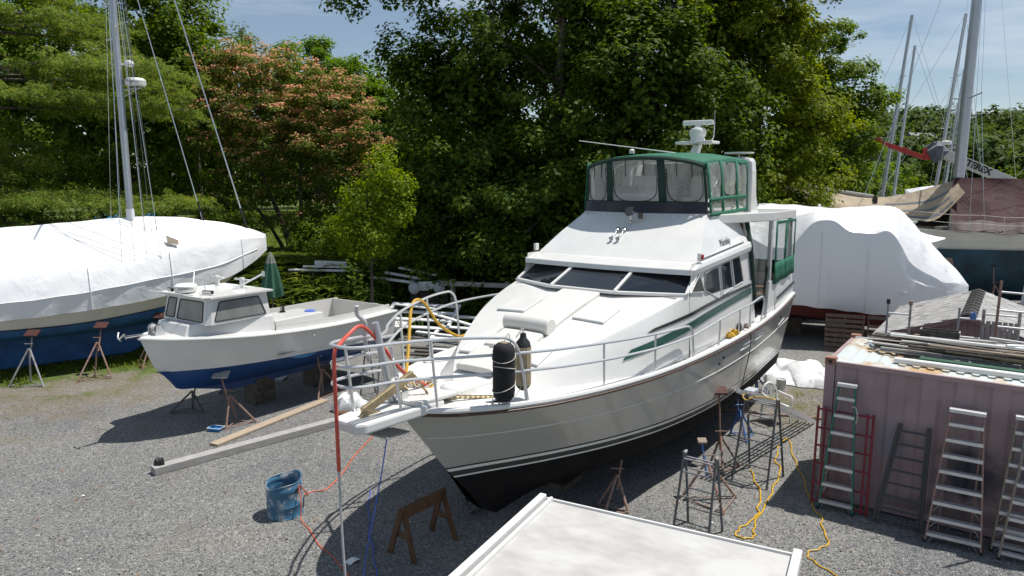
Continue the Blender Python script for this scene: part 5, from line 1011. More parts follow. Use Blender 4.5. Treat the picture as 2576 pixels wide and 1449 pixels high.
for i, (c, n) in enumerate((((-6.55, 17.6), 2), ((-5.5, 19.2), 2))):
    for j in range(n):
        o = MB().box((0, 0, 0), (.62, .5 - .04 * j, .33)).build('timber_block', 'block', bevel=.01); o.location = (c[0], c[1], .165 + .332 * j); o.rotation_euler = (0, 0, R(50 + 12 * j))
        tag(o, [['lower timber block under the middle of the workboat keel', 'upper timber block under the middle of the workboat keel'], ['lower timber block under the workboat stern', 'upper timber block under the workboat stern']][i][j], 'timber block')

# ================================================================== WRAPPED SAILBOAT, left edge
SO = (-8.8, 24.97, 0); SR = R(215)
sb = thing('wrapped_sailboat', 'long sailboat in white shrink wrap with blue keel and tall mast', 'boat', SO, SR)
def S_(u, v, z): return Vector((u, v, z))      # local y is the side towards the yard
sd_v = spl([-.02, .3, .8, 1.6, 2.6, 4, 6, 9, 11.5], [.02, .34, .68, 1.08, 1.38, 1.62, 1.78, 1.72, 1.3]); srz = spl([0, .64, 2.05, 3.03, 4.19, 6.14, 9, 11.5], [3.82, 4.07, 4.38, 4.51, 4.53, 4.40, 4.2, 3.9])
sf1 = spl([0, .8, 1.8, 3.3, 4.1, 6, 9, 11.5], [3.70, 3.72, 3.66, 3.46, 3.28, 3.10, 3.0, 3.0]); sf2 = spl([0, .8, 1.8, 3.8, 6.2, 9, 11.5], [3.45, 3.25, 2.98, 2.70, 2.42, 2.3, 2.35]); slo = spl([0, .5, 1.2, 2, 3.5, 6, 9, 11.5], [3.25, 2.95, 2.62, 2.40, 2.12, 1.88, 1.8, 1.85])
def srng(u, sg):
    b = sd_v(u); pts = [(0, srz(u))]
    for f in (.25, .5, .75): pts.append((b * .84 * f, srz(u) + (sf1(u) - srz(u)) * f - .07 * math.sin(f * PI) * (1 + .5 * math.sin(u * 2.3))))
    pts += [(b * .84, sf1(u)), (b * .875, sf1(u) - .10)]
    for f in (.35, .7): pts.append((b * (.88 + .12 * f), sf1(u) - .1 + (sf2(u) - sf1(u) + .1) * f))
    pts += [(b * 1.0, sf2(u)), (b * .998, sf2(u) - .14), (b * .985, (sf2(u) + slo(u)) / 2 - .05), (b * .975, slo(u))]
    w = .009; return [S_(u + (.0), sg * (y + w * math.sin(u * 7 + z * 9) * min(1, y)), z + w * .8 * math.sin(u * 5.3 - y * 4)) for y, z in pts]
uw = list(np.linspace(-.02, 2, 22)) + list(np.linspace(2.1, 11.5, 60))
mb = MB()
for sg in (1, -1): mb.loft([srng(u, sg) for u in uw])
mb.loft([[srng(11.5, 1)[k], srng(11.5, -1)[k]] for k in range(12)], smooth=False); mb.build('shrink_wrap', 'wrap', sb, sharp=17)
# folds and ropes drawn tight under the wrap: raised ribs
for u in (1.0, 3.35, 5.6, 8.0): MB().tube([p + Vector((0, .012 * (1 if p.y > 0 else -1), .012)) for p in srng(u, 1)[4:]], .016, 6).build('wrap_seam', 'wrap', sb)
MB().tube([srng(u, 1)[8] + Vector((0, .012, -.02)) for u in np.linspace(.4, 11, 60)], .014, 5).build('wrap_band', 'wrap', sb)
MB().poly([S_(3.35, 1.02, 3.72), S_(3.05, 1.16, 3.66), S_(3.02, 1.02, 3.80), S_(3.35, .84, 3.96)]).build('tear', 'tan_wood', sb)
MB().tube(curve([S_(3.5, 1.45, 2.3), S_(3.52, 1.62, 2.2), S_(3.5, 1.66, 1.9), S_(3.44, 1.64, 1.6)], 4), .012, 5).build('loose_tie', 'wrap', sb)
swl = spl([.5, 1.5, 2.3, 3.57, 6, 8, 11.5], [2.9, 2.15, 1.88, 1.72, 1.50, 1.5, 1.6]); swv = spl([1.2, 2.2, 3.5, 5, 7, 9.5, 11.5], [.02, .72, 1.2, 1.5, 1.62, 1.45, .8])
def sside(t): return (.35 + 1.0 * t, lambda u: (slo(u) + .05) * (1 - t) + swl(u) * t, lambda u, s: (sd_v(u) * .965 * (1 - t) + t * swv(u)) * min(1, s * 25))
R4 = [sside(t) for t in (0, .35, .7, 1)]; mb = rows_grid(MB(), S_, R4, 11.3); mb.build('topsides', 'cream', sb)
MB().tube([S_(u, swv(u) + .01, swl(u) - .0) for u in np.linspace(1.6, 11.2, 40)], .03, 6).build('boot_top', 'stripe', sb)
scz = spl([1.3, 2.5, 4, 6, 8, 10, 11.5], [1.85, 1.3, 1.05, .92, .95, 1.15, 1.5])
def sbot(t): return (1.35 + .1 * t, lambda u: swl(u) * (1 - t) + scz(u) * t, lambda u, s: swv(u) * (1 - t ** 2.2) * .99 * min(1, s * 25) + .06)
R5 = [sbot(t) for t in (0, .3, .6, .85, 1)]; mb = rows_grid(MB(), S_, R5, 11.2); mb.build('bottom', 'blue_bottom', sb)
mb = MB(); kk = [[S_(2.4, sg * .08, 1.35), S_(9.4, sg * .16, 1.0), S_(8.2, sg * .12, .06), S_(4.5, sg * .12, .14)] for sg in (1, -1)]; mb.hexa([kk[1][3], kk[1][2], kk[0][2], kk[0][3], kk[1][0], kk[1][1], kk[0][1], kk[0][0]]); mb.build('keel', 'blue_bottom', sb, bevel=.04)
MB().slab([S_(9.9, -.04, 1.2), S_(10.8, -.04, 1.4), S_(10.7, -.04, .5), S_(10.0, -.04, .4)], (0, .08, 0)).build('rudder', 'blue_bottom', sb)
# mast, spreaders, radar, lamp, stays
ms = MB().tube([S_(4.2, 0, 1.2), S_(4.22, 0, 9), S_(4.25, 0, 18.5)], [.105, .105, .08], 14).build('mast', 'mastalu', sb)
for z in (10.05, 14.6):
    for sg in (1, -1): MB().tube([S_(4.22, sg * .08, z), S_(4.35, sg * 1.25, z + .12)], [.035, .025], 8).build('spreader', 'white', ms)
MB().lathe([(.13, 4.42), (.12, 4.8), (.115, 4.8)], 14, S_(4.21, 0, 0)).build('mast_boot', 'wrap', ms)
rd = MB().lathe([(.2, 0), (.29, .02), (.31, .1), (.30, .2), (.25, .25), (0, .27)], 26, S_(3.78, .05, 8.62)).build('radar_dome', 'plastic', sb)
text('lettering', 'Raymarine', 'letter', rd, basis(S_(3.78, .05, 8.76) + Vector((.03, .318, 0)), (-.99, .10, 0), (0, 0, 1)), .13, .003)
MB().tube([S_(4.1, 0, 8.5), S_(3.62, .05, 8.6)], .025, 6).build('radar_bracket', 'alu', sb); MB().beam(S_(4.1, 0, 8.3), S_(3.7, .05, 8.58), .04, .02).build('radar_strut', 'alu', sb)
lt = MB().lathe([(.04, 0), (.12, .03), (.15, .09), (.13, .17), (.06, .2), (0, .2)], 18, S_(3.92, .08, 9.2)).build('deck_lamp', 'plastic', sb); MB().box(S_(4.05, .04, 9.27), (.2, .06, .06)).build('lamp_bracket', 'plastic', lt)
def wire(p, q, r, parent, m='steel', nm='stay'): return MB().tube([p, q], r, 5).build(nm, m, parent)
wire(S_(.62, 0, 4.05), S_(4.2, 0, 18.3), .022, sb); wire(S_(2.05, 0, 4.36), S_(4.2, 0, 14.4), .016, sb)
wire(S_(2.03, 0, 4.36), S_(2.18, 0, 5.0), .03, sb, 'black', 'turnbuckle'); wire(S_(.62, 0, 4.05), S_(.80, 0, 4.75), .035, sb, 'black', 'turnbuckle')
for sg in (1, -1):
    for u, zt in ((4.0, 18.2), (4.35, 18.2), (4.7, 14.5), (3.6, 14.5)): wire(S_(u, sg * 1.38, 3.2), S_(4.22, sg * .05, zt), .008, sb)
    wire(S_(11.2, sg * .9, 3.3), S_(4.25, 0, 18.4), .012, sb)
for a, zt in ((.0, 16), (.18, 17), (-.15, 15)): wire(S_(3.7 + a, .45, 4.1), S_(4.1, .1, zt), .008, sb, 'pipe_green', 'halyard')
boat_stand('tripod stand nearest the left edge under the wrapped sailboat', [(-13.95, 18.75), (-13.7, 19.3), (-13.01, 18.82)], (-13.55, 19.35, 1.42), (R(30), 'X'), 'steel_paint', 'pad_red', 1.05, (.36, .26))
boat_stand('middle rusty tripod stand under the wrapped sailboat', [(-12.36, 19.25), (-12.2, 19.85), (-11.62, 19.7)], (-12.15, 20.3, 1.45), (R(30), 'X'), 'rust', 'pad_red', 1.05, (.36, .26))
boat_stand('rusty tripod stand nearest the workboat bow under the wrapped sailboat', [(-11.25, 20.67), (-11.0, 21.15), (-11.63, 21.1)], (-11.05, 21.6, 1.5), (R(30), 'X'), 'rust', 'pad_red', 1.05, (.36, .26))
for u in (5, 7.6):
    q = Matrix.Rotation(SR, 3, 'Z') @ S_(u, 0, 0) + Vector(SO); o = MB().box((0, 0, 0), (.5, .3, .1)).build('keel_block', 'block', bevel=.01); o.location = (q.x, q.y, .05); tag(o, 'flat timber under the blue keel of the wrapped sailboat, ' + ('nearer the mast' if u == 5 else 'nearer the left edge'), 'timber block')
# ================================================================== WRAPPED POWER BOAT behind the yacht
WS = 1.27; WO = (12.33 * WS, 19.0 * WS, 0); WR = R(157.4)
pb = thing('wrapped_powerboat', 'big white shrink-wrapped powerboat with red bottom behind the yacht stern', 'boat', WO, WR)
def wz_(z): return 5.6 - (5.6 - z) * WS
def Wp(u, y, z): return Vector((u * WS, y * WS, wz_(z)))      # y towards the camera side
pr = spl([-.17, .0, .4, .93, 1.75, 2.3, 3.3, 4.4, 6.5, 8.5], [2.85, 3.08, 3.52, 4.09, 4.94, 4.97, 4.90, 4.98, 4.95, 4.4])
pv = spl([-.17, .0, .25, .6, 1.1, 1.8, 3.0, 5, 8.5], [.03, .42, .74, 1.02, 1.3, 1.55, 1.72, 1.75, 1.7]); pl = spl([-.17, .4, 1.0, 1.64, 3.0, 4.2, 8.5], [2.62, 2.36, 2.2, 2.12, 2.2, 2.28, 2.4])
pf = spl([-.17, .0, .58, 1.05, 1.47, 1.69, 2.05, 2.32, 2.97, 3.4, 3.79, 4.33, 6, 8.5], [2.78, 2.90, 3.02, 3.28, 3.58, 4.0, 4.36, 4.30, 4.36, 4.62, 4.58, 3.97, 4.3, 3.9])
pfv = spl([-.17, .2, .6, 1.1, 1.8, 3, 5, 8.5], [.02, .66, .99, 1.24, 1.46, 1.64, 1.68, 1.63])
def prng(u, sg):
    q = [(0, pr(u)), (pfv(u) * .28, pr(u) - .03), (pfv(u) * .6, pr(u) * .72 + pf(u) * .28), (pfv(u) * .88, pr(u) * .22 + pf(u) * .78 + .01), (pfv(u) * .99, pf(u)), (pfv(u) * 1.0, pf(u) - .09), (pfv(u) * .8 + pv(u) * .2, pf(u) - .3), (pfv(u) * .3 + pv(u) * .7, pf(u) * .7 + pl(u) * .3), (pv(u), pf(u) * .4 + pl(u) * .6), (pv(u) * .985, pl(u) + .25), (pv(u) * .95, pl(u))]
    return [Wp(u, sg * y + sg * .012 * math.sin(u * 6 + z * 5) * min(1, y * 2), z + .012 * math.sin(u * 9 + y * 6)) for y, z in q]
uw = list(np.linspace(-.17, 5, 64)) + list(np.linspace(5.2, 8.5, 14)); mb = MB()
for sg in (1, -1): mb.loft([prng(u, sg) for u in uw])
mb.build('shrink_wrap', 'wrap', pb, sharp=20)
for x in (2.45, 3.6): MB().tube([prng(x, 1)[k] + Vector((0, .015, 0)) for k in range(6, 11)], .014, 5).build('wrap_seam', 'wrap', pb)
for x, k in ((1.55, 8), (3.35, 8)): MB().slab([prng(x, 1)[k] + Vector((dx, .02, dz)) for dx, dz in ((-.09, 0), (.09, 0), (.05, -.09), (-.05, -.09))], (0, .04, 0)).build('wrap_vent', 'wrap', pb)
MB().lathe([(.06, 0), (.05, .1), (0, .12)], 10, Wp(3.7, 0, 4.92)).build('wrap_post_cap', 'wrap', pb)
mb = MB()
for sg in (1, -1): mb.loft([[Wp(u, sg * y, z) for y, z in ((pv(u) * .93, pl(u) + .05), (pv(u) * .8, pl(u) - .32), (0.02, pl(u) - .62 + .5 * max(0, .8 - u)))] for u in np.linspace(.1, 8.3, 20)])
M['redbot'] = mat('dark_red_bottom', (.14, .022, .018), .7, var=.4, scale=4); mb.build('bottom', 'redbot', pb)
def Ww(u, y): q = Matrix.Rotation(WR, 3, 'Z') @ Vector((u * WS, y * WS, 0)); return q + Vector(WO)
for i, u in enumerate((1.2, 3.0)):
    a = Ww(u, .9); boat_stand('dark stand in the shade under the red bottom of the wrapped powerboat, ' + ('nearer its tip' if i == 0 else 'nearer the yacht'), [(a.x - .3, a.y - .3), (a.x + .35, a.y - .2), (a.x, a.y + .35)], (a.x, a.y + .1, .95), m='rust')
for i, u in enumerate((1.0, 2.6, 4.2)):
    a = Ww(u, 0); o = MB().box((0, 0, 0), (.6, .5, .62)).build('keel_block', 'block', bevel=.01); o.location = (a.x, a.y, .31); o.rotation_euler = (0, 0, WR); tag(o, ['timber keel block under the tip of the wrapped powerboat', 'middle timber keel block under the wrapped powerboat', 'timber keel block of the wrapped powerboat beside the yacht stern'][i], 'timber block')
# second wrapped boat, only its pointed bow in sight
p2 = thing('wrapped_boat', 'pointed white wrapped bow rising behind the big wrapped powerboat', 'boat', (17.6, 28.4, 0), R(163))
qz = spl([0, .5, 1.2, 2.4, 3.2, 5], [3.42, 3.50, 3.75, 4.35, 4.55, 4.5]); qv = spl([0, .4, 1, 2, 3.5, 5], [.02, .4, .8, 1.2, 1.45, 1.5]); qs = spl([0, .5, 1.2, 2.4, 5], [3.38, 3.28, 3.15, 3.05, 3.0])
mb = MB()
for sg in (1, -1): mb.loft([[Vector((u, 0, qz(u))), Vector((u, sg * qv(u) * .5, qz(u) * .6 + qs(u) * .4)), Vector((u, sg * qv(u), qs(u)))] for u in np.linspace(0, 5, 16)])
mb.build('shrink_wrap', 'wrap', p2); mb = MB()
for sg in (1, -1): mb.loft([[Vector((u, sg * qv(u) * .99, qs(u))), Vector((u + .35 * max(0, 1 - u / 3), sg * qv(u) * .8, qs(u) - .5)), Vector((u + .9 * max(0, 1 - u / 3), sg * qv(u) * .45, 1.5))] for u in np.linspace(0, 5, 12)])
mb.build('hull', 'gel_side', p2)
MB().box((3, 0, .75), (1.6, .6, 1.5)).build('cradle', 'block', p2)

# ================================================================== KETCH under a maroon tarp
k_ = thing('covered_ketch', 'cream sailboat with dark blue-green bottom under a maroon tarp', 'boat', (15.6, 32.5, 0), R(-9))
kdv = spl([0, .5, 1.5, 3, 5, 8, 12], [.02, .45, 1.05, 1.6, 1.95, 2.05, 1.7]); kdz = spl([0, 2, 5, 8, 12], [4.0, 3.72, 3.52, 3.45, 3.5])
def krow(t): return (1.1 * t, lambda u: kdz(u) * (1 - t) + 2.78 * t, lambda u, s: kdv(u) * (1 - .08 * t) * min(1, s * 25))
mb = rows_grid(MB(), S_, [krow(t) for t in (0, .3, .6, 1)], 12); mb.build('topsides', 'cream', k_)
for t_ in (.1, .55): MB().tube([S_(u, -kdv(u) * (1 - .08 * t_) - .005, kdz(u) * (1 - t_) + 2.78 * t_) for u in np.linspace(.5, 11.8, 30)], .02, 5).build('rub_strake', 'pad', k_)
def kbot(t): return (1.1 + 1.6 * t, lambda u: 2.78 * (1 - t) + .35 * t, lambda u, s: kdv(u) * .92 * (1 - t ** 2) ** .8 * min(1, s * 25) + .1)
mb = rows_grid(MB(), S_, [kbot(t) for t in (0, .2, .4, .6, .8, 1)], 11.6); mb.build('bottom', 'teal_bottom', k_)
for u in (3.6, 7.6): MB().box(S_(u, -1.78, 2.25), (.42, .1, .32), Matrix.Rotation(R(-30), 3, 'X')).build('stand_pad', 'rust', k_)
# rails: stanchions and two lifelines
for h in (.35, .7): MB().tube([S_(u, -kdv(u) + .06, kdz(u) + h + .02 * math.sin(u * 3)) for u in np.linspace(.6, 11.8, 26)], .010, 5).build('lifeline', 'rope_w', k_)
for u in (1.6, 3.6, 5.6, 7.6, 9.6): MB().tube([S_(u, -kdv(u) + .06, kdz(u)), S_(u, -kdv(u) + .06, kdz(u) + .72)], .016, 6).build('stanchion', 'steel', k_)
# tarp over the boom: ridge high, side hanging to the rail in folds
rgz = spl([3.6, 4.2, 5, 6.5, 8, 12], [4.2, 5.7, 5.86, 5.84, 5.82, 5.7])
mb = MB(); ut = np.linspace(3.85, 12, 70)
def tr_(u, t, sg):
    lowz = kdz(u) + .02; y = sg * (.10 + (kdv(u) - .06) * (t ** 1.25)); z = (5.84 - .02 * (u - 5)) * (1 - t) + lowz * t; fold = .075 * math.sin(u * 3.1 + 2.2 * t) * (t ** .7) + .04 * math.sin(u * 8 + 3 * t) * t + .05 * math.sin((u - 9) * 2.2 - t * 6) * t * (1 - t) * 4
    ue = 4.30 - .72 * t; uu_ = ue + (u - 3.85) * (12 - ue) / (12 - 3.85)
    return S_(uu_, y + sg * fold, z + .05 * math.sin(u * 4) * t)
for sg in (1, -1): mb.loft([[tr_(u, t, sg) for t in np.linspace(0, .8, 14)] for u in ut])
mb.build('tarp', 'tarp', k_)
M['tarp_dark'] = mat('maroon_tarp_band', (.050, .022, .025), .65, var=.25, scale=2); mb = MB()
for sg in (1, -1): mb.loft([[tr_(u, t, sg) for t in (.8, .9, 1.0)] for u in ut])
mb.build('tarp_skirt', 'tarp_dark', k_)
M['mast_grey'] = M['mastalu']
km = MB().tube([S_(4.55, .15, 2.5), S_(4.6, .15, 10), S_(4.7, .15, 19)], [.235, .225, .16], 14).build('mast', 'mastalu', k_)
for z in (9.3,): MB().tube([S_(4.55, 1.3, z + .15), S_(4.6, .15, z), S_(4.55, -1.3, z + .1)], .03, 6).build('spreader', 'mastalu', km)
for a, b_, r in (((.3, 0, 4.1), (4.7, .15, 18.5), .012), ((4.3, -1.9, 3.6), (4.6, .05, 18.5), .009), ((4.9, -1.9, 3.6), (4.55, -1.25, 9.4), .009), ((4.55, -1.25, 9.4), (4.7, .1, 18.5), .008), ((4.3, 1.9, 3.6), (4.65, .2, 18.5), .009), ((11.8, 0, 3.6), (4.7, .15, 18.9), .010), ((6.9, .1, 5.8), (4.7, .15, 18.9), .008)): wire(a, b_, r, k_)
# bowsprit spar with its tan cover sagging to the mast
MB().tube([S_(-3.6, .1, 5.72), S_(1.0, .1, 5.0)], .09, 8).build('spar', 'wood_grey', k_)
mb = MB(); ct_ = spl([-3.0, -1, .8, 1.6, 2.6, 4.4], [5.60, 5.26, 4.98, 5.0, 5.2, 5.75]); cl_ = spl([-3.0, -1, .8, 2.4, 3.3, 4.4], [4.75, 4.5, 4.3, 4.0, 4.0, 5.2])
mb.loft([[S_(u, .05 - t * 1.0 * min(1, (u + 3.4) / 3) + .06 * math.sin(u * 2 + t * 9) * t, ct_(u) * (1 - t) + cl_(u) * t) for t in np.linspace(0, 1, 12)] for u in np.linspace(-3.0, 4.4, 40)]); mb.build('spar_cover', 'tan_cover', k_) if 'tan_cover' in M else mb.build('spar_cover', 'tarp_tan', k_)
for t0 in (.35, .62, .85):
    MB().loft([[S_(u, .05 - t * 1.0 * min(1, (u + 3.4) / 3) + .06 * math.sin(u * 2 + t * 9) * t - .012, ct_(u) * (1 - t) + cl_(u) * t) for t in (t0, t0 + .07)] for u in np.linspace(1.4, 4.0, 16)]).build('cover_band', 'wheel', k_)
MB().box(S_(1.0, -.2, 4.7), (.12, .3, .6)).build('cover_tie', 'black', k_)
a = Matrix.Rotation(R(-9), 3, 'Z')
for i, u in enumerate((5.5, 8.6)):
    c = a @ Vector((u, -2.0, 0)) + Vector((15.6, 32.5, 0)); boat_stand('tall stand in shade beside the blue-green bottom, ' + ('left one' if i == 0 else 'right one'), [(c.x - .4, c.y - .4), (c.x + .5, c.y - .4), (c.x, c.y + .4)], (c.x, c.y + .25, 2.1), m='rust')

# ================================================================== OLD FISHING BOAT and far yachts
of = thing('fishing_boat', 'old beige sportfishing boat with flybridge rails behind the yacht', 'boat', (14.9, 37.0, 0), R(172))
mb = MB(); fv = spl([0, .6, 2, 4, 9], [.05, .7, 1.4, 1.8, 1.7])
for sg in (1, -1): mb.loft([[S_(u, sg * fv(u), 3.9 - .05 * u), S_(u + .8 * max(0, 1 - u / 4), sg * fv(u) * .8, 2.2), S_(u + 1.4 * max(0, 1 - u / 4), .02 * sg, 1.0)] for u in np.linspace(0, 8, 14)])
mb.loft([[S_(u, k * fv(u), 3.9 - .05 * u) for k in (-1, 0, 1)] for u in np.linspace(0, 8, 14)]); mb.build('hull', 'cream', of)
MB().hexa([S_(2.4, -1.4, 3.7), S_(6, -1.5, 3.7), S_(6, 1.5, 3.7), S_(2.4, 1.4, 3.7), S_(3.6, -1.1, 4.75), S_(6, -1.2, 4.75), S_(6, 1.2, 4.75), S_(3.6, 1.1, 4.75)]).build('cabin', 'interior', of, bevel=.05)
MB().hexa([S_(3.5, -1.1, 4.78), S_(5.8, -1.2, 4.78), S_(5.8, 1.2, 4.78), S_(3.5, 1.1, 4.78), S_(4.0, -1.0, 5.42), S_(5.6, -1.1, 5.42), S_(5.6, 1.1, 5.42), S_(4.0, 1.0, 5.42)]).build('flybridge', 'cream', of, bevel=.05)
for k in (-1, 1):
    MB().poly([S_(2.72, k * .15, 3.99), S_(2.72, k * 1.2, 3.99), S_(3.4, k * 1.05, 4.58), S_(3.4, k * .15, 4.58)]).build('window', 'glass', of)
    MB().slab([S_(3.3, k * 1.36, 4.0), S_(5.6, k * 1.42, 4.0), S_(5.6, k * 1.3, 4.5), S_(3.8, k * 1.24, 4.5)], (0, k * .01, 0)).build('window', 'glass', of)
for z in (5.55, 5.72): MB().tube(curve([S_(5.8, -1.15, z - .2), S_(3.7, -1.1, z), S_(3.0, -.6, z), S_(3.0, .6, z), S_(3.7, 1.1, z), S_(5.8, 1.15, z - .2)], 4), .022, 6).build('flybridge_rail', 'alu', of)
for u, v in ((3.2, -.8), (3.2, .8), (4.4, -1.12), (4.4, 1.12), (5.4, -1.15), (5.4, 1.15)): MB().tube([S_(u, v, 4.8), S_(u, v, 5.7)], .018, 5).build('rail_post', 'alu', of)
for h in (.3, .62): MB().tube([S_(u, sg * 1, 0) if False else S_(u, fv(max(0, u)) * .95, 3.9 - .05 * u + h) for u in np.linspace(0.1, 4, 10) for sg in (1,)], .018, 5).build('bow_rail', 'steel', of); MB().tube([S_(u, -fv(max(0, u)) * .95, 3.9 - .05 * u + h) for u in np.linspace(0.1, 4, 10)], .018, 5).build('bow_rail', 'steel', of)
MB().box(S_(4, 0, .5), (3, .6, 1.0)).build('cradle', 'block', of)
def far_sailboat(label, x, y, rz, mast_h, lean, r, hull_m='gel_side', cover='wheel', beam=1.5, group='sailboats standing further back in the yard', spread=(.45, .7)):
    t = thing('sailboat', label, 'sailboat', (x, y, 0), R(rz), group)
    dv = spl([0, 1, 2.5, 5, 9], [.03, .7, 1.25, beam, 1.0])
    mb = MB()
    for sg in (1, -1): mb.loft([[S_(u, sg * dv(u), 3.3 - .03 * u), S_(u + .5 * max(0, 1 - u / 4), sg * dv(u) * .93, 2.6), S_(u + 1.1 * max(0, 1 - u / 4), sg * dv(u) * .7, 1.9), S_(u + 1.4 * max(0, 1 - u / 4), .05 * sg, 1.4)] for u in np.linspace(0, 9, 16)])
    mb.loft([[S_(u, k * dv(u), 3.3 - .03 * u + .05 * (1 - k * k)) for k in (-1, 0, 1)] for u in np.linspace(0, 9, 16)]); mb.build('hull', hull_m, t)
    MB().hexa([S_(2.4, -.8, 3.2), S_(6.6, -1.0, 3.1), S_(6.6, 1.0, 3.1), S_(2.4, .8, 3.2), S_(3.0, -.65, 3.7), S_(6.4, -.85, 3.7), S_(6.4, .85, 3.7), S_(3.0, .65, 3.7)]).build('coachroof', 'gel', t, bevel=.05)
    MB().slab([S_(4, -.12, 1.5), S_(6, -.12, 1.5), S_(5.6, -.12, .05), S_(4.4, -.12, .05)], (0, .24, 0)).build('keel', 'teal_bottom', t)
    top = S_(3.4 + lean[0], lean[1], mast_h); m = MB().tube([S_(3.4, 0, 3.3), top], [r, r * .8], 10).build('mast', 'mastalu', t)
    for f in spread: c = S_(3.4, 0, 3.3).lerp(top, f); MB().tube([c + Vector((0, -.8, .08)), c, c + Vector((0, .8, .08))], .03, 5).build('spreader', 'white', m)
    MB().tube([S_(3.5, 0, 4.5), S_(7.0, 0, 4.55)], .16, 8).build('boom_cover', cover, t)
    for a in (S_(0, 0, 3.3), S_(9, 0, 3.2), S_(3.4, 1.3, 3.2), S_(3.4, -1.3, 3.2)): wire(a, top, .012, t)
    wire(S_(1.2, 0, 3.3), S_(3.4, 0, 3.3).lerp(top, .75), .014, t)
    for h in (.55,): MB().tube([S_(u, dv(u) * .95, 3.3 + h) for u in np.linspace(.2, 8.8, 9)], .014, 5).build('lifeline', 'steel', t); MB().tube([S_(u, -dv(u) * .95, 3.3 + h) for u in np.linspace(.2, 8.8, 9)], .014, 5).build('lifeline', 'steel', t)
    return t
def mast_at(xb, yb, d, zb, rz):  # boat origin so that its mast foot stands at (xb, yb)
    a = R(rz); return xb - 3.4 * math.cos(a), yb - 3.4 * math.sin(a)
x, y = mast_at(24.55, 47, 0, 0, -15); far_sailboat('sailboat whose leaning grey mast stands left of the others', x, y, -15, 16.2, (1.0, -.1), .12)
x, y = mast_at(30.2, 56, 0, 0, -25); far_sailboat('sailboat whose darker shorter mast stands second from the left', x, y, -25, 16.0, (.7, -.2), .12)
x, y = mast_at(28.0, 47, 0, 0, 170); t = far_sailboat('sailboat with the tall thin mast and a white radar dome', x, y, 170, 16.3, (-1.0, .1), .12)
MB().lathe([(.2, 0), (.3, .04), (.3, .2), (.2, .26), (0, .27)], 16, S_(2.95, .3, 8.1)).build('radar_dome', 'plastic', t)
x, y = mast_at(35.4, 58, 0, 0, 165); far_sailboat('sailboat whose short mast shows between the two tallest masts', x, y, 165, 14.6, (-.7, .1), .10)
x, y = mast_at(34.5, 44, 0, 0, 175); far_sailboat('sailboat at the right edge whose stays cross the hill', x, y, 175, 9.0, (.3, 0), .07)
M['farwrap'] = M['wrap']
for i, (x, y, rz, L_) in enumerate(((34.5, 62, 12, 9), (30.0, 52, -8, 7), (41, 70, 20, 8))):
    t = thing('covered_boat', ['boat under a pale peaked cover beyond the masts', 'low white covered boat behind the tan spar cover', 'small white covered boat near the crane boom'][i], 'boat', (x, y, 0), R(rz), 'covered boats at the back of the yard')
    mb = MB()
    for sg in (1, -1): mb.loft([[S_(u * L_, 0, 5.5 - i * .35 - 1.2 * (u - .6) ** 2), S_(u * L_, sg * 1.4 * min(1, .2 + 2 * u), 4.1 - i * .2)] for u in np.linspace(0, 1, 8)], smooth=False)
    mb.build('cover', 'wrap', t); mb = MB()
    for sg in (1, -1): mb.loft([[S_(u * L_, sg * 1.38 * min(1, .2 + 2 * u), 4.12 - i * .2), S_(u * L_ + .5 * (1 - u), sg * 1.0 * min(1, .2 + 2 * u), 2.6), S_(u * L_ + .8 * (1 - u), 0, 1.6)] for u in np.linspace(0, 1, 8)])
    mb.build('hull', 'gel_side', t); MB().box((L_ / 2, 0, .8), (2, .6, 1.6)).build('cradle', 'block', t)
for i, (x, y, rz) in enumerate(((48, 98, 15), (54, 102, 190), (60, 99, 10), (66, 104, 195), (44, 106, 0))):
    t = thing('moored_boat', ['white boat moored furthest left in the creek', 'white boat moored second along the creek', 'white boat moored by the yellow-green bush', 'white boat moored furthest right in the creek', 'small white boat moored far out against the bank'][i], 'boat', (x, y, -.9), R(rz), 'white boats moored in the creek')
    mb = MB(); dv = spl([0, 1.5, 4, 8], [.05, .9, 1.4, 1.3])
    for sg in (1, -1): mb.loft([[S_(u, sg * dv(u), 1.3 - .04 * u), S_(u + .5 * max(0, 1 - u / 4), sg * dv(u) * .8, -.1)] for u in np.linspace(0, 8, 9)])
    mb.loft([[S_(u, k * dv(u), 1.3 - .04 * u) for k in (-1, 1)] for u in np.linspace(0, 8, 9)]); mb.build('hull', 'gel_side', t)
    MB().hexa([S_(2.6, -1, 1.2), S_(6, -1.1, 1.2), S_(6, 1.1, 1.2), S_(2.6, 1, 1.2), S_(3.6, -.8, 2.4), S_(6, -.9, 2.4), S_(6, .9, 2.4), S_(3.6, .8, 2.4)]).build('cabin', 'gel', t)
    MB().hexa([S_(3.05, -.92, 1.75), S_(6.02, -1.0, 1.75), S_(6.02, 1.0, 1.75), S_(3.05, .92, 1.75), S_(3.4, -.87, 2.2), S_(6.02, -.95, 2.2), S_(6.02, .95, 2.2), S_(3.4, .87, 2.2)]).build('window', 'glass', t)
# house among the trees of the hill
hz_ = float(tz(83, 150)); t = thing('house', 'grey-roofed house half hidden among the trees of the hill', 'house', (86, 147, float(tz(86, 147)) + 2.5), R(20))
MB().box((0, 0, 1.2), (11, 7, 6)).build('wall', 'wood_grey', t); MB().add([(-6, -4, 4.2), (6, -4, 4.2), (6, 4, 4.2), (-6, 4, 4.2), (-6, 0, 7.2), (6, 0, 7.2)], [(0, 1, 5, 4), (2, 3, 4, 5), (0, 4, 3), (1, 2, 5)]).build('roof', 'shingle', t)
for x in (-3, 0, 3): MB().box((x, -3.52, 2), (1.1, .06, 1.5)).build('window', 'glass', t)

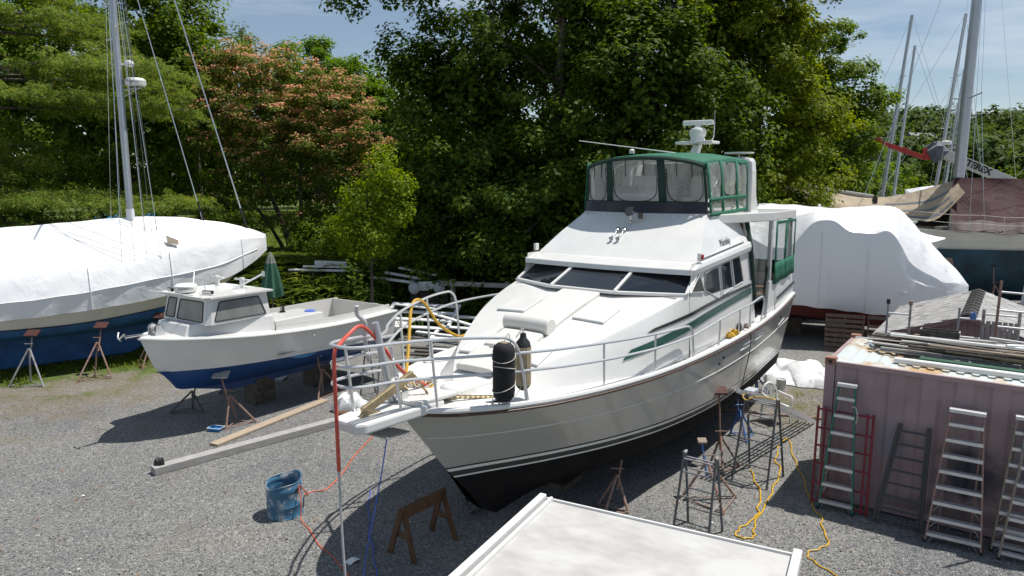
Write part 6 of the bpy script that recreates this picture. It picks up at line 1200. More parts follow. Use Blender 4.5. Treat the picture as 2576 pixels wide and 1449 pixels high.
# ================================================================== BOOM LIFT
bl = thing('boom_lift', 'white boom lift with red folding jib above the maroon tarp', 'boom lift', (26.1, 38.5, 0), R(0))
M['boomwhite'] = mat('white_crane_paint', (.66, .65, .60), .45, var=.1, scale=3)
MB().box((0, 0, .95), (2.4, 2.2, .7)).build('chassis', 'red_boom', bl, bevel=.06); MB().box((.2, 0, 1.9), (2.6, 1.8, 1.2)).build('turret', 'boomwhite', bl, bevel=.08)
for x in (-1.1, 1.1):
    for y in (-1.1, 1.1): MB().lathe([(.2, -.17), (.46, -.17), (.5, -.12), (.5, .12), (.46, .17), (.2, .17)], 18, (x, y, .5), Matrix.Rotation(R(90), 3, 'X')).build('wheel', 'black', bl)
q0 = Vector((.5, -.1, 3.0)); q1 = Vector((2.2, -.1, 5.35)); MB().beam(q0, (-1.2, -.1, 4.6), .3, .4).build('lower_boom', 'boomwhite', bl)
e1 = Vector((1.4, -.3, 5.45)); e0 = Vector((-3.3, -.3, 7.32)); bm_ = MB().beam(e1, e0, .34, .48).build('main_boom', 'boomwhite', bl, bevel=.015)
d = (e1 - e0).normalized(); n_ = Vector((-d.z, 0, d.x)); n_ = n_ if n_.z > 0 else -n_
text('lettering', 'TEREX', 'letter', bm_, basis(e0.lerp(e1, .47) + Vector((0, -.178, 0)), d, n_), .46, .004, 0, 1.1, .022)
c0 = Vector((-3.35, -.3, 7.30))
rs = random.Random(3); mb = MB(); ico = [Vector((math.cos(a) * math.cos(b_), math.sin(a) * math.cos(b_), math.sin(b_))) for b_ in np.linspace(-1.5, 1.5, 7) for a in np.linspace(0, 2 * PI, 11)[:-1]]
mb.loft([[c0 + Vector((ico[i * 10 + k].x * .62, ico[i * 10 + k].y * .4, ico[i * 10 + k].z * .52)) * (1 + .15 * math.sin(i * 3 + k * 2)) for k in range(10)] for i in range(7)], closed=True, smooth=False); mb.build('platform_cover', 'wheel', bl)
j0 = Vector((-3.9, -.3, 6.95)); j1 = Vector((-6.5, -.3, 7.8)); MB().beam(j0, j1, .18, .22).build('jib', 'red_boom', bl, bevel=.01)
MB().box(j0 + Vector((.05, 0, .2)), (.3, .25, .6)).build('jib_knuckle', 'red_boom', bl, bevel=.01); MB().box(j1 + Vector((-.05, 0, .1)), (.28, .25, .24)).build('jib_tip', 'red_boom', bl, bevel=.01); MB().box(j0.lerp(j1, .45) + Vector((0, 0, .13)), (.25, .16, .1)).build('jib_bracket', 'red_boom', bl)
hb = MB().lathe([(0, -.45), (.2, -.38), (.28, -.15), (.25, .1), (.1, .25), (0, .3)], 12, j1 + Vector((-.12, 0, -.55))).build('hanging_bag', 'wheel', bl)
MB().tube([j1, j1 + Vector((-.12, 0, -.3))], .015, 5).build('bag_line', 'black', bl)
fl = MB().box((2.2, -.3, 6.1), (.8, .4, .3)).build('control_box', 'plastic', bl, bevel=.03)
# ================================================================== SHIPPING CONTAINER
CO = (5.49, 11.93, 0); CR = R(-35.8); CRm = Matrix.Rotation(CR, 3, 'Z')
def Cw(x, y, z=0.): return CRm @ Vector((x, y, z)) + Vector(CO)
ct = thing('shipping_container', 'faded mauve steel shipping container with a rusty pale roof', 'container', CO, CR)
CL, CWd, CH = 6.06, 2.44, 2.59
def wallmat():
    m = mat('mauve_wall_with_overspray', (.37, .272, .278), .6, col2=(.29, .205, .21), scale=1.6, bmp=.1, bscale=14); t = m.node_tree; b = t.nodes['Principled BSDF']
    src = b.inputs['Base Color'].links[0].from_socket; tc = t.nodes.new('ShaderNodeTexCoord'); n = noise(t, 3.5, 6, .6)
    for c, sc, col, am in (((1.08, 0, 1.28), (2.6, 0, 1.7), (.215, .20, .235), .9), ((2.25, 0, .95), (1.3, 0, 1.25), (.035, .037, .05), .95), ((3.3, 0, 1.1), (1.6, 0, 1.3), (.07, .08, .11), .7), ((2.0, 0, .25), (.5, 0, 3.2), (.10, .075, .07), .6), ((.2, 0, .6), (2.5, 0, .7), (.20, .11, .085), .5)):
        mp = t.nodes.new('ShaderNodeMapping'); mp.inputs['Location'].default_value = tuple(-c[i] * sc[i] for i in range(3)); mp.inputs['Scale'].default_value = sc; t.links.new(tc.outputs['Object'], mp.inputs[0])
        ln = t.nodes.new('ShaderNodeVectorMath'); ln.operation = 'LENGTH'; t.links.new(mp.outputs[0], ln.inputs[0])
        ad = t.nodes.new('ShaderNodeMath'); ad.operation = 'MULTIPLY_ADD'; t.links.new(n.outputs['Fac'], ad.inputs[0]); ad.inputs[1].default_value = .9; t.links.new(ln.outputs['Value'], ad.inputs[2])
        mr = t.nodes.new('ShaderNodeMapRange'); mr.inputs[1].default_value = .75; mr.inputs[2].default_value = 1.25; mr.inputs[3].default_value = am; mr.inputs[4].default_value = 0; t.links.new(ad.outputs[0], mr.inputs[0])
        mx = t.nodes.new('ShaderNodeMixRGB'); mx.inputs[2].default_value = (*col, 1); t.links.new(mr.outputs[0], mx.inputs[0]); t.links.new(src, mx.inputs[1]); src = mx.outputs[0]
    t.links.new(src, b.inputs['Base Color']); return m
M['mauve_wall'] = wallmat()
def corr(x): # trapezoid section of the wall
    p = (x % .55) / .55; return -.036 * (1 - min(1, max(0, (abs(p - .5) - .16) / .12)))
cx = []; x = .17
for k in range(12):
    for f in (0, .22, .34, .66, .78): cx.append(.17 + (k + f) * (CL - .34) / 12)
cx.append(CL - .17)
def dep(i): return .036 if i % 5 in (2, 3) else 0.
for y0, sg in ((.03, 1), (CWd - .03, -1)):
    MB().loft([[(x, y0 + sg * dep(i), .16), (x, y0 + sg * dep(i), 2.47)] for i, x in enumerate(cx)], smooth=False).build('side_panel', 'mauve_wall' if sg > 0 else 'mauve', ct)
for x0 in (.03, CL - .03):
    MB().poly([(x0, .1, .16), (x0, CWd - .1, .16), (x0, CWd - .1, 2.47), (x0, .1, 2.47)]).build('end_panel', 'mauve', ct)
for x0 in (.08, CL - .08):
    for y0 in (.08, CWd - .08):
        MB().box((x0, y0, 1.295), (.158, .158, 2.35)).build('corner_post', 'mauve', ct)
M['castmat'] = mat('rusty_mauve_casting', (.29, .17, .15), .75, col2=(.27, .115, .06), scale=5)
for x0 in (.08, CL - .08):
    for y0 in (.08, CWd - .08):
        for z0 in (.06, 2.535):
            q = MB().box((x0, y0, z0), (.178, .165, .122)).build('corner_casting', 'castmat', ct, bevel=.006)
            if z0 > 1 and y0 < 1: MB().lathe([(.034, 0), (.034, .004), (0, .004)], 14, (x0, y0 - .0835, z0 - .005), Matrix.Rotation(R(90), 3, 'X')).build('hole', 'black', q)
for y0 in (.045, CWd - .045):
    MB().box((CL / 2, y0, 2.50), (CL - .34, .07, .075)).build('top_rail', 'mauve', ct); MB().box((CL / 2, y0, .10), (CL - .34, .07, .13)).build('bottom_rail', 'mauve', ct)
for x0 in (.045, CL - .045): MB().box((x0, CWd / 2, 2.50), (.07, CWd - .3, .075)).build('top_rail', 'mauve', ct)
rx = []
nr = 28
for k in range(nr):
    for f, h in ((0, 0), (.18, 0), (.32, .024), (.68, .024), (.82, 0)): rx.append((.09 + (k + f) * (CL - .18) / nr, h))
rx.append((CL - .09, 0))
MB().loft([[(x, .03, 2.535), (x, .16, 2.539), (x, .22, 2.54 + h), (x, CWd - .22, 2.54 + h), (x, CWd - .16, 2.539), (x, CWd - .03, 2.535)] for x, h in rx], smooth=False).build('roof_panel', 'roofmetal', ct)
# ------------------------------------------------------------------ things on the container roof
RZ = 2.568
def roof_beam(name, label, cat, a, b_, w, h, m, lift=0., group=None, tilt=0.):
    p = Cw(a[0], a[1]); q = Cw(b_[0], b_[1]); d = q - p; o = MB().beam((0, 0, 0), (d.length, 0, tilt), w, h).build(name, m, bevel=.004, seg=1)
    o.location = (p.x, p.y, RZ + h / 2 + lift); o.rotation_euler = (0, 0, math.atan2(d.y, d.x)); return tag(o, label, cat, group)
def roof_pipe(name, label, cat, a, b_, r, m, lift=0., tilt=0., group=None):
    p = Cw(a[0], a[1]); q = Cw(b_[0], b_[1]); d = q - p; o = MB().tube([(0, 0, 0), (d.length, 0, tilt)], r, 10).build(name, m); o.location = (p.x, p.y, RZ + r + lift); o.rotation_euler = (0, 0, math.atan2(d.y, d.x)); return tag(o, label, cat, group)
roof_pipe('pipe', 'thick white plastic pipe lying along the front edge of the container roof', 'pipe', (1.02, .36), (5.9, .30), .055, 'plastic')

M['greenboard'] = mat('green_painted_board', (.03, .105, .065), .7, col2=(.018, .06, .04), scale=5, stretch=(1, 6, 6))
roof_beam('board', 'long dark green board lying behind the thick white pipe', 'board', (1.35, .78), (5.6, .62), .20, .07, 'greenboard')
rs = random.Random(11); GL = 'weathered grey planks heaped on the container roof'
for k in range(42):
    x0 = rs.uniform(.45, 2.6) if k > 8 else rs.uniform(.35, .8); L_ = rs.uniform(1.0, 3.2); y0 = rs.uniform(.95, 1.95); a = rs.gauss(0, .07) if k < 34 else rs.uniform(-.55, .55)
    x1 = min(x0 + L_, 5.9); y1 = min(2.2, max(.9, y0 + a * L_))
    roof_beam('plank', 'weathered grey plank in the heap on the container roof', 'plank', (x0, y0), (x1, y1), rs.uniform(.05, .13), rs.uniform(.022, .045), ['wood_dark', 'wood_grey', 'wood', 'wood_dark'][k % 4], .02 + (k // 7) * .045 + rs.uniform(0, .02), GL)
for i, (a, b_, r, l, lab) in enumerate((((.85, 1.02), (5.8, 1.0), .028, .33, 'long thin white pipe lying on top of the heap of planks'), ((2.55, .98), (3.9, 1.6), .03, .36, 'short white pipe lying crosswise on the planks'), ((2.3, 1.9), (5.6, 1.0), .022, .30, 'thin white pipe slanting across the planks towards the front'), ((.2, 1.55), (1.5, 1.62), .014, .12, 'thin steel bar poking out over the left end of the container roof'))):
    roof_pipe('pipe', lab, 'pipe', a, b_, r, 'plastic' if i < 3 else 'alu', l)
bx = thing('crate', 'short dark wooden box on the heap of planks', 'crate', Cw(1.55, 1.75, RZ + .24), CR)
for y in (-.1, .1): MB().box((0, y, .08), (.62, .02, .16)).build('side_board', 'wood_dark', bx)
MB().box((0, 0, .01), (.62, .2, .02)).build('bottom_board', 'wood_dark', bx)
for x in (-.3, .3): MB().box((x, 0, .08), (.02, .18, .16)).build('end_board', 'wood_grey', bx)

# ================================================================== LADDERS against the container
def stepladder(label, foot_l, foot_r, top_l, top_r, n, railm, stepm, rear=None, cap=True, tw=.09, braces=True, sz=None, group='ladders along the container'):
    """front frame from feet to top, treads between, optional rear frame (list of two feet)"""
    pl_, pr_, tl, tr2 = [Cw(*q) for q in (foot_l, foot_r, top_l, top_r)]; o = (pl_ + pr_) / 2; o.z = 0; t = thing('stepladder', label, 'ladder', o, 0, group)
    pl_, pr_, tl, tr2 = [q - o for q in (pl_, pr_, tl, tr2)]; side = (pr_ - pl_).normalized(); up = ((tl + tr2) / 2 - (pl_ + pr_) / 2).normalized(); fwd = side.cross(up).normalized()
    for a, b_ in ((pl_, tl), (pr_, tr2)): MB().beam(a, b_, .028, .075, fwd).build('rail', railm, t)
    for i in range(n):
        f = .07 + (.90 - .07) * i / (n - 1) if cap else .06 + .9 * i / (n - 1); a = pl_.lerp(tl, f); b_ = pr_.lerp(tr2, f)
        s = MB().beam(a, b_, tw, .024, (0, 0, 1)).build('tread', stepm, t)
        MB().beam(a + fwd * (tw * .52) - Vector((0, 0, .02)), b_ + fwd * (tw * .52) - Vector((0, 0, .02)), .006, .05).build('tread_lip', stepm, s)
        if braces and i < 3:
            MB().beam(a.lerp(b_, .02) - up * .16, a.lerp(b_, .16) - Vector((0, 0, .03)), .02, .004).build('brace', stepm, t); MB().beam(b_.lerp(a, .02) - up * .16, b_.lerp(a, .16) - Vector((0, 0, .03)), .02, .004).build('brace', stepm, t)
    if cap: MB().beam(tl - side * .03, tr2 + side * .03, .13, .06).build('top_cap', stepm, t, bevel=.008)
    for a in (pl_, pr_): MB().box(a + Vector((0, 0, .02)), (.05, .09, .04), CRm).build('foot', 'black', t)
    if rear:
        ra, rb = [Cw(*q) - o for q in rear]; a2 = tl - fwd * .07; b2 = tr2 - fwd * .07
        for a, b_ in ((ra, a2), (rb, b2)): MB().beam(a, b_, .025, .045, fwd).build('rear_rail', railm, t)
        for f in (.12, .38, .64): MB().beam(ra.lerp(a2, f), rb.lerp(b2, f), .03, .02).build('rear_bar', stepm, t)
    return t
# red scaffold frame behind the green ladder
def frame_thing(name, label, cat, feet, tops, bars, m, r=.021, group=None, double=None, rungs_m=None, br=None):
    pl_, pr_, tl, tr2 = feet[0], feet[1], tops[0], tops[1]; o = (pl_ + pr_) / 2; o = Vector((o.x, o.y, o.z)); t = thing(name, label, cat, o, 0, group)
    pl_, pr_, tl, tr2 = [q - o for q in (pl_, pr_, tl, tr2)]
    for a, b_ in ((pl_, tl), (pr_, tr2)): MB().tube([a, b_], r, 8).build('post', m, t)
    if double:
        for f in double: MB().tube([pl_.lerp(pr_, f), tl.lerp(tr2, f)], r * .85, 8).build('post', m, t)
    for f in bars: MB().tube([pl_.lerp(tl, f), pr_.lerp(tr2, f)], br or r * .85, 8).build('rung', rungs_m or m, t)
    return t
frame_thing('scaffold_frame', 'red painted scaffold frame leaning behind the green stepladder', 'scaffold frame', (Cw(-.02, -.28), Cw(.86, -.30)), (Cw(-.05, -.05, 1.72), Cw(.83, -.05, 1.72)), (.04, .22, .42, .6, .78, .97), 'red_paint', .022, double=(.14, .90))
stepladder('green fibreglass stepladder with white treads at the left end of the container', (.12, -.42), (.66, -.40), (.27, -.10, 2.18), (.52, -.10, 2.18), 7, 'green_fg', 'alu')
tie = MB().tube(curve([Cw(.50, -.16, 1.82), Cw(.56, -.2, 1.84), Cw(.60, -.2, 1.7), Cw(.58, -.2, 1.55)], 4), .010, 5).build('rope_tie', 'rope_w'); tag(tie, 'short white rope tied to the green stepladder', 'rope')
frame_thing('ladder_frame', 'dark blue-green pipe ladder frame leaning between the two big stepladders', 'ladder', (Cw(.98, -.42), Cw(1.68, -.42)), (Cw(1.22, -.06, 1.66), Cw(1.66, -.06, 1.66)), (.05, .16, .28, .41, .54, .67, .80, .93), 'pipe_dark', .024, group='ladders along the container', double=(.08, .93))
stepladder('tall stepladder with faded orange rails and wide aluminium treads', (1.76, -.66), (2.50, -.62), (1.93, -.16, 2.06), (2.36, -.16, 2.06), 8, 'pink_fg', 'alu', rear=((1.90, -.18), (2.34, -.18)), tw=.125)
stepladder('second tall aluminium stepladder half cut off by the right edge', (2.62, -.40), (3.4, -.36), (2.78, -.14, 2.10), (3.22, -.14, 2.10), 8, 'tan_wood', 'alu', rear=((2.76, -.16), (3.2, -.16)), tw=.125)
stepladder('tan railed ladder leaning in front of the second tall stepladder', (2.72, -.62), (3.55, -.60), (2.93, -.22, 2.0), (3.3, -.22, 2.0), 8, 'tan_wood', 'alu', cap=False, tw=.07, braces=False)
pp = MB().tube([Cw(2.86, -.30, 1.2), Cw(2.98, -.22, 3.5)], .024, 8).build('pole', 'steel_paint'); tag(pp, 'grey-green steel pole standing among the ladders at the right edge', 'pole')

# ================================================================== SHED, frames and pallets behind the container
shed = thing('shed', 'mauve board shed with worn grey shingle roof behind the container', 'shed', (10.62, 16.0, 0), CR)
HW, SL, PZ, EZ = 1.95, 4.9, 2.56, 1.86     # half width, length, peak and eave height

M['shedwall'] = mat('mauve_board_siding', (.255, .175, .18), .75, col2=(.20, .135, .14), scale=3, stretch=(4, 4, .5))
for k in range(12):
    x0 = -HW + .12 + k * (2 * HW - .24) / 12; x1 = x0 + (2 * HW - .24) / 12 - .008; zt = lambda x: EZ - .02 + (PZ - EZ - .03) * (1 - abs(x) / (HW - .12))
    pts = [(x0, .05, .05), (x1, .05, .05), (x1, .05, zt(x1))] + ([(0, .05, zt(0))] if x0 < 0 < x1 else []) + [(x0, .05, zt(x0))]
    MB().slab(pts, (0, .02, 0)).build('wall_board', 'shedwall', shed)
MB().poly([(-HW + .13, .075, .05), (HW - .13, .075, .05), (HW - .13, .075, EZ - .05), (0, .075, PZ - .09), (-HW + .13, .075, EZ - .05)]).build('wall_backing', 'dark', shed)
for sg in (-1, 1): MB().slab([(sg * (HW - .12), .07, .05), (sg * (HW - .12), SL - .1, .05), (sg * (HW - .12), SL - .1, EZ), (sg * (HW - .12), .07, EZ)], (-sg * .03, 0, 0)).build('side_wall', 'shedwall', shed)
MB().poly([(-HW + .13, SL - .1, .05), (HW - .13, SL - .1, .05), (HW - .13, SL - .1, EZ - .05), (0, SL - .1, PZ - .09), (-HW + .13, SL - .1, EZ - .05)]).build('rear_wall', 'shedwall', shed)
nrm = Vector((-(PZ - EZ), 0, HW)).normalized()
for sg in (-1, 1):
    MB().slab([(0, -.1, PZ - .03), (sg * HW, -.1, EZ - .03), (sg * HW, SL, EZ - .03), (0, SL, PZ - .03)], (0, 0, .025)).build('roof_deck', 'wood_dark', shed)
    MB().slab([(0, -.12, PZ - .10), (sg * HW, -.12, EZ - .10), (sg * HW, -.12, EZ + .0), (0, -.12, PZ + .0)], (0, .03, 0)).build('barge_board', 'shedwall', shed)
    # shingle courses: tabs one by one, lapped and slightly uneven
    rows = 11; cols = 22; proto = None; sl_ = math.hypot(HW, PZ - EZ); ang = math.atan2(PZ - EZ, HW); rs2 = random.Random(5 + sg)
    pm = bpy.data.meshes.new('shingle'); w_, h_ = SL / cols + .012, sl_ / rows * 1.22
    pm.from_pydata([(-h_ / 2, -w_ / 2 + .006, .0), (h_ / 2, -w_ / 2 + .006, .010), (h_ / 2, w_ / 2 - .008, .010), (-h_ / 2, w_ / 2 - .008, 0), (-h_ / 2, -w_ / 2 + .006, -.004), (h_ / 2, -w_ / 2 + .006, .002), (h_ / 2, w_ / 2 - .008, .002), (-h_ / 2, w_ / 2 - .008, -.004)], [], [(0, 1, 2, 3), (7, 6, 5, 4), (1, 5, 6, 2), (0, 4, 5, 1), (2, 6, 7, 3)])
    pm.materials.append(M['shingle']); pm2 = pm.copy(); pm2.materials[0] = mat('shingle_pale', (.40, .395, .385), .95, col2=(.31, .305, .30), scale=8); pm3 = pm.copy(); pm3.materials[0] = mat('shingle_worn', (.29, .285, .28), .95, col2=(.21, .21, .205), scale=8)
    for r in range(rows):
        for c in range(cols + (r % 2)):
            f = (r + .5) / rows; y = -.06 + (c + (.0 if r % 2 else .5)) * (SL + .02) / cols; y = min(max(y, -.06), SL - .05)
            o = bpy.data.objects.new('shingle', rs2.choice((pm, pm, pm2, pm3))); COL.objects.link(o); o.parent = shed
            o.location = (sg * HW * f, y, PZ - (PZ - EZ) * f + .010 + .004 * rs2.random()); o.rotation_euler = (0, ang if sg > 0 else PI - ang, 0)
            if sg < 0: o.rotation_euler = (PI, PI - ang, 0); o.rotation_euler = (0, -ang, PI) if False else (0, ang, PI)
            o.rotation_euler.rotate_axis('Z', rs2.uniform(-.02, .02))
            if rs2.random() < .04: o.location.z += .012
for k in range(30):  # ridge caps, curled and dark
    o = MB().loft([[(x, -.09, PZ + .055 - abs(x) * .36 + .012 * math.sin(k * 2.1)), (x, .13, PZ + .038 - abs(x) * .36)] for x in (-.17, -.09, 0, .09, .17)], smooth=False).build('ridge_cap', 'shingle_dark', shed); o.location = (0, k * SL / 30, 0)
# scaffold end frames standing between container and shed
def upright(label, xl, y, w, z1, bars, m, base=0., rm='alu', lean=0., tops=None, r=.022):
    t = frame_thing('scaffold_frame', label, 'scaffold frame', (Cw(xl, y, base), Cw(xl + w, y + .02, base)), (Cw(xl + lean, y, z1), Cw(xl + w + lean, y + .02, z1)), [(z - base) / (z1 - base) for z in bars], m, r, 'scaffold frames behind the container', rungs_m=rm, br=.019)
    return t
t = upright('steel frame with capped posts, leftmost of those behind the container', .42, 3.84, .42, 3.08, (.5, 1.0, 1.5, 2.0, 2.42, 2.85), 'steel_paint')
for x in (0, .42): MB().box(Cw(.42 + x, 3.84 + .02 * (x > 0), 3.10) - t.location, (.07, .07, .1), CRm).build('post_cap', 'black' if x == 0 else 'wood', t, bevel=.01)
t = upright('steel frame in front of the shed gable with a blue rag tied on it', 1.70, 4.10, .42, 3.06, (.5, 1.0, 1.5, 2.05, 2.45, 2.84), 'steel_paint')
rag('rag', 'blue rag tied round the top bar of a scaffold frame', 'cloth', Cw(1.95, 4.10, 2.84), .06, 'blue_steel', .12, 8)
t = upright('steel frame holding a grey slatted pallet against the shed', 2.12, 4.22, .60, 3.06, (.5, 1.0, 1.5, 2.95), 'wood_grey', r=.03)
gt = thing('pallet', 'grey slatted pallet standing upright behind the rusty post', 'pallet', Cw(2.16, 4.30, 0), CR)
for k in range(6): MB().box((.05 + k * .095, 0, 2.08), (.078, .02, 1.45)).build('slat', 'wood_grey', gt)
for z in (1.5, 2.1, 2.7): MB().box((.29, .04, z), (.6, .05, .08)).build('cross_rail', 'wood_grey', gt)
MB().box((.29, .04, .7), (.6, .05, 1.35)).build('cross_rail', 'wood_grey', gt)
t = frame_thing('scaffold_frame', 'rusty scaffold frame rising highest behind the container', 'scaffold frame', (Cw(2.32, 4.0, 0), Cw(3.05, 4.04, 0)), (Cw(2.36, 4.0, 3.68), Cw(3.09, 4.04, 3.66)), (.2, .36, .52, .66, .75, .84, .94), 'rust', .026, 'scaffold frames behind the container', rungs_m='alu', br=.02)
# pallets leaning by the wrapped powerboat
def pallet(label, c, rz, tilt, n=8, w=1.2, h=1.25):
    t = thing('pallet', label, 'pallet', c, rz, 'brown pallets standing by the wrapped powerboat'); mx_ = Matrix.Rotation(tilt, 4, 'X')
    def put(o): o.matrix_local = mx_
    for k in range(n): put(MB().box((0, -.05, .05 + k * (h - .1) / (n - 1)), (w, .02, .11)).build('slat', 'palletwood', t))
    for x in (-w / 2 + .04, 0, w / 2 - .04): put(MB().box((x, 0, h / 2), (.045, .08, h)).build('stringer', 'palletwood', t))
    for k in (0, 3, 6): put(MB().box((0, .05, .06 + k * (h - .12) / 6), (w, .02, .10)).build('back_slat', 'palletwood', t))
M['palletwood'] = mat('old_brown_pallet_wood', (.19, .135, .105), .9, col2=(.10, .075, .06), scale=6, stretch=(1, 6, 6), bmp=.3, bscale=20)
pallet('brown slatted pallet standing left of another below the white wrap', (11.15, 23.0, 0), R(-24), R(-6)); pallet('brown slatted pallet standing right of another below the white wrap', (12.32, 22.5, 0), R(-24), R(-10), 5)
# fat grey chimney-like duct and tarp beyond the shed
du = MB().tube([(0, 0, 0), (.35, .2, 1.9)], .26, 16).build('duct', 'dinghy'); du.location = (16.6, 22.2, 1.0); du.rotation_euler = (0, 0, 0); tag(du, 'fat grey duct leaning beyond the shed roof', 'duct')
MB().lathe([(.27, 0), (.36, .02), (.36, .12), (.30, .2), (0, .22)], 18, (.36, .21, 1.86)).build('duct_cap', 'dinghy', du)
MB().box((0, 0, -.5), (.5, .5, 1.0)).build('plinth', 'block', du)
gp = MB().loft([[Vector((x, y, .35 + .16 * math.sin(x * 2.3 + y) + .12 * math.cos(y * 3.1) - .1 * max(0, abs(x) - 1.2))) for y in np.linspace(-.9, .9, 8)] for x in np.linspace(-1.8, 1.8, 14)]).build('ground_sheet', 'wheel'); gp.location = (16.3, 25.0, .05); tag(gp, 'crumpled grey sheet over a heap below the blue-green hull', 'tarpaulin')
# ================================================================== WHITE ROOF in the near foreground
fr_ = thing('site_trailer', 'white painted flat roof with edge rails in the near foreground', 'trailer', (.36, 6.88, 0), math.atan2(5.75 - 6.88, 2.51 - .36))
TW, TL, TZ = 2.43, 5.2, 2.35
M['roofwhite'] = mat('scuffed_white_roof_paint', (.50, .495, .48), .65, col2=(.375, .365, .345), scale=1.6, lo=.36, hi=.60, stretch=(1, 1.7, 1), detail=12, bmp=.08, bscale=40)
MB().box((TW / 2, -TL / 2, 1.3), (TW - .02, TL - .04, 1.95)).build('body', 'white', fr_, bevel=.02)
for k in range(3):
    o = MB().box((TW / 2, -.02 - (k + .5) * TL / 3, TZ - .02), (TW - .04, TL / 3 - .006, .04)).build('roof_panel', 'roofwhite', fr_, bevel=.003, seg=1)
for x, w in ((-.035, .075), (.06, .035)): MB().box((x, -TL / 2, TZ + .015), (w, TL, .09 if w > .05 else .06)).build('edge_rail', 'white', fr_, bevel=.012)
MB().box((TW + .005, -TL / 2, TZ + .02), (.075, TL, .11)).build('edge_rail', 'white', fr_, bevel=.012)
MB().box((TW / 2, .0, TZ - .005), (TW, .025, .05)).build('front_trim', 'white', fr_, bevel=.006)
for x in (.25, TW - .25):
    for y in (-1.8, -2.7): MB().lathe([(.1, -.1), (.3, -.1), (.33, -.06), (.33, .06), (.3, .1), (.1, .1)], 18, (x, y, .33), Matrix.Rotation(R(90), 3, 'Y')).build('wheel', 'black', fr_)

# ================================================================== YARD CLUTTER
def ground_beam(name, label, cat, a, b_, w, h, m, z=0., bevel=.008):
    a = Vector((a[0], a[1])); b_ = Vector((b_[0], b_[1])); d = b_ - a; mb = MB(); n = 8
    o = MB().beam((0, 0, 0), (d.length, 0, 0), w, h).build(name, m, bevel=bevel); o.location = (a.x, a.y, z + h / 2 + .004); o.rotation_euler = (0, 0, math.atan2(d.y, d.x)); return tag(o, label, cat)
ground_beam('timber', 'long heavy grey timber lying on the gravel left of the yacht bow', 'timber', (-6.98, 12.92), (-3.6, 16.28), .24, .15, 'wood_grey')
M['palewood'] = mat('pale_dusty_plank', (.43, .35, .26), .85, col2=(.33, .26, .19), scale=4, stretch=(1, 8, 8), bmp=.3, bscale=14)
ground_beam('plank', 'long pale brown plank on the gravel near the blue tray', 'plank', (-6.44, 14.42), (-4.86, 17.58), .24, .05, 'palewood')
rag('rock', 'black rock lying on the end of the grey timber', 'rock', (-6.90, 13.04, .155), .10, 'black', .10, 3)
ty = thing('paint_tray', 'blue paint roller tray on the gravel under the workboat', 'tray', (-6.78, 15.38, .002), R(-12))
MB().loft([[Vector((x, y, z)) for x, y, z in ((-.16 * s, -.11 * s, z), (.16 * s, -.11 * s, z), (.16 * s, .11 * s, z), (-.16 * s, .11 * s, z))] for s, z in ((.8, .0), (1.0, .075))], closed=True, smooth=False).add([(-.128, -.088, .004), (.128, -.088, .004), (.128, .088, .03), (-.128, .088, .03)], [(0, 1, 2, 3)]).build('pan', 'patchblue', ty, solid=.004)
MB().tube([(-.16, -.11, .077), (.16, -.11, .077), (.16, .11, .077), (-.16, .11, .077)], .008, 5, closed=True).build('rim', 'wood_white', ty)
# drum, top cut off
dr = thing('drum', 'open topped blue oil drum with faded patches on the gravel', 'drum', (-3.89, 11.30, 0), R(20))
pr_ = [(.0, .02), (.27, .02), (.292, .0), (.296, .015), (.287, .03), (.287, .20), (.297, .215), (.287, .23), (.287, .46), (.292, .475), (.287, .49), (.287, .60)]
mb = MB(); mb.lathe(pr_, 36)
mb.v = [(x * (1 + .015 * math.sin(3 * math.atan2(y, x))), y, z + (.055 * math.sin(math.atan2(y, x) * 1 + 1.2) + .02 * math.sin(3 * math.atan2(y, x))) * max(0, (z - .45)) / .15) for x, y, z in mb.v]
mb.build('shell', 'drum', dr, solid=.006)
MB().tube([(.289 * math.cos(a) * (1 + .015 * math.sin(3 * a)), .289 * math.sin(a), .602 + .055 * math.sin(a + 1.2) + .02 * math.sin(3 * a)) for a in np.linspace(0, 2 * PI, 37)[:-1]], .009, 6, closed=True).build('cut_rim', 'drum', dr)
MB().lathe([(.0, .04), (.27, .04)], 24).build('bottom_muck', 'dark', dr)
for a, z in ((-1.25, .15), (-1.6, .33)): MB().lathe([(.014, 0), (.024, .003), (.024, .0)], 10, (.292 * math.cos(a), .292 * math.sin(a), z), Matrix.Rotation(R(90), 3, 'X') ).build('bung', 'dinghy', dr)
MB().slab([(.290 * math.cos(a), .290 * math.sin(a), z) for a, z in ((-.95, .49), (-.75, .52), (-.6, .505), (-.7, .45), (-.98, .435))], (.004, -.004, 0)).build('torn_label', 'black', dr)
# saw horse
sh = thing('sawhorse', 'brown wooden sawhorse standing in the shadow of the yacht bow', 'sawhorse', (-1.38, 10.2, 0), math.atan2(.83, .66))
MB().box((0, 0, .70), (1.0, .045, .19)).build('top_beam', 'wood_brown', sh, bevel=.004)
for x in (-.42, .42):
    for y in (-1, 1): MB().beam((x + .03 * (1 if x > 0 else -1), y * .27, 0), (x, y * .035, .72), .09, .04, (1, 0, 0)).build('leg', 'wood_brown', sh)
    MB().box((x, 0, .36), (.02, .30, .09)).build('cross_brace', 'wood_brown', sh)
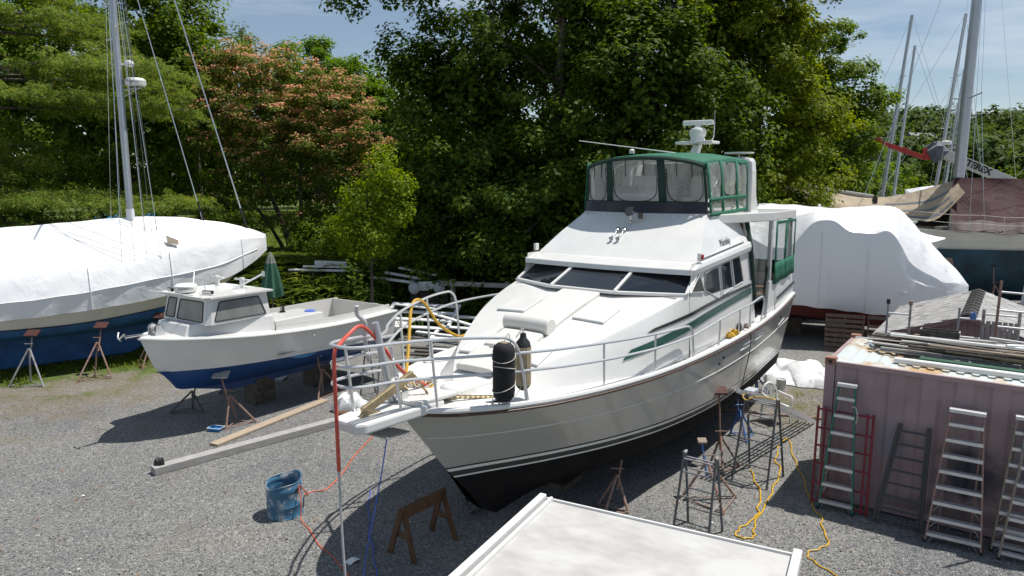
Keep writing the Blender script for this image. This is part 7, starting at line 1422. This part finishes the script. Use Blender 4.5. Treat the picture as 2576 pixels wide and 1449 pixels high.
# trestles made of pipe
def trestle(label, c, rz, L_, h, sp, group='pipe trestles under the yacht', rungs=(.22, .5, .78, .93)):
    t = thing('trestle', label, 'trestle', c, rz, group)
    for x in (-L_ / 2, L_ / 2):
        for y in (-1, 1): MB().tube([(x * 1.12, y * sp, 0), (x, y * .03, h)], .022, 8).build('leg', 'pipe_green', t)
        MB().tube([(x * .99, -.05, h), (x * .99, .05, h)], .026, 8).build('head', 'steel_paint', t)
    for y in (-1, 1):
        for f in rungs:
            s = sp * (1 - f) + .03 * f; MB().tube([(-L_ / 2 * (1.12 - .12 * f), y * s, h * f), (L_ / 2 * (1.12 - .12 * f), y * s, h * f)], .014, 6).build('rung', 'steel_paint' if f > .7 else 'pipe_green', t)
    for x in (-1, 1): MB().tube([(x * L_ / 2 * 1.07, -sp * .6, h * .4), (x * L_ / 2 * 1.07, sp * .6, h * .4)], .012, 6).build('spreader_bar', 'steel_paint', t)
    return t
trestle('nearest pipe trestle of dark steel beside the white roof', (2.99, 10.57, 0), R(-36), .52, 1.34, .33)
trestle('taller pipe trestle under the grating plank beside the yacht', (4.72, 12.75, 0), R(-42), .60, 1.62, .40)
t = trestle('small pipe trestle standing between the workboat and the yacht bow', (-3.6, 17.9, 0), R(-30), .5, 1.5, .3, rungs=(.25, .5, .75, .93))
# grating plank leaning from the ground to the trestle
a, b_ = Vector((7.0, 15.95, .05)), Vector((4.42, 12.8, 1.70)); d = b_ - a
gpl = thing('grating_plank', 'aluminium grating plank sloping from the gravel up to the tall trestle', 'plank', a, 0)
sd = d.cross(Vector((0, 0, 1))).normalized()
for k in (-.17, -.085, 0, .085, .17): MB().beam(sd * k, d + sd * k, .028, .05 if abs(k) < .16 else .09).build('bar', 'alu', gpl)
for i in range(14): f = (i + .5) / 14; MB().beam(d * f - sd * .18, d * f + sd * .18, .03, .02).build('cross_bar', 'alu', gpl)
for f in (.93,): MB().box(d * f + Vector((0, 0, .06)), (.28, .2, .1), Matrix.Rotation(math.atan2(d.y, d.x), 3, 'Z')).build('motor_box', 'dinghy', gpl, bevel=.02)
cl = MB().tube(curve([Vector((4.52, 12.90, 1.66)), Vector((4.38, 12.82, 1.62)), Vector((4.42, 12.74, 1.56)), Vector((4.6, 12.75, 1.62)), Vector((4.9, 12.55, 1.62)), Vector((4.92, 12.5, 1.45))], 4), .012, 6).build('cord', 'yellow_cord'); tag(cl, 'yellow cord knotted round the top of the tall trestle', 'cord')
# stands along the yacht
boat_stand('blue topped stand near the first trestle under the yacht side', [(3.02, 11.85), (3.62, 11.25), (4.04, 11.89)], (3.42, 12.05, 1.02), (R(25), 'X'), 'rust', 'wood', .72, (.16, .12), m2='blue_steel')
boat_stand('brown stand second along the yacht side, deep in shade', [(4.11, 12.95), (4.55, 13.3), (4.02, 13.5)], (4.15, 13.55, 1.5), (R(25), 'X'), 'rust', 'pad_red', .6)
boat_stand('blue stand third along the yacht side behind the tall trestle', [(4.95, 15.2), (5.45, 15.14), (5.13, 14.6)], (5.02, 15.2, 1.45), (R(25), 'X'), 'blue_steel', 'wood', .6)
boat_stand('blue stand at the stern of the yacht near the white film heap', [(6.55, 18.2), (6.95, 18.2), (6.75, 18.6)], (6.55, 18.5, 1.6), (R(25), 'X'), 'blue_steel', 'wood', .45)
boat_stand('dark stand under the yacht bow, behind the sawhorse', [(-.75, 11.3), (-.2, 11.75), (-.9, 11.9)], (.05, 11.2, .62), m='pipe_green', pm='wood_grey', apex=.4)
boat_stand('thin stand in the dark under the yacht keel, left of the first trestle', [(1.5, 11.0), (2.0, 11.3), (1.5, 11.6)], (2.0, 12.0, .95), m='rust', apex=.55)
for i, (x, y) in enumerate(((1.15, 11.9), (2.9, 14.4), (4.6, 16.8))):
    for j in range(1):
        o = MB().box((0, 0, 0), (.7, .36, .12)).build('timber_block', 'block', bevel=.01); o.location = (x - .15, y + .6, .06); o.rotation_euler = (0, 0, R(54)); tag(o, ['timber under the yacht keel, nearest the bow', 'timber under the middle of the yacht keel', 'timber under the yacht keel near the stern'][i], 'timber block')
# plastic chair
ch = thing('chair', 'white plastic garden chair with slatted round back', 'chair', (6.25, 15.95, 0), R(25))
MB().box((0, 0, .42), (.44, .44, .035)).build('seat', 'plastic', ch, bevel=.015)
for x in (-.21, .21):
    for y in (-.2, .22): MB().beam((x * 1.15, y * 1.12, 0), (x, y, .42), .045, .03).build('leg', 'plastic', ch)
arc = [(.25 * math.cos(a), .24 + .03 * math.sin(a), .60 + .30 * math.sin(a)) for a in np.linspace(-.25, PI + .25, 15)]
MB().tube([(.24, .2, .43)] + arc + [(-.24, .2, .43)], .022, 6).build('back_rim', 'plastic', ch)
for k in range(5): x = -.15 + .075 * k; MB().tube([(x * .8, .2, .43), (x, .245, .60 + .30 * math.sqrt(max(0, 1 - (x / .25) ** 2)))], .014, 5).build('back_slat', 'plastic', ch)
for sx in (-1, 1): MB().tube(curve([(sx * .25, .2, .68), (sx * .29, .0, .64), (sx * .28, -.2, .62), (sx * .24, -.22, .42)], 4), .022, 6).build('armrest', 'plastic', ch)
# film heap, can, chips, rails behind
mb = MB(); nn = 40; rg = []
for i in range(nn):
    row = []
    for j in range(18):
        x = -1.05 + 2.1 * i / (nn - 1); y = -.85 + 1.7 * j / 17; e = max(0, 1 - (x / 1.05) ** 2 * .95) * max(0, 1 - (y / .85) ** 2)
        row.append(Vector((x + .05 * math.sin(y * 9 + i), y + .05 * math.cos(x * 11), .02 + (e ** .45) * (.30 + .10 * math.sin(x * 3.7 + y * 2) + .07 * math.sin(x * 6 - y * 5) + .04 * math.cos(x * 9 + y * 5)))))
    rg.append(row)
fh = mb.loft(rg).build('film_heap', 'film'); fh.location = (8.15, 19.9, 0); fh.rotation_euler = (0, 0, R(-25)); fh.scale = (1.2, 1.25, 1.15); tag(fh, 'heap of crumpled white plastic film behind the plastic chair', 'plastic film')
cn = thing('paint_can', 'dented grey metal can in front of the white film heap', 'can', (7.35, 18.5, 0), 0); MB().lathe([(0, 0), (.13, 0), (.135, .02), (.13, .03), (.13, .30), (.137, .31), (.137, .325), (.12, .325), (.115, .31), (0, .30)], 20).build('can_body', 'alu', cn); MB().tube([(.13 * math.cos(a), .05 * math.sin(a) - .1, .30 - .1 * math.sin(a)) for a in np.linspace(0, PI, 9)], .004, 4).build('handle', 'steel', cn)
for i, (a, b_, lab) in enumerate((((7.2, 21.2), (11.6, 18.3), 'dark railway-like timber on the ground behind the white film'), ((4.9, 16.9), (9.0, 15.6), 'rusty steel rail on the ground behind the plastic chair'), ((8.6, 20.6), (10.4, 18.9), 'grey splintered board beside the dark timber'))):
    ground_beam(['timber', 'steel_rail', 'board'][i], lab, ['timber', 'rail', 'board'][i], a, b_, (.2, .06, .16)[i], (.14, .05, .04)[i], ('wood_dark', 'rust', 'wood_grey')[i])
rag('plastic_bag', 'crumpled clear bag on the gravel left of the yacht pulpit', 'bag', (-4.05, 16.85, 0), .42, 'film', .32, 6); rag('plastic_bag', 'smaller crumpled bag against the larger one', 'bag', (-3.55, 16.7, 0), .28, 'film', .2, 9)
ob = MB().box((0, 0, 0), (.36, .2, .18)).build('wood_offcut', 'wood_brown', bevel=.008); ob.location = (-4.02, 16.15, .09); ob.rotation_euler = (0, 0, R(10)); tag(ob, 'short brown block of wood in front of the crumpled bag', 'wood block')
sc_ = MB().loft([[Vector((x, y, .02 + .03 * math.sin(x * 20 + y * 9))) for y in np.linspace(-.06, .06, 4)] for x in np.linspace(-.14, .14, 7)]).build('plastic_scrap', 'film'); sc_.location = (-2.42, 9.72, 0); sc_.rotation_euler = (0, 0, R(30)); tag(sc_, 'small scrap of white plastic by the red cord near the lower edge', 'scrap')
sc_ = MB().loft([[Vector((x, y, .015 + .01 * math.sin(x * 20))) for y in np.linspace(-.03, .03, 3)] for x in np.linspace(-.08, .08, 5)]).build('paper_scrap', 'film'); sc_.location = (-11.9, 13.6, 0); tag(sc_, 'white scrap lying alone on the gravel at the far left', 'scrap')
# cords on the ground
def cord(name, label, pts, r, m, z=.012):
    q = curve([(x, y, z if len(p_) < 1 else z) for (x, y), p_ in [(p, ()) for p in pts]], 6); q = [p + Vector((.018 * math.sin(i * .9), .018 * math.cos(i * 1.3), .006 * abs(math.sin(i * .7)))) for i, p in enumerate(q)]
    return tag(MB().tube(q, r, 6).build(name, m), label, 'cord')
cord('extension_cord', 'yellow extension cord in a long loop on the gravel beside the first trestle', [(4.7, 13.1), (4.6, 12.5), (4.54, 12.06), (4.31, 11.55), (4.19, 11.23), (3.92, 10.93), (3.68, 10.69), (3.61, 10.49), (3.75, 10.42), (3.88, 10.5), (3.91, 10.6), (4.02, 10.88), (4.39, 11.5), (4.66, 11.94), (4.99, 12.54), (5.31, 13.14), (5.37, 13.56), (5.7, 14.3), (6.1, 14.9)], .013, 'yellow_cord')
cord('extension_cord', 'yellow extension cord winding past the red frame to the lower edge', [(6.12, 14.84), (5.83, 13.79), (5.68, 13.21), (5.5, 12.42), (5.26, 11.55), (5.23, 11.13), (5.08, 10.74), (5.0, 10.33), (4.81, 10.14), (4.56, 10.01), (4.48, 9.87), (4.52, 9.71), (4.6, 9.5), (4.8, 9.2)], .011, 'yellow_cord')
o = MB().tube(curve([Vector((-3.62, 11.25, .56)), Vector((-3.55, 11.5, .25)), Vector((-3.75, 12.0, .03)), Vector((-3.60, 12.17, .012)), Vector((-3.45, 12.2, .012)), Vector((-3.36, 12.54, .012)), Vector((-3.3, 13.07, .012)), Vector((-3.27, 13.86, .012)), Vector((-3.16, 14.66, .012)), Vector((-3.0, 15.6, .012))], 6), .011, 6).build('orange_cord', 'orange'); tag(o, 'orange cord running from the drum rim back under the pulpit', 'cord')
o = MB().tube(curve([Vector((-3.62, 11.22, .57)), Vector((-3.55, 11.1, .3)), Vector((-3.52, 11.0, .03)), Vector((-3.31, 10.72, .012)), Vector((-3.03, 10.24, .012)), Vector((-2.74, 9.9, .012)), Vector((-2.36, 9.37, .012)), Vector((-1.97, 8.84, .012))], 6), .009, 6).build('red_cord', 'orange'); tag(o, 'thin red cord hanging from the drum and trailing to the lower edge', 'cord')
cord('blue_rope', 'blue cord lying on the gravel below the pulpit', [(-2.62, 12.2), (-2.5, 11.5), (-2.3, 10.6), (-2.11, 9.95), (-1.96, 9.37), (-1.8, 8.8)], .009, 'blue_cord')

# ================================================================== HEAP OF WHITE WOOD by the wood's edge
rs = random.Random(21); WG = 'white painted boards and frames heaped behind the boats'
def loose(label, a, b_, w, h, m='wood_white', nm='board', cat='board', group=None, roll=0.):
    a = Vector(a); b_ = Vector(b_); d = b_ - a; o = MB().beam((0, 0, 0), d, w, h, (0, math.sin(roll), math.cos(roll))).build(nm, m, bevel=.004, seg=1); o.location = a; return tag(o, label, cat, group)
def wframe(label, c, rz, tilt, w, h, n, m='wood_white'):
    t = thing('wooden_frame', label, 'wooden frame', c, rz, WG); mx_ = Matrix.Rotation(tilt, 4, 'X')
    for x in (-w / 2, w / 2): MB().box((x, 0, h / 2), (.12, .06, h)).build('side_rail', m, t).matrix_local = mx_
    for k in range(n): MB().box((0, 0, .1 + k * (h - .2) / (n - 1)), (w - .12, .05, .14)).build('slat', m, t).matrix_local = mx_
    return t
wframe('white slatted frame lying tilted in front of the grey dinghy', (-3.6, 24.6, .45), R(-14), R(-68), 2.6, 1.7, 4); wframe('long white frame with two openings nearest the yacht rail', (-1.7, 23.4, .25), R(-18), R(-74), 2.4, 1.9, 3)
wframe('white slatted frame at the back of the heap', (-4.9, 26.6, .3), R(20), R(-60), 1.4, 1.5, 5)
t = thing('loose_panel', 'flat white panel leaning on the heap behind the workboat stern', 'panel', (-4.75, 25.0, .35), R(-12), WG); pn = MB().box((0, .55, .1), (1.5, 1.2, .05), Matrix.Rotation(R(12), 3, 'X')).build('sheet', 'wood_white', t, bevel=.005); MB().box((0, .0, .02), (1.55, .08, .08)).build('edge_batten', 'wood_white', t)
LB = ['white board sloping away from the heap towards the yacht', 'white board lying across the nearest frame', 'white board under the panel, poking out left', 'white board upright against the heap, left of the panel', 'white board flat below the two-opening frame', 'white board at the right end of the heap', 'short white board on top of the heap']
BD = [((-2.9, 24.9, .95), (-.2, 23.2, .5)), ((-3.3, 23.6, .55), (-.9, 22.9, .42)), ((-5.9, 24.6, .3), (-4.2, 25.6, .5)), ((-5.6, 25.2, .25), (-5.1, 25.9, 1.15)), ((-2.6, 22.5, .2), (-.6, 22.0, .2)), ((-.5, 22.6, .25), (.2, 24.4, .75)), ((-4.3, 25.9, 1.1), (-2.8, 25.5, 1.0))]
for lab, (a, b_) in zip(LB, BD): loose(lab, a, b_, .18, .05, group=WG)
for i in range(6): loose(['lowest dark board under the white heap, nearest the yacht', 'second dark board under the white heap', 'third dark board under the white heap', 'fourth dark board under the white heap', 'fifth dark board under the white heap', 'dark board under the white heap, furthest from the yacht'][i], (-3.2 + rs.uniform(-.4, .4), 21.3 + i * .32, .08 + .05 * (i % 3)), (-.6 + rs.uniform(-.6, .6), 20.6 + i * .35, .08 + .05 * (i % 3)), .2, .06, 'wood_dark', group='dark boards under the white heap')
# white planks on the bank
PK = [((-9.0, 28.0, 2.16), (-5.9, 28.2, 2.08)), ((-8.5, 28.3, 2.26), (-6.6, 28.5, 2.2)), ((-8.1, 28.6, 2.36), (-6.8, 28.7, 2.3)), ((-5.1, 28.0, 2.05), (-3.6, 27.6, 1.85)), ((-5.6, 27.7, 1.9), (-3.9, 27.3, 1.74)), ((-4.6, 28.4, 2.2), (-3.0, 27.9, 1.95))]
PL = ['long white plank lying lowest among the grass behind the parasol', 'white plank lying second among the grass behind the parasol', 'short thick white plank on top behind the parasol', 'white plank beside the dinghy, the middle one', 'white plank beside the dinghy, the lowest one', 'white plank beside the dinghy, the uppermost one']
for lab, (a, b_) in zip(PL, PK): loose(lab, a, b_, .2, .07 if 'thick' not in lab else .2, group='white planks on trestles at the edge of the wood', nm='plank', cat='plank')
for i, (x, y) in enumerate(((-8.0, 28.3), (-6.5, 28.4), (-4.9, 28.0), (-3.8, 27.7))):
    zt_ = 2.02 - .08 * i; zb = float(tz(x, y)); o = MB().box((0, 0, 0), (.12, .9, max(.12, zt_ - zb + .1))).build('bearer', 'wood_dark'); o.location = (x, y, (zt_ + zb - .1) / 2); tag(o, ['leftmost dark bearer under the white planks', 'dark bearer under the right end of the long white plank', 'dark bearer left of the dinghy under white planks', 'dark bearer nearest the dinghy under white planks'][i], 'timber')
# dinghy on a rack, seen from its stern
dg = thing('dinghy', 'grey inflatable dinghy lying at the edge of the dark trees', 'dinghy', (-3.35, 27.2, 1.35), R(8))
for sg in (-1, 1): MB().tube(curve([(sg * .48, -.25, .2), (sg * .50, .1, .2), (sg * .48, 1.2, .22), (sg * .3, 2.1, .3), (0, 2.5, .36)], 5), [.1] + [.22] * 19 + [.2], 14).build('tube', 'dinghy', dg)
MB().box((0, .12, .24), (.66, .06, .36)).build('transom', 'wood_white', dg, bevel=.02); MB().box((.02, .08, .27), (.16, .03, .18)).build('motor_pad', 'dinghy', dg, bevel=.01); MB().box((0, 1.1, .12), (.7, 1.9, .04)).build('floor', 'dinghy', dg)
o = MB().box((0, 0, .62), (1.5, .9, 1.24)).build('rack', 'wood_dark'); o.location = (-3.3, 27.9, .1); tag(o, 'dark rack carrying the grey dinghy', 'rack')
# post and rail fence
fe = thing('fence', 'weathered post and rail fence right of the dinghy', 'fence', (-2.3, 27.0, 0), R(-14))
for x in (.0, 2.2, 4.4): MB().box((x, 0, .95 + float(tz(-2.3 + x, 26.8)) * 0), (.16, .16, 1.9)).build('post', 'wood_grey', fe, bevel=.01)
for z in (1.75,): MB().box((2.0, -.1, z), (5.0, .06, .18)).build('rail', 'wood_grey', fe, bevel=.008)
# skiff and folded lounger behind the parasol
sk = thing('skiff', 'open white skiff with dark blue side behind the workboat cabin', 'boat', (-9.2, 23.2, .55), R(-14))
mb = MB(); kv = spl([0, 1, 2.5, 4.2], [.7, .75, .7, .05])
for sg in (1, -1): mb.loft([[S_(u, sg * kv(u), .75), S_(u, sg * kv(u) * .9, .35), S_(u, sg * kv(u) * .5, 0)] for u in np.linspace(0, 4.2, 12)])
M['navy'] = mat('navy_hull', (.012, .03, .075), .4); mb.build('hull', 'navy', sk)
MB().loft([[S_(u, k * kv(u) * .97, .74 if abs(k) > .8 else .45) for k in (-1, -.82, -.78, .78, .82, 1)] for u in np.linspace(0, 4.1, 10)], smooth=False).build('inside', 'cream', sk); MB().box((1.4, 0, .68), (.3, 1.3, .05)).build('thwart', 'wood', sk); MB().box((2.4, .1, .80), (2.6, .16, .05), Matrix.Rotation(R(8), 3, 'Z')).build('loose_board', 'wood', sk)
MB().box((1.8, 0, -.25), (3, .8, .5)).build('trailer_bed', 'dark', sk)
lo = thing('lounger', 'folded dark grey lounger standing beside the skiff', 'lounger', (-6.5, 22.4, 0), R(-15))
MB().slab([(-.5, 0, .4), (.45, 0, .4), (.6, .35, 1.5), (.35, .36, 1.5), (.2, .33, 1.35), (-.05, .33, 1.35), (-.12, .36, 1.5), (-.3, .35, 1.5)], (0, .05, 0)).build('panel', 'wheel', lo, bevel=.01)
for x in (-.4, .4): MB().tube([(x, -.1, 0), (x, .2, .9)], .02, 6).build('leg', 'steel_paint', lo)
# blue covered thing far back under the trees
bt_ = MB().loft([[Vector((x, y, .9 + .5 * (1 - (y / 1.1) ** 2) + .06 * math.sin(x * 5))) for y in np.linspace(-1.1, 1.1, 7)] for x in np.linspace(-1.8, 1.8, 12)]).build('blue_tarpaulin', 'patchblue'); bt_.location = (-23.5, 43, float(tz(-23.5, 43)) + .1); tag(bt_, 'blue tarpaulin over something far back under the trees', 'tarpaulin')

# small litter on the gravel: dead leaves, chips and pale stones nobody could count
def litter():
    n = 420; y = 9 + 12 * RNG.random(n) ** 1.4; x = (RNG.random(n) * 1.5 - .85) * y; Nr = unit(n) * .35; Nr[:, 2] += 1; Nr /= np.linalg.norm(Nr, axis=1)[:, None]
    V = leaves(np.stack([x, y, np.full(n, .022)], -1), Nr, .055, .7); me = fastmesh('leaf_litter', V, np.arange(4 * n).reshape(-1, 4))
    m, t, b = _base('dead_leaves_and_chips'); g = t.nodes.new('ShaderNodeNewGeometry'); r = ramp(t, [(0, (.30, .13, .05)), (.3, (.22, .12, .06)), (.55, (.34, .29, .20)), (.8, (.10, .12, .05)), (1, (.66, .65, .62))]); t.links.new(g.outputs['Random Per Island'], r.inputs[0]); t.links.new(r.outputs[0], b.inputs['Base Color']); me.materials.append(m)
    o = bpy.data.objects.new('leaf_litter', me); COL.objects.link(o); o['kind'] = 'stuff'
litter()
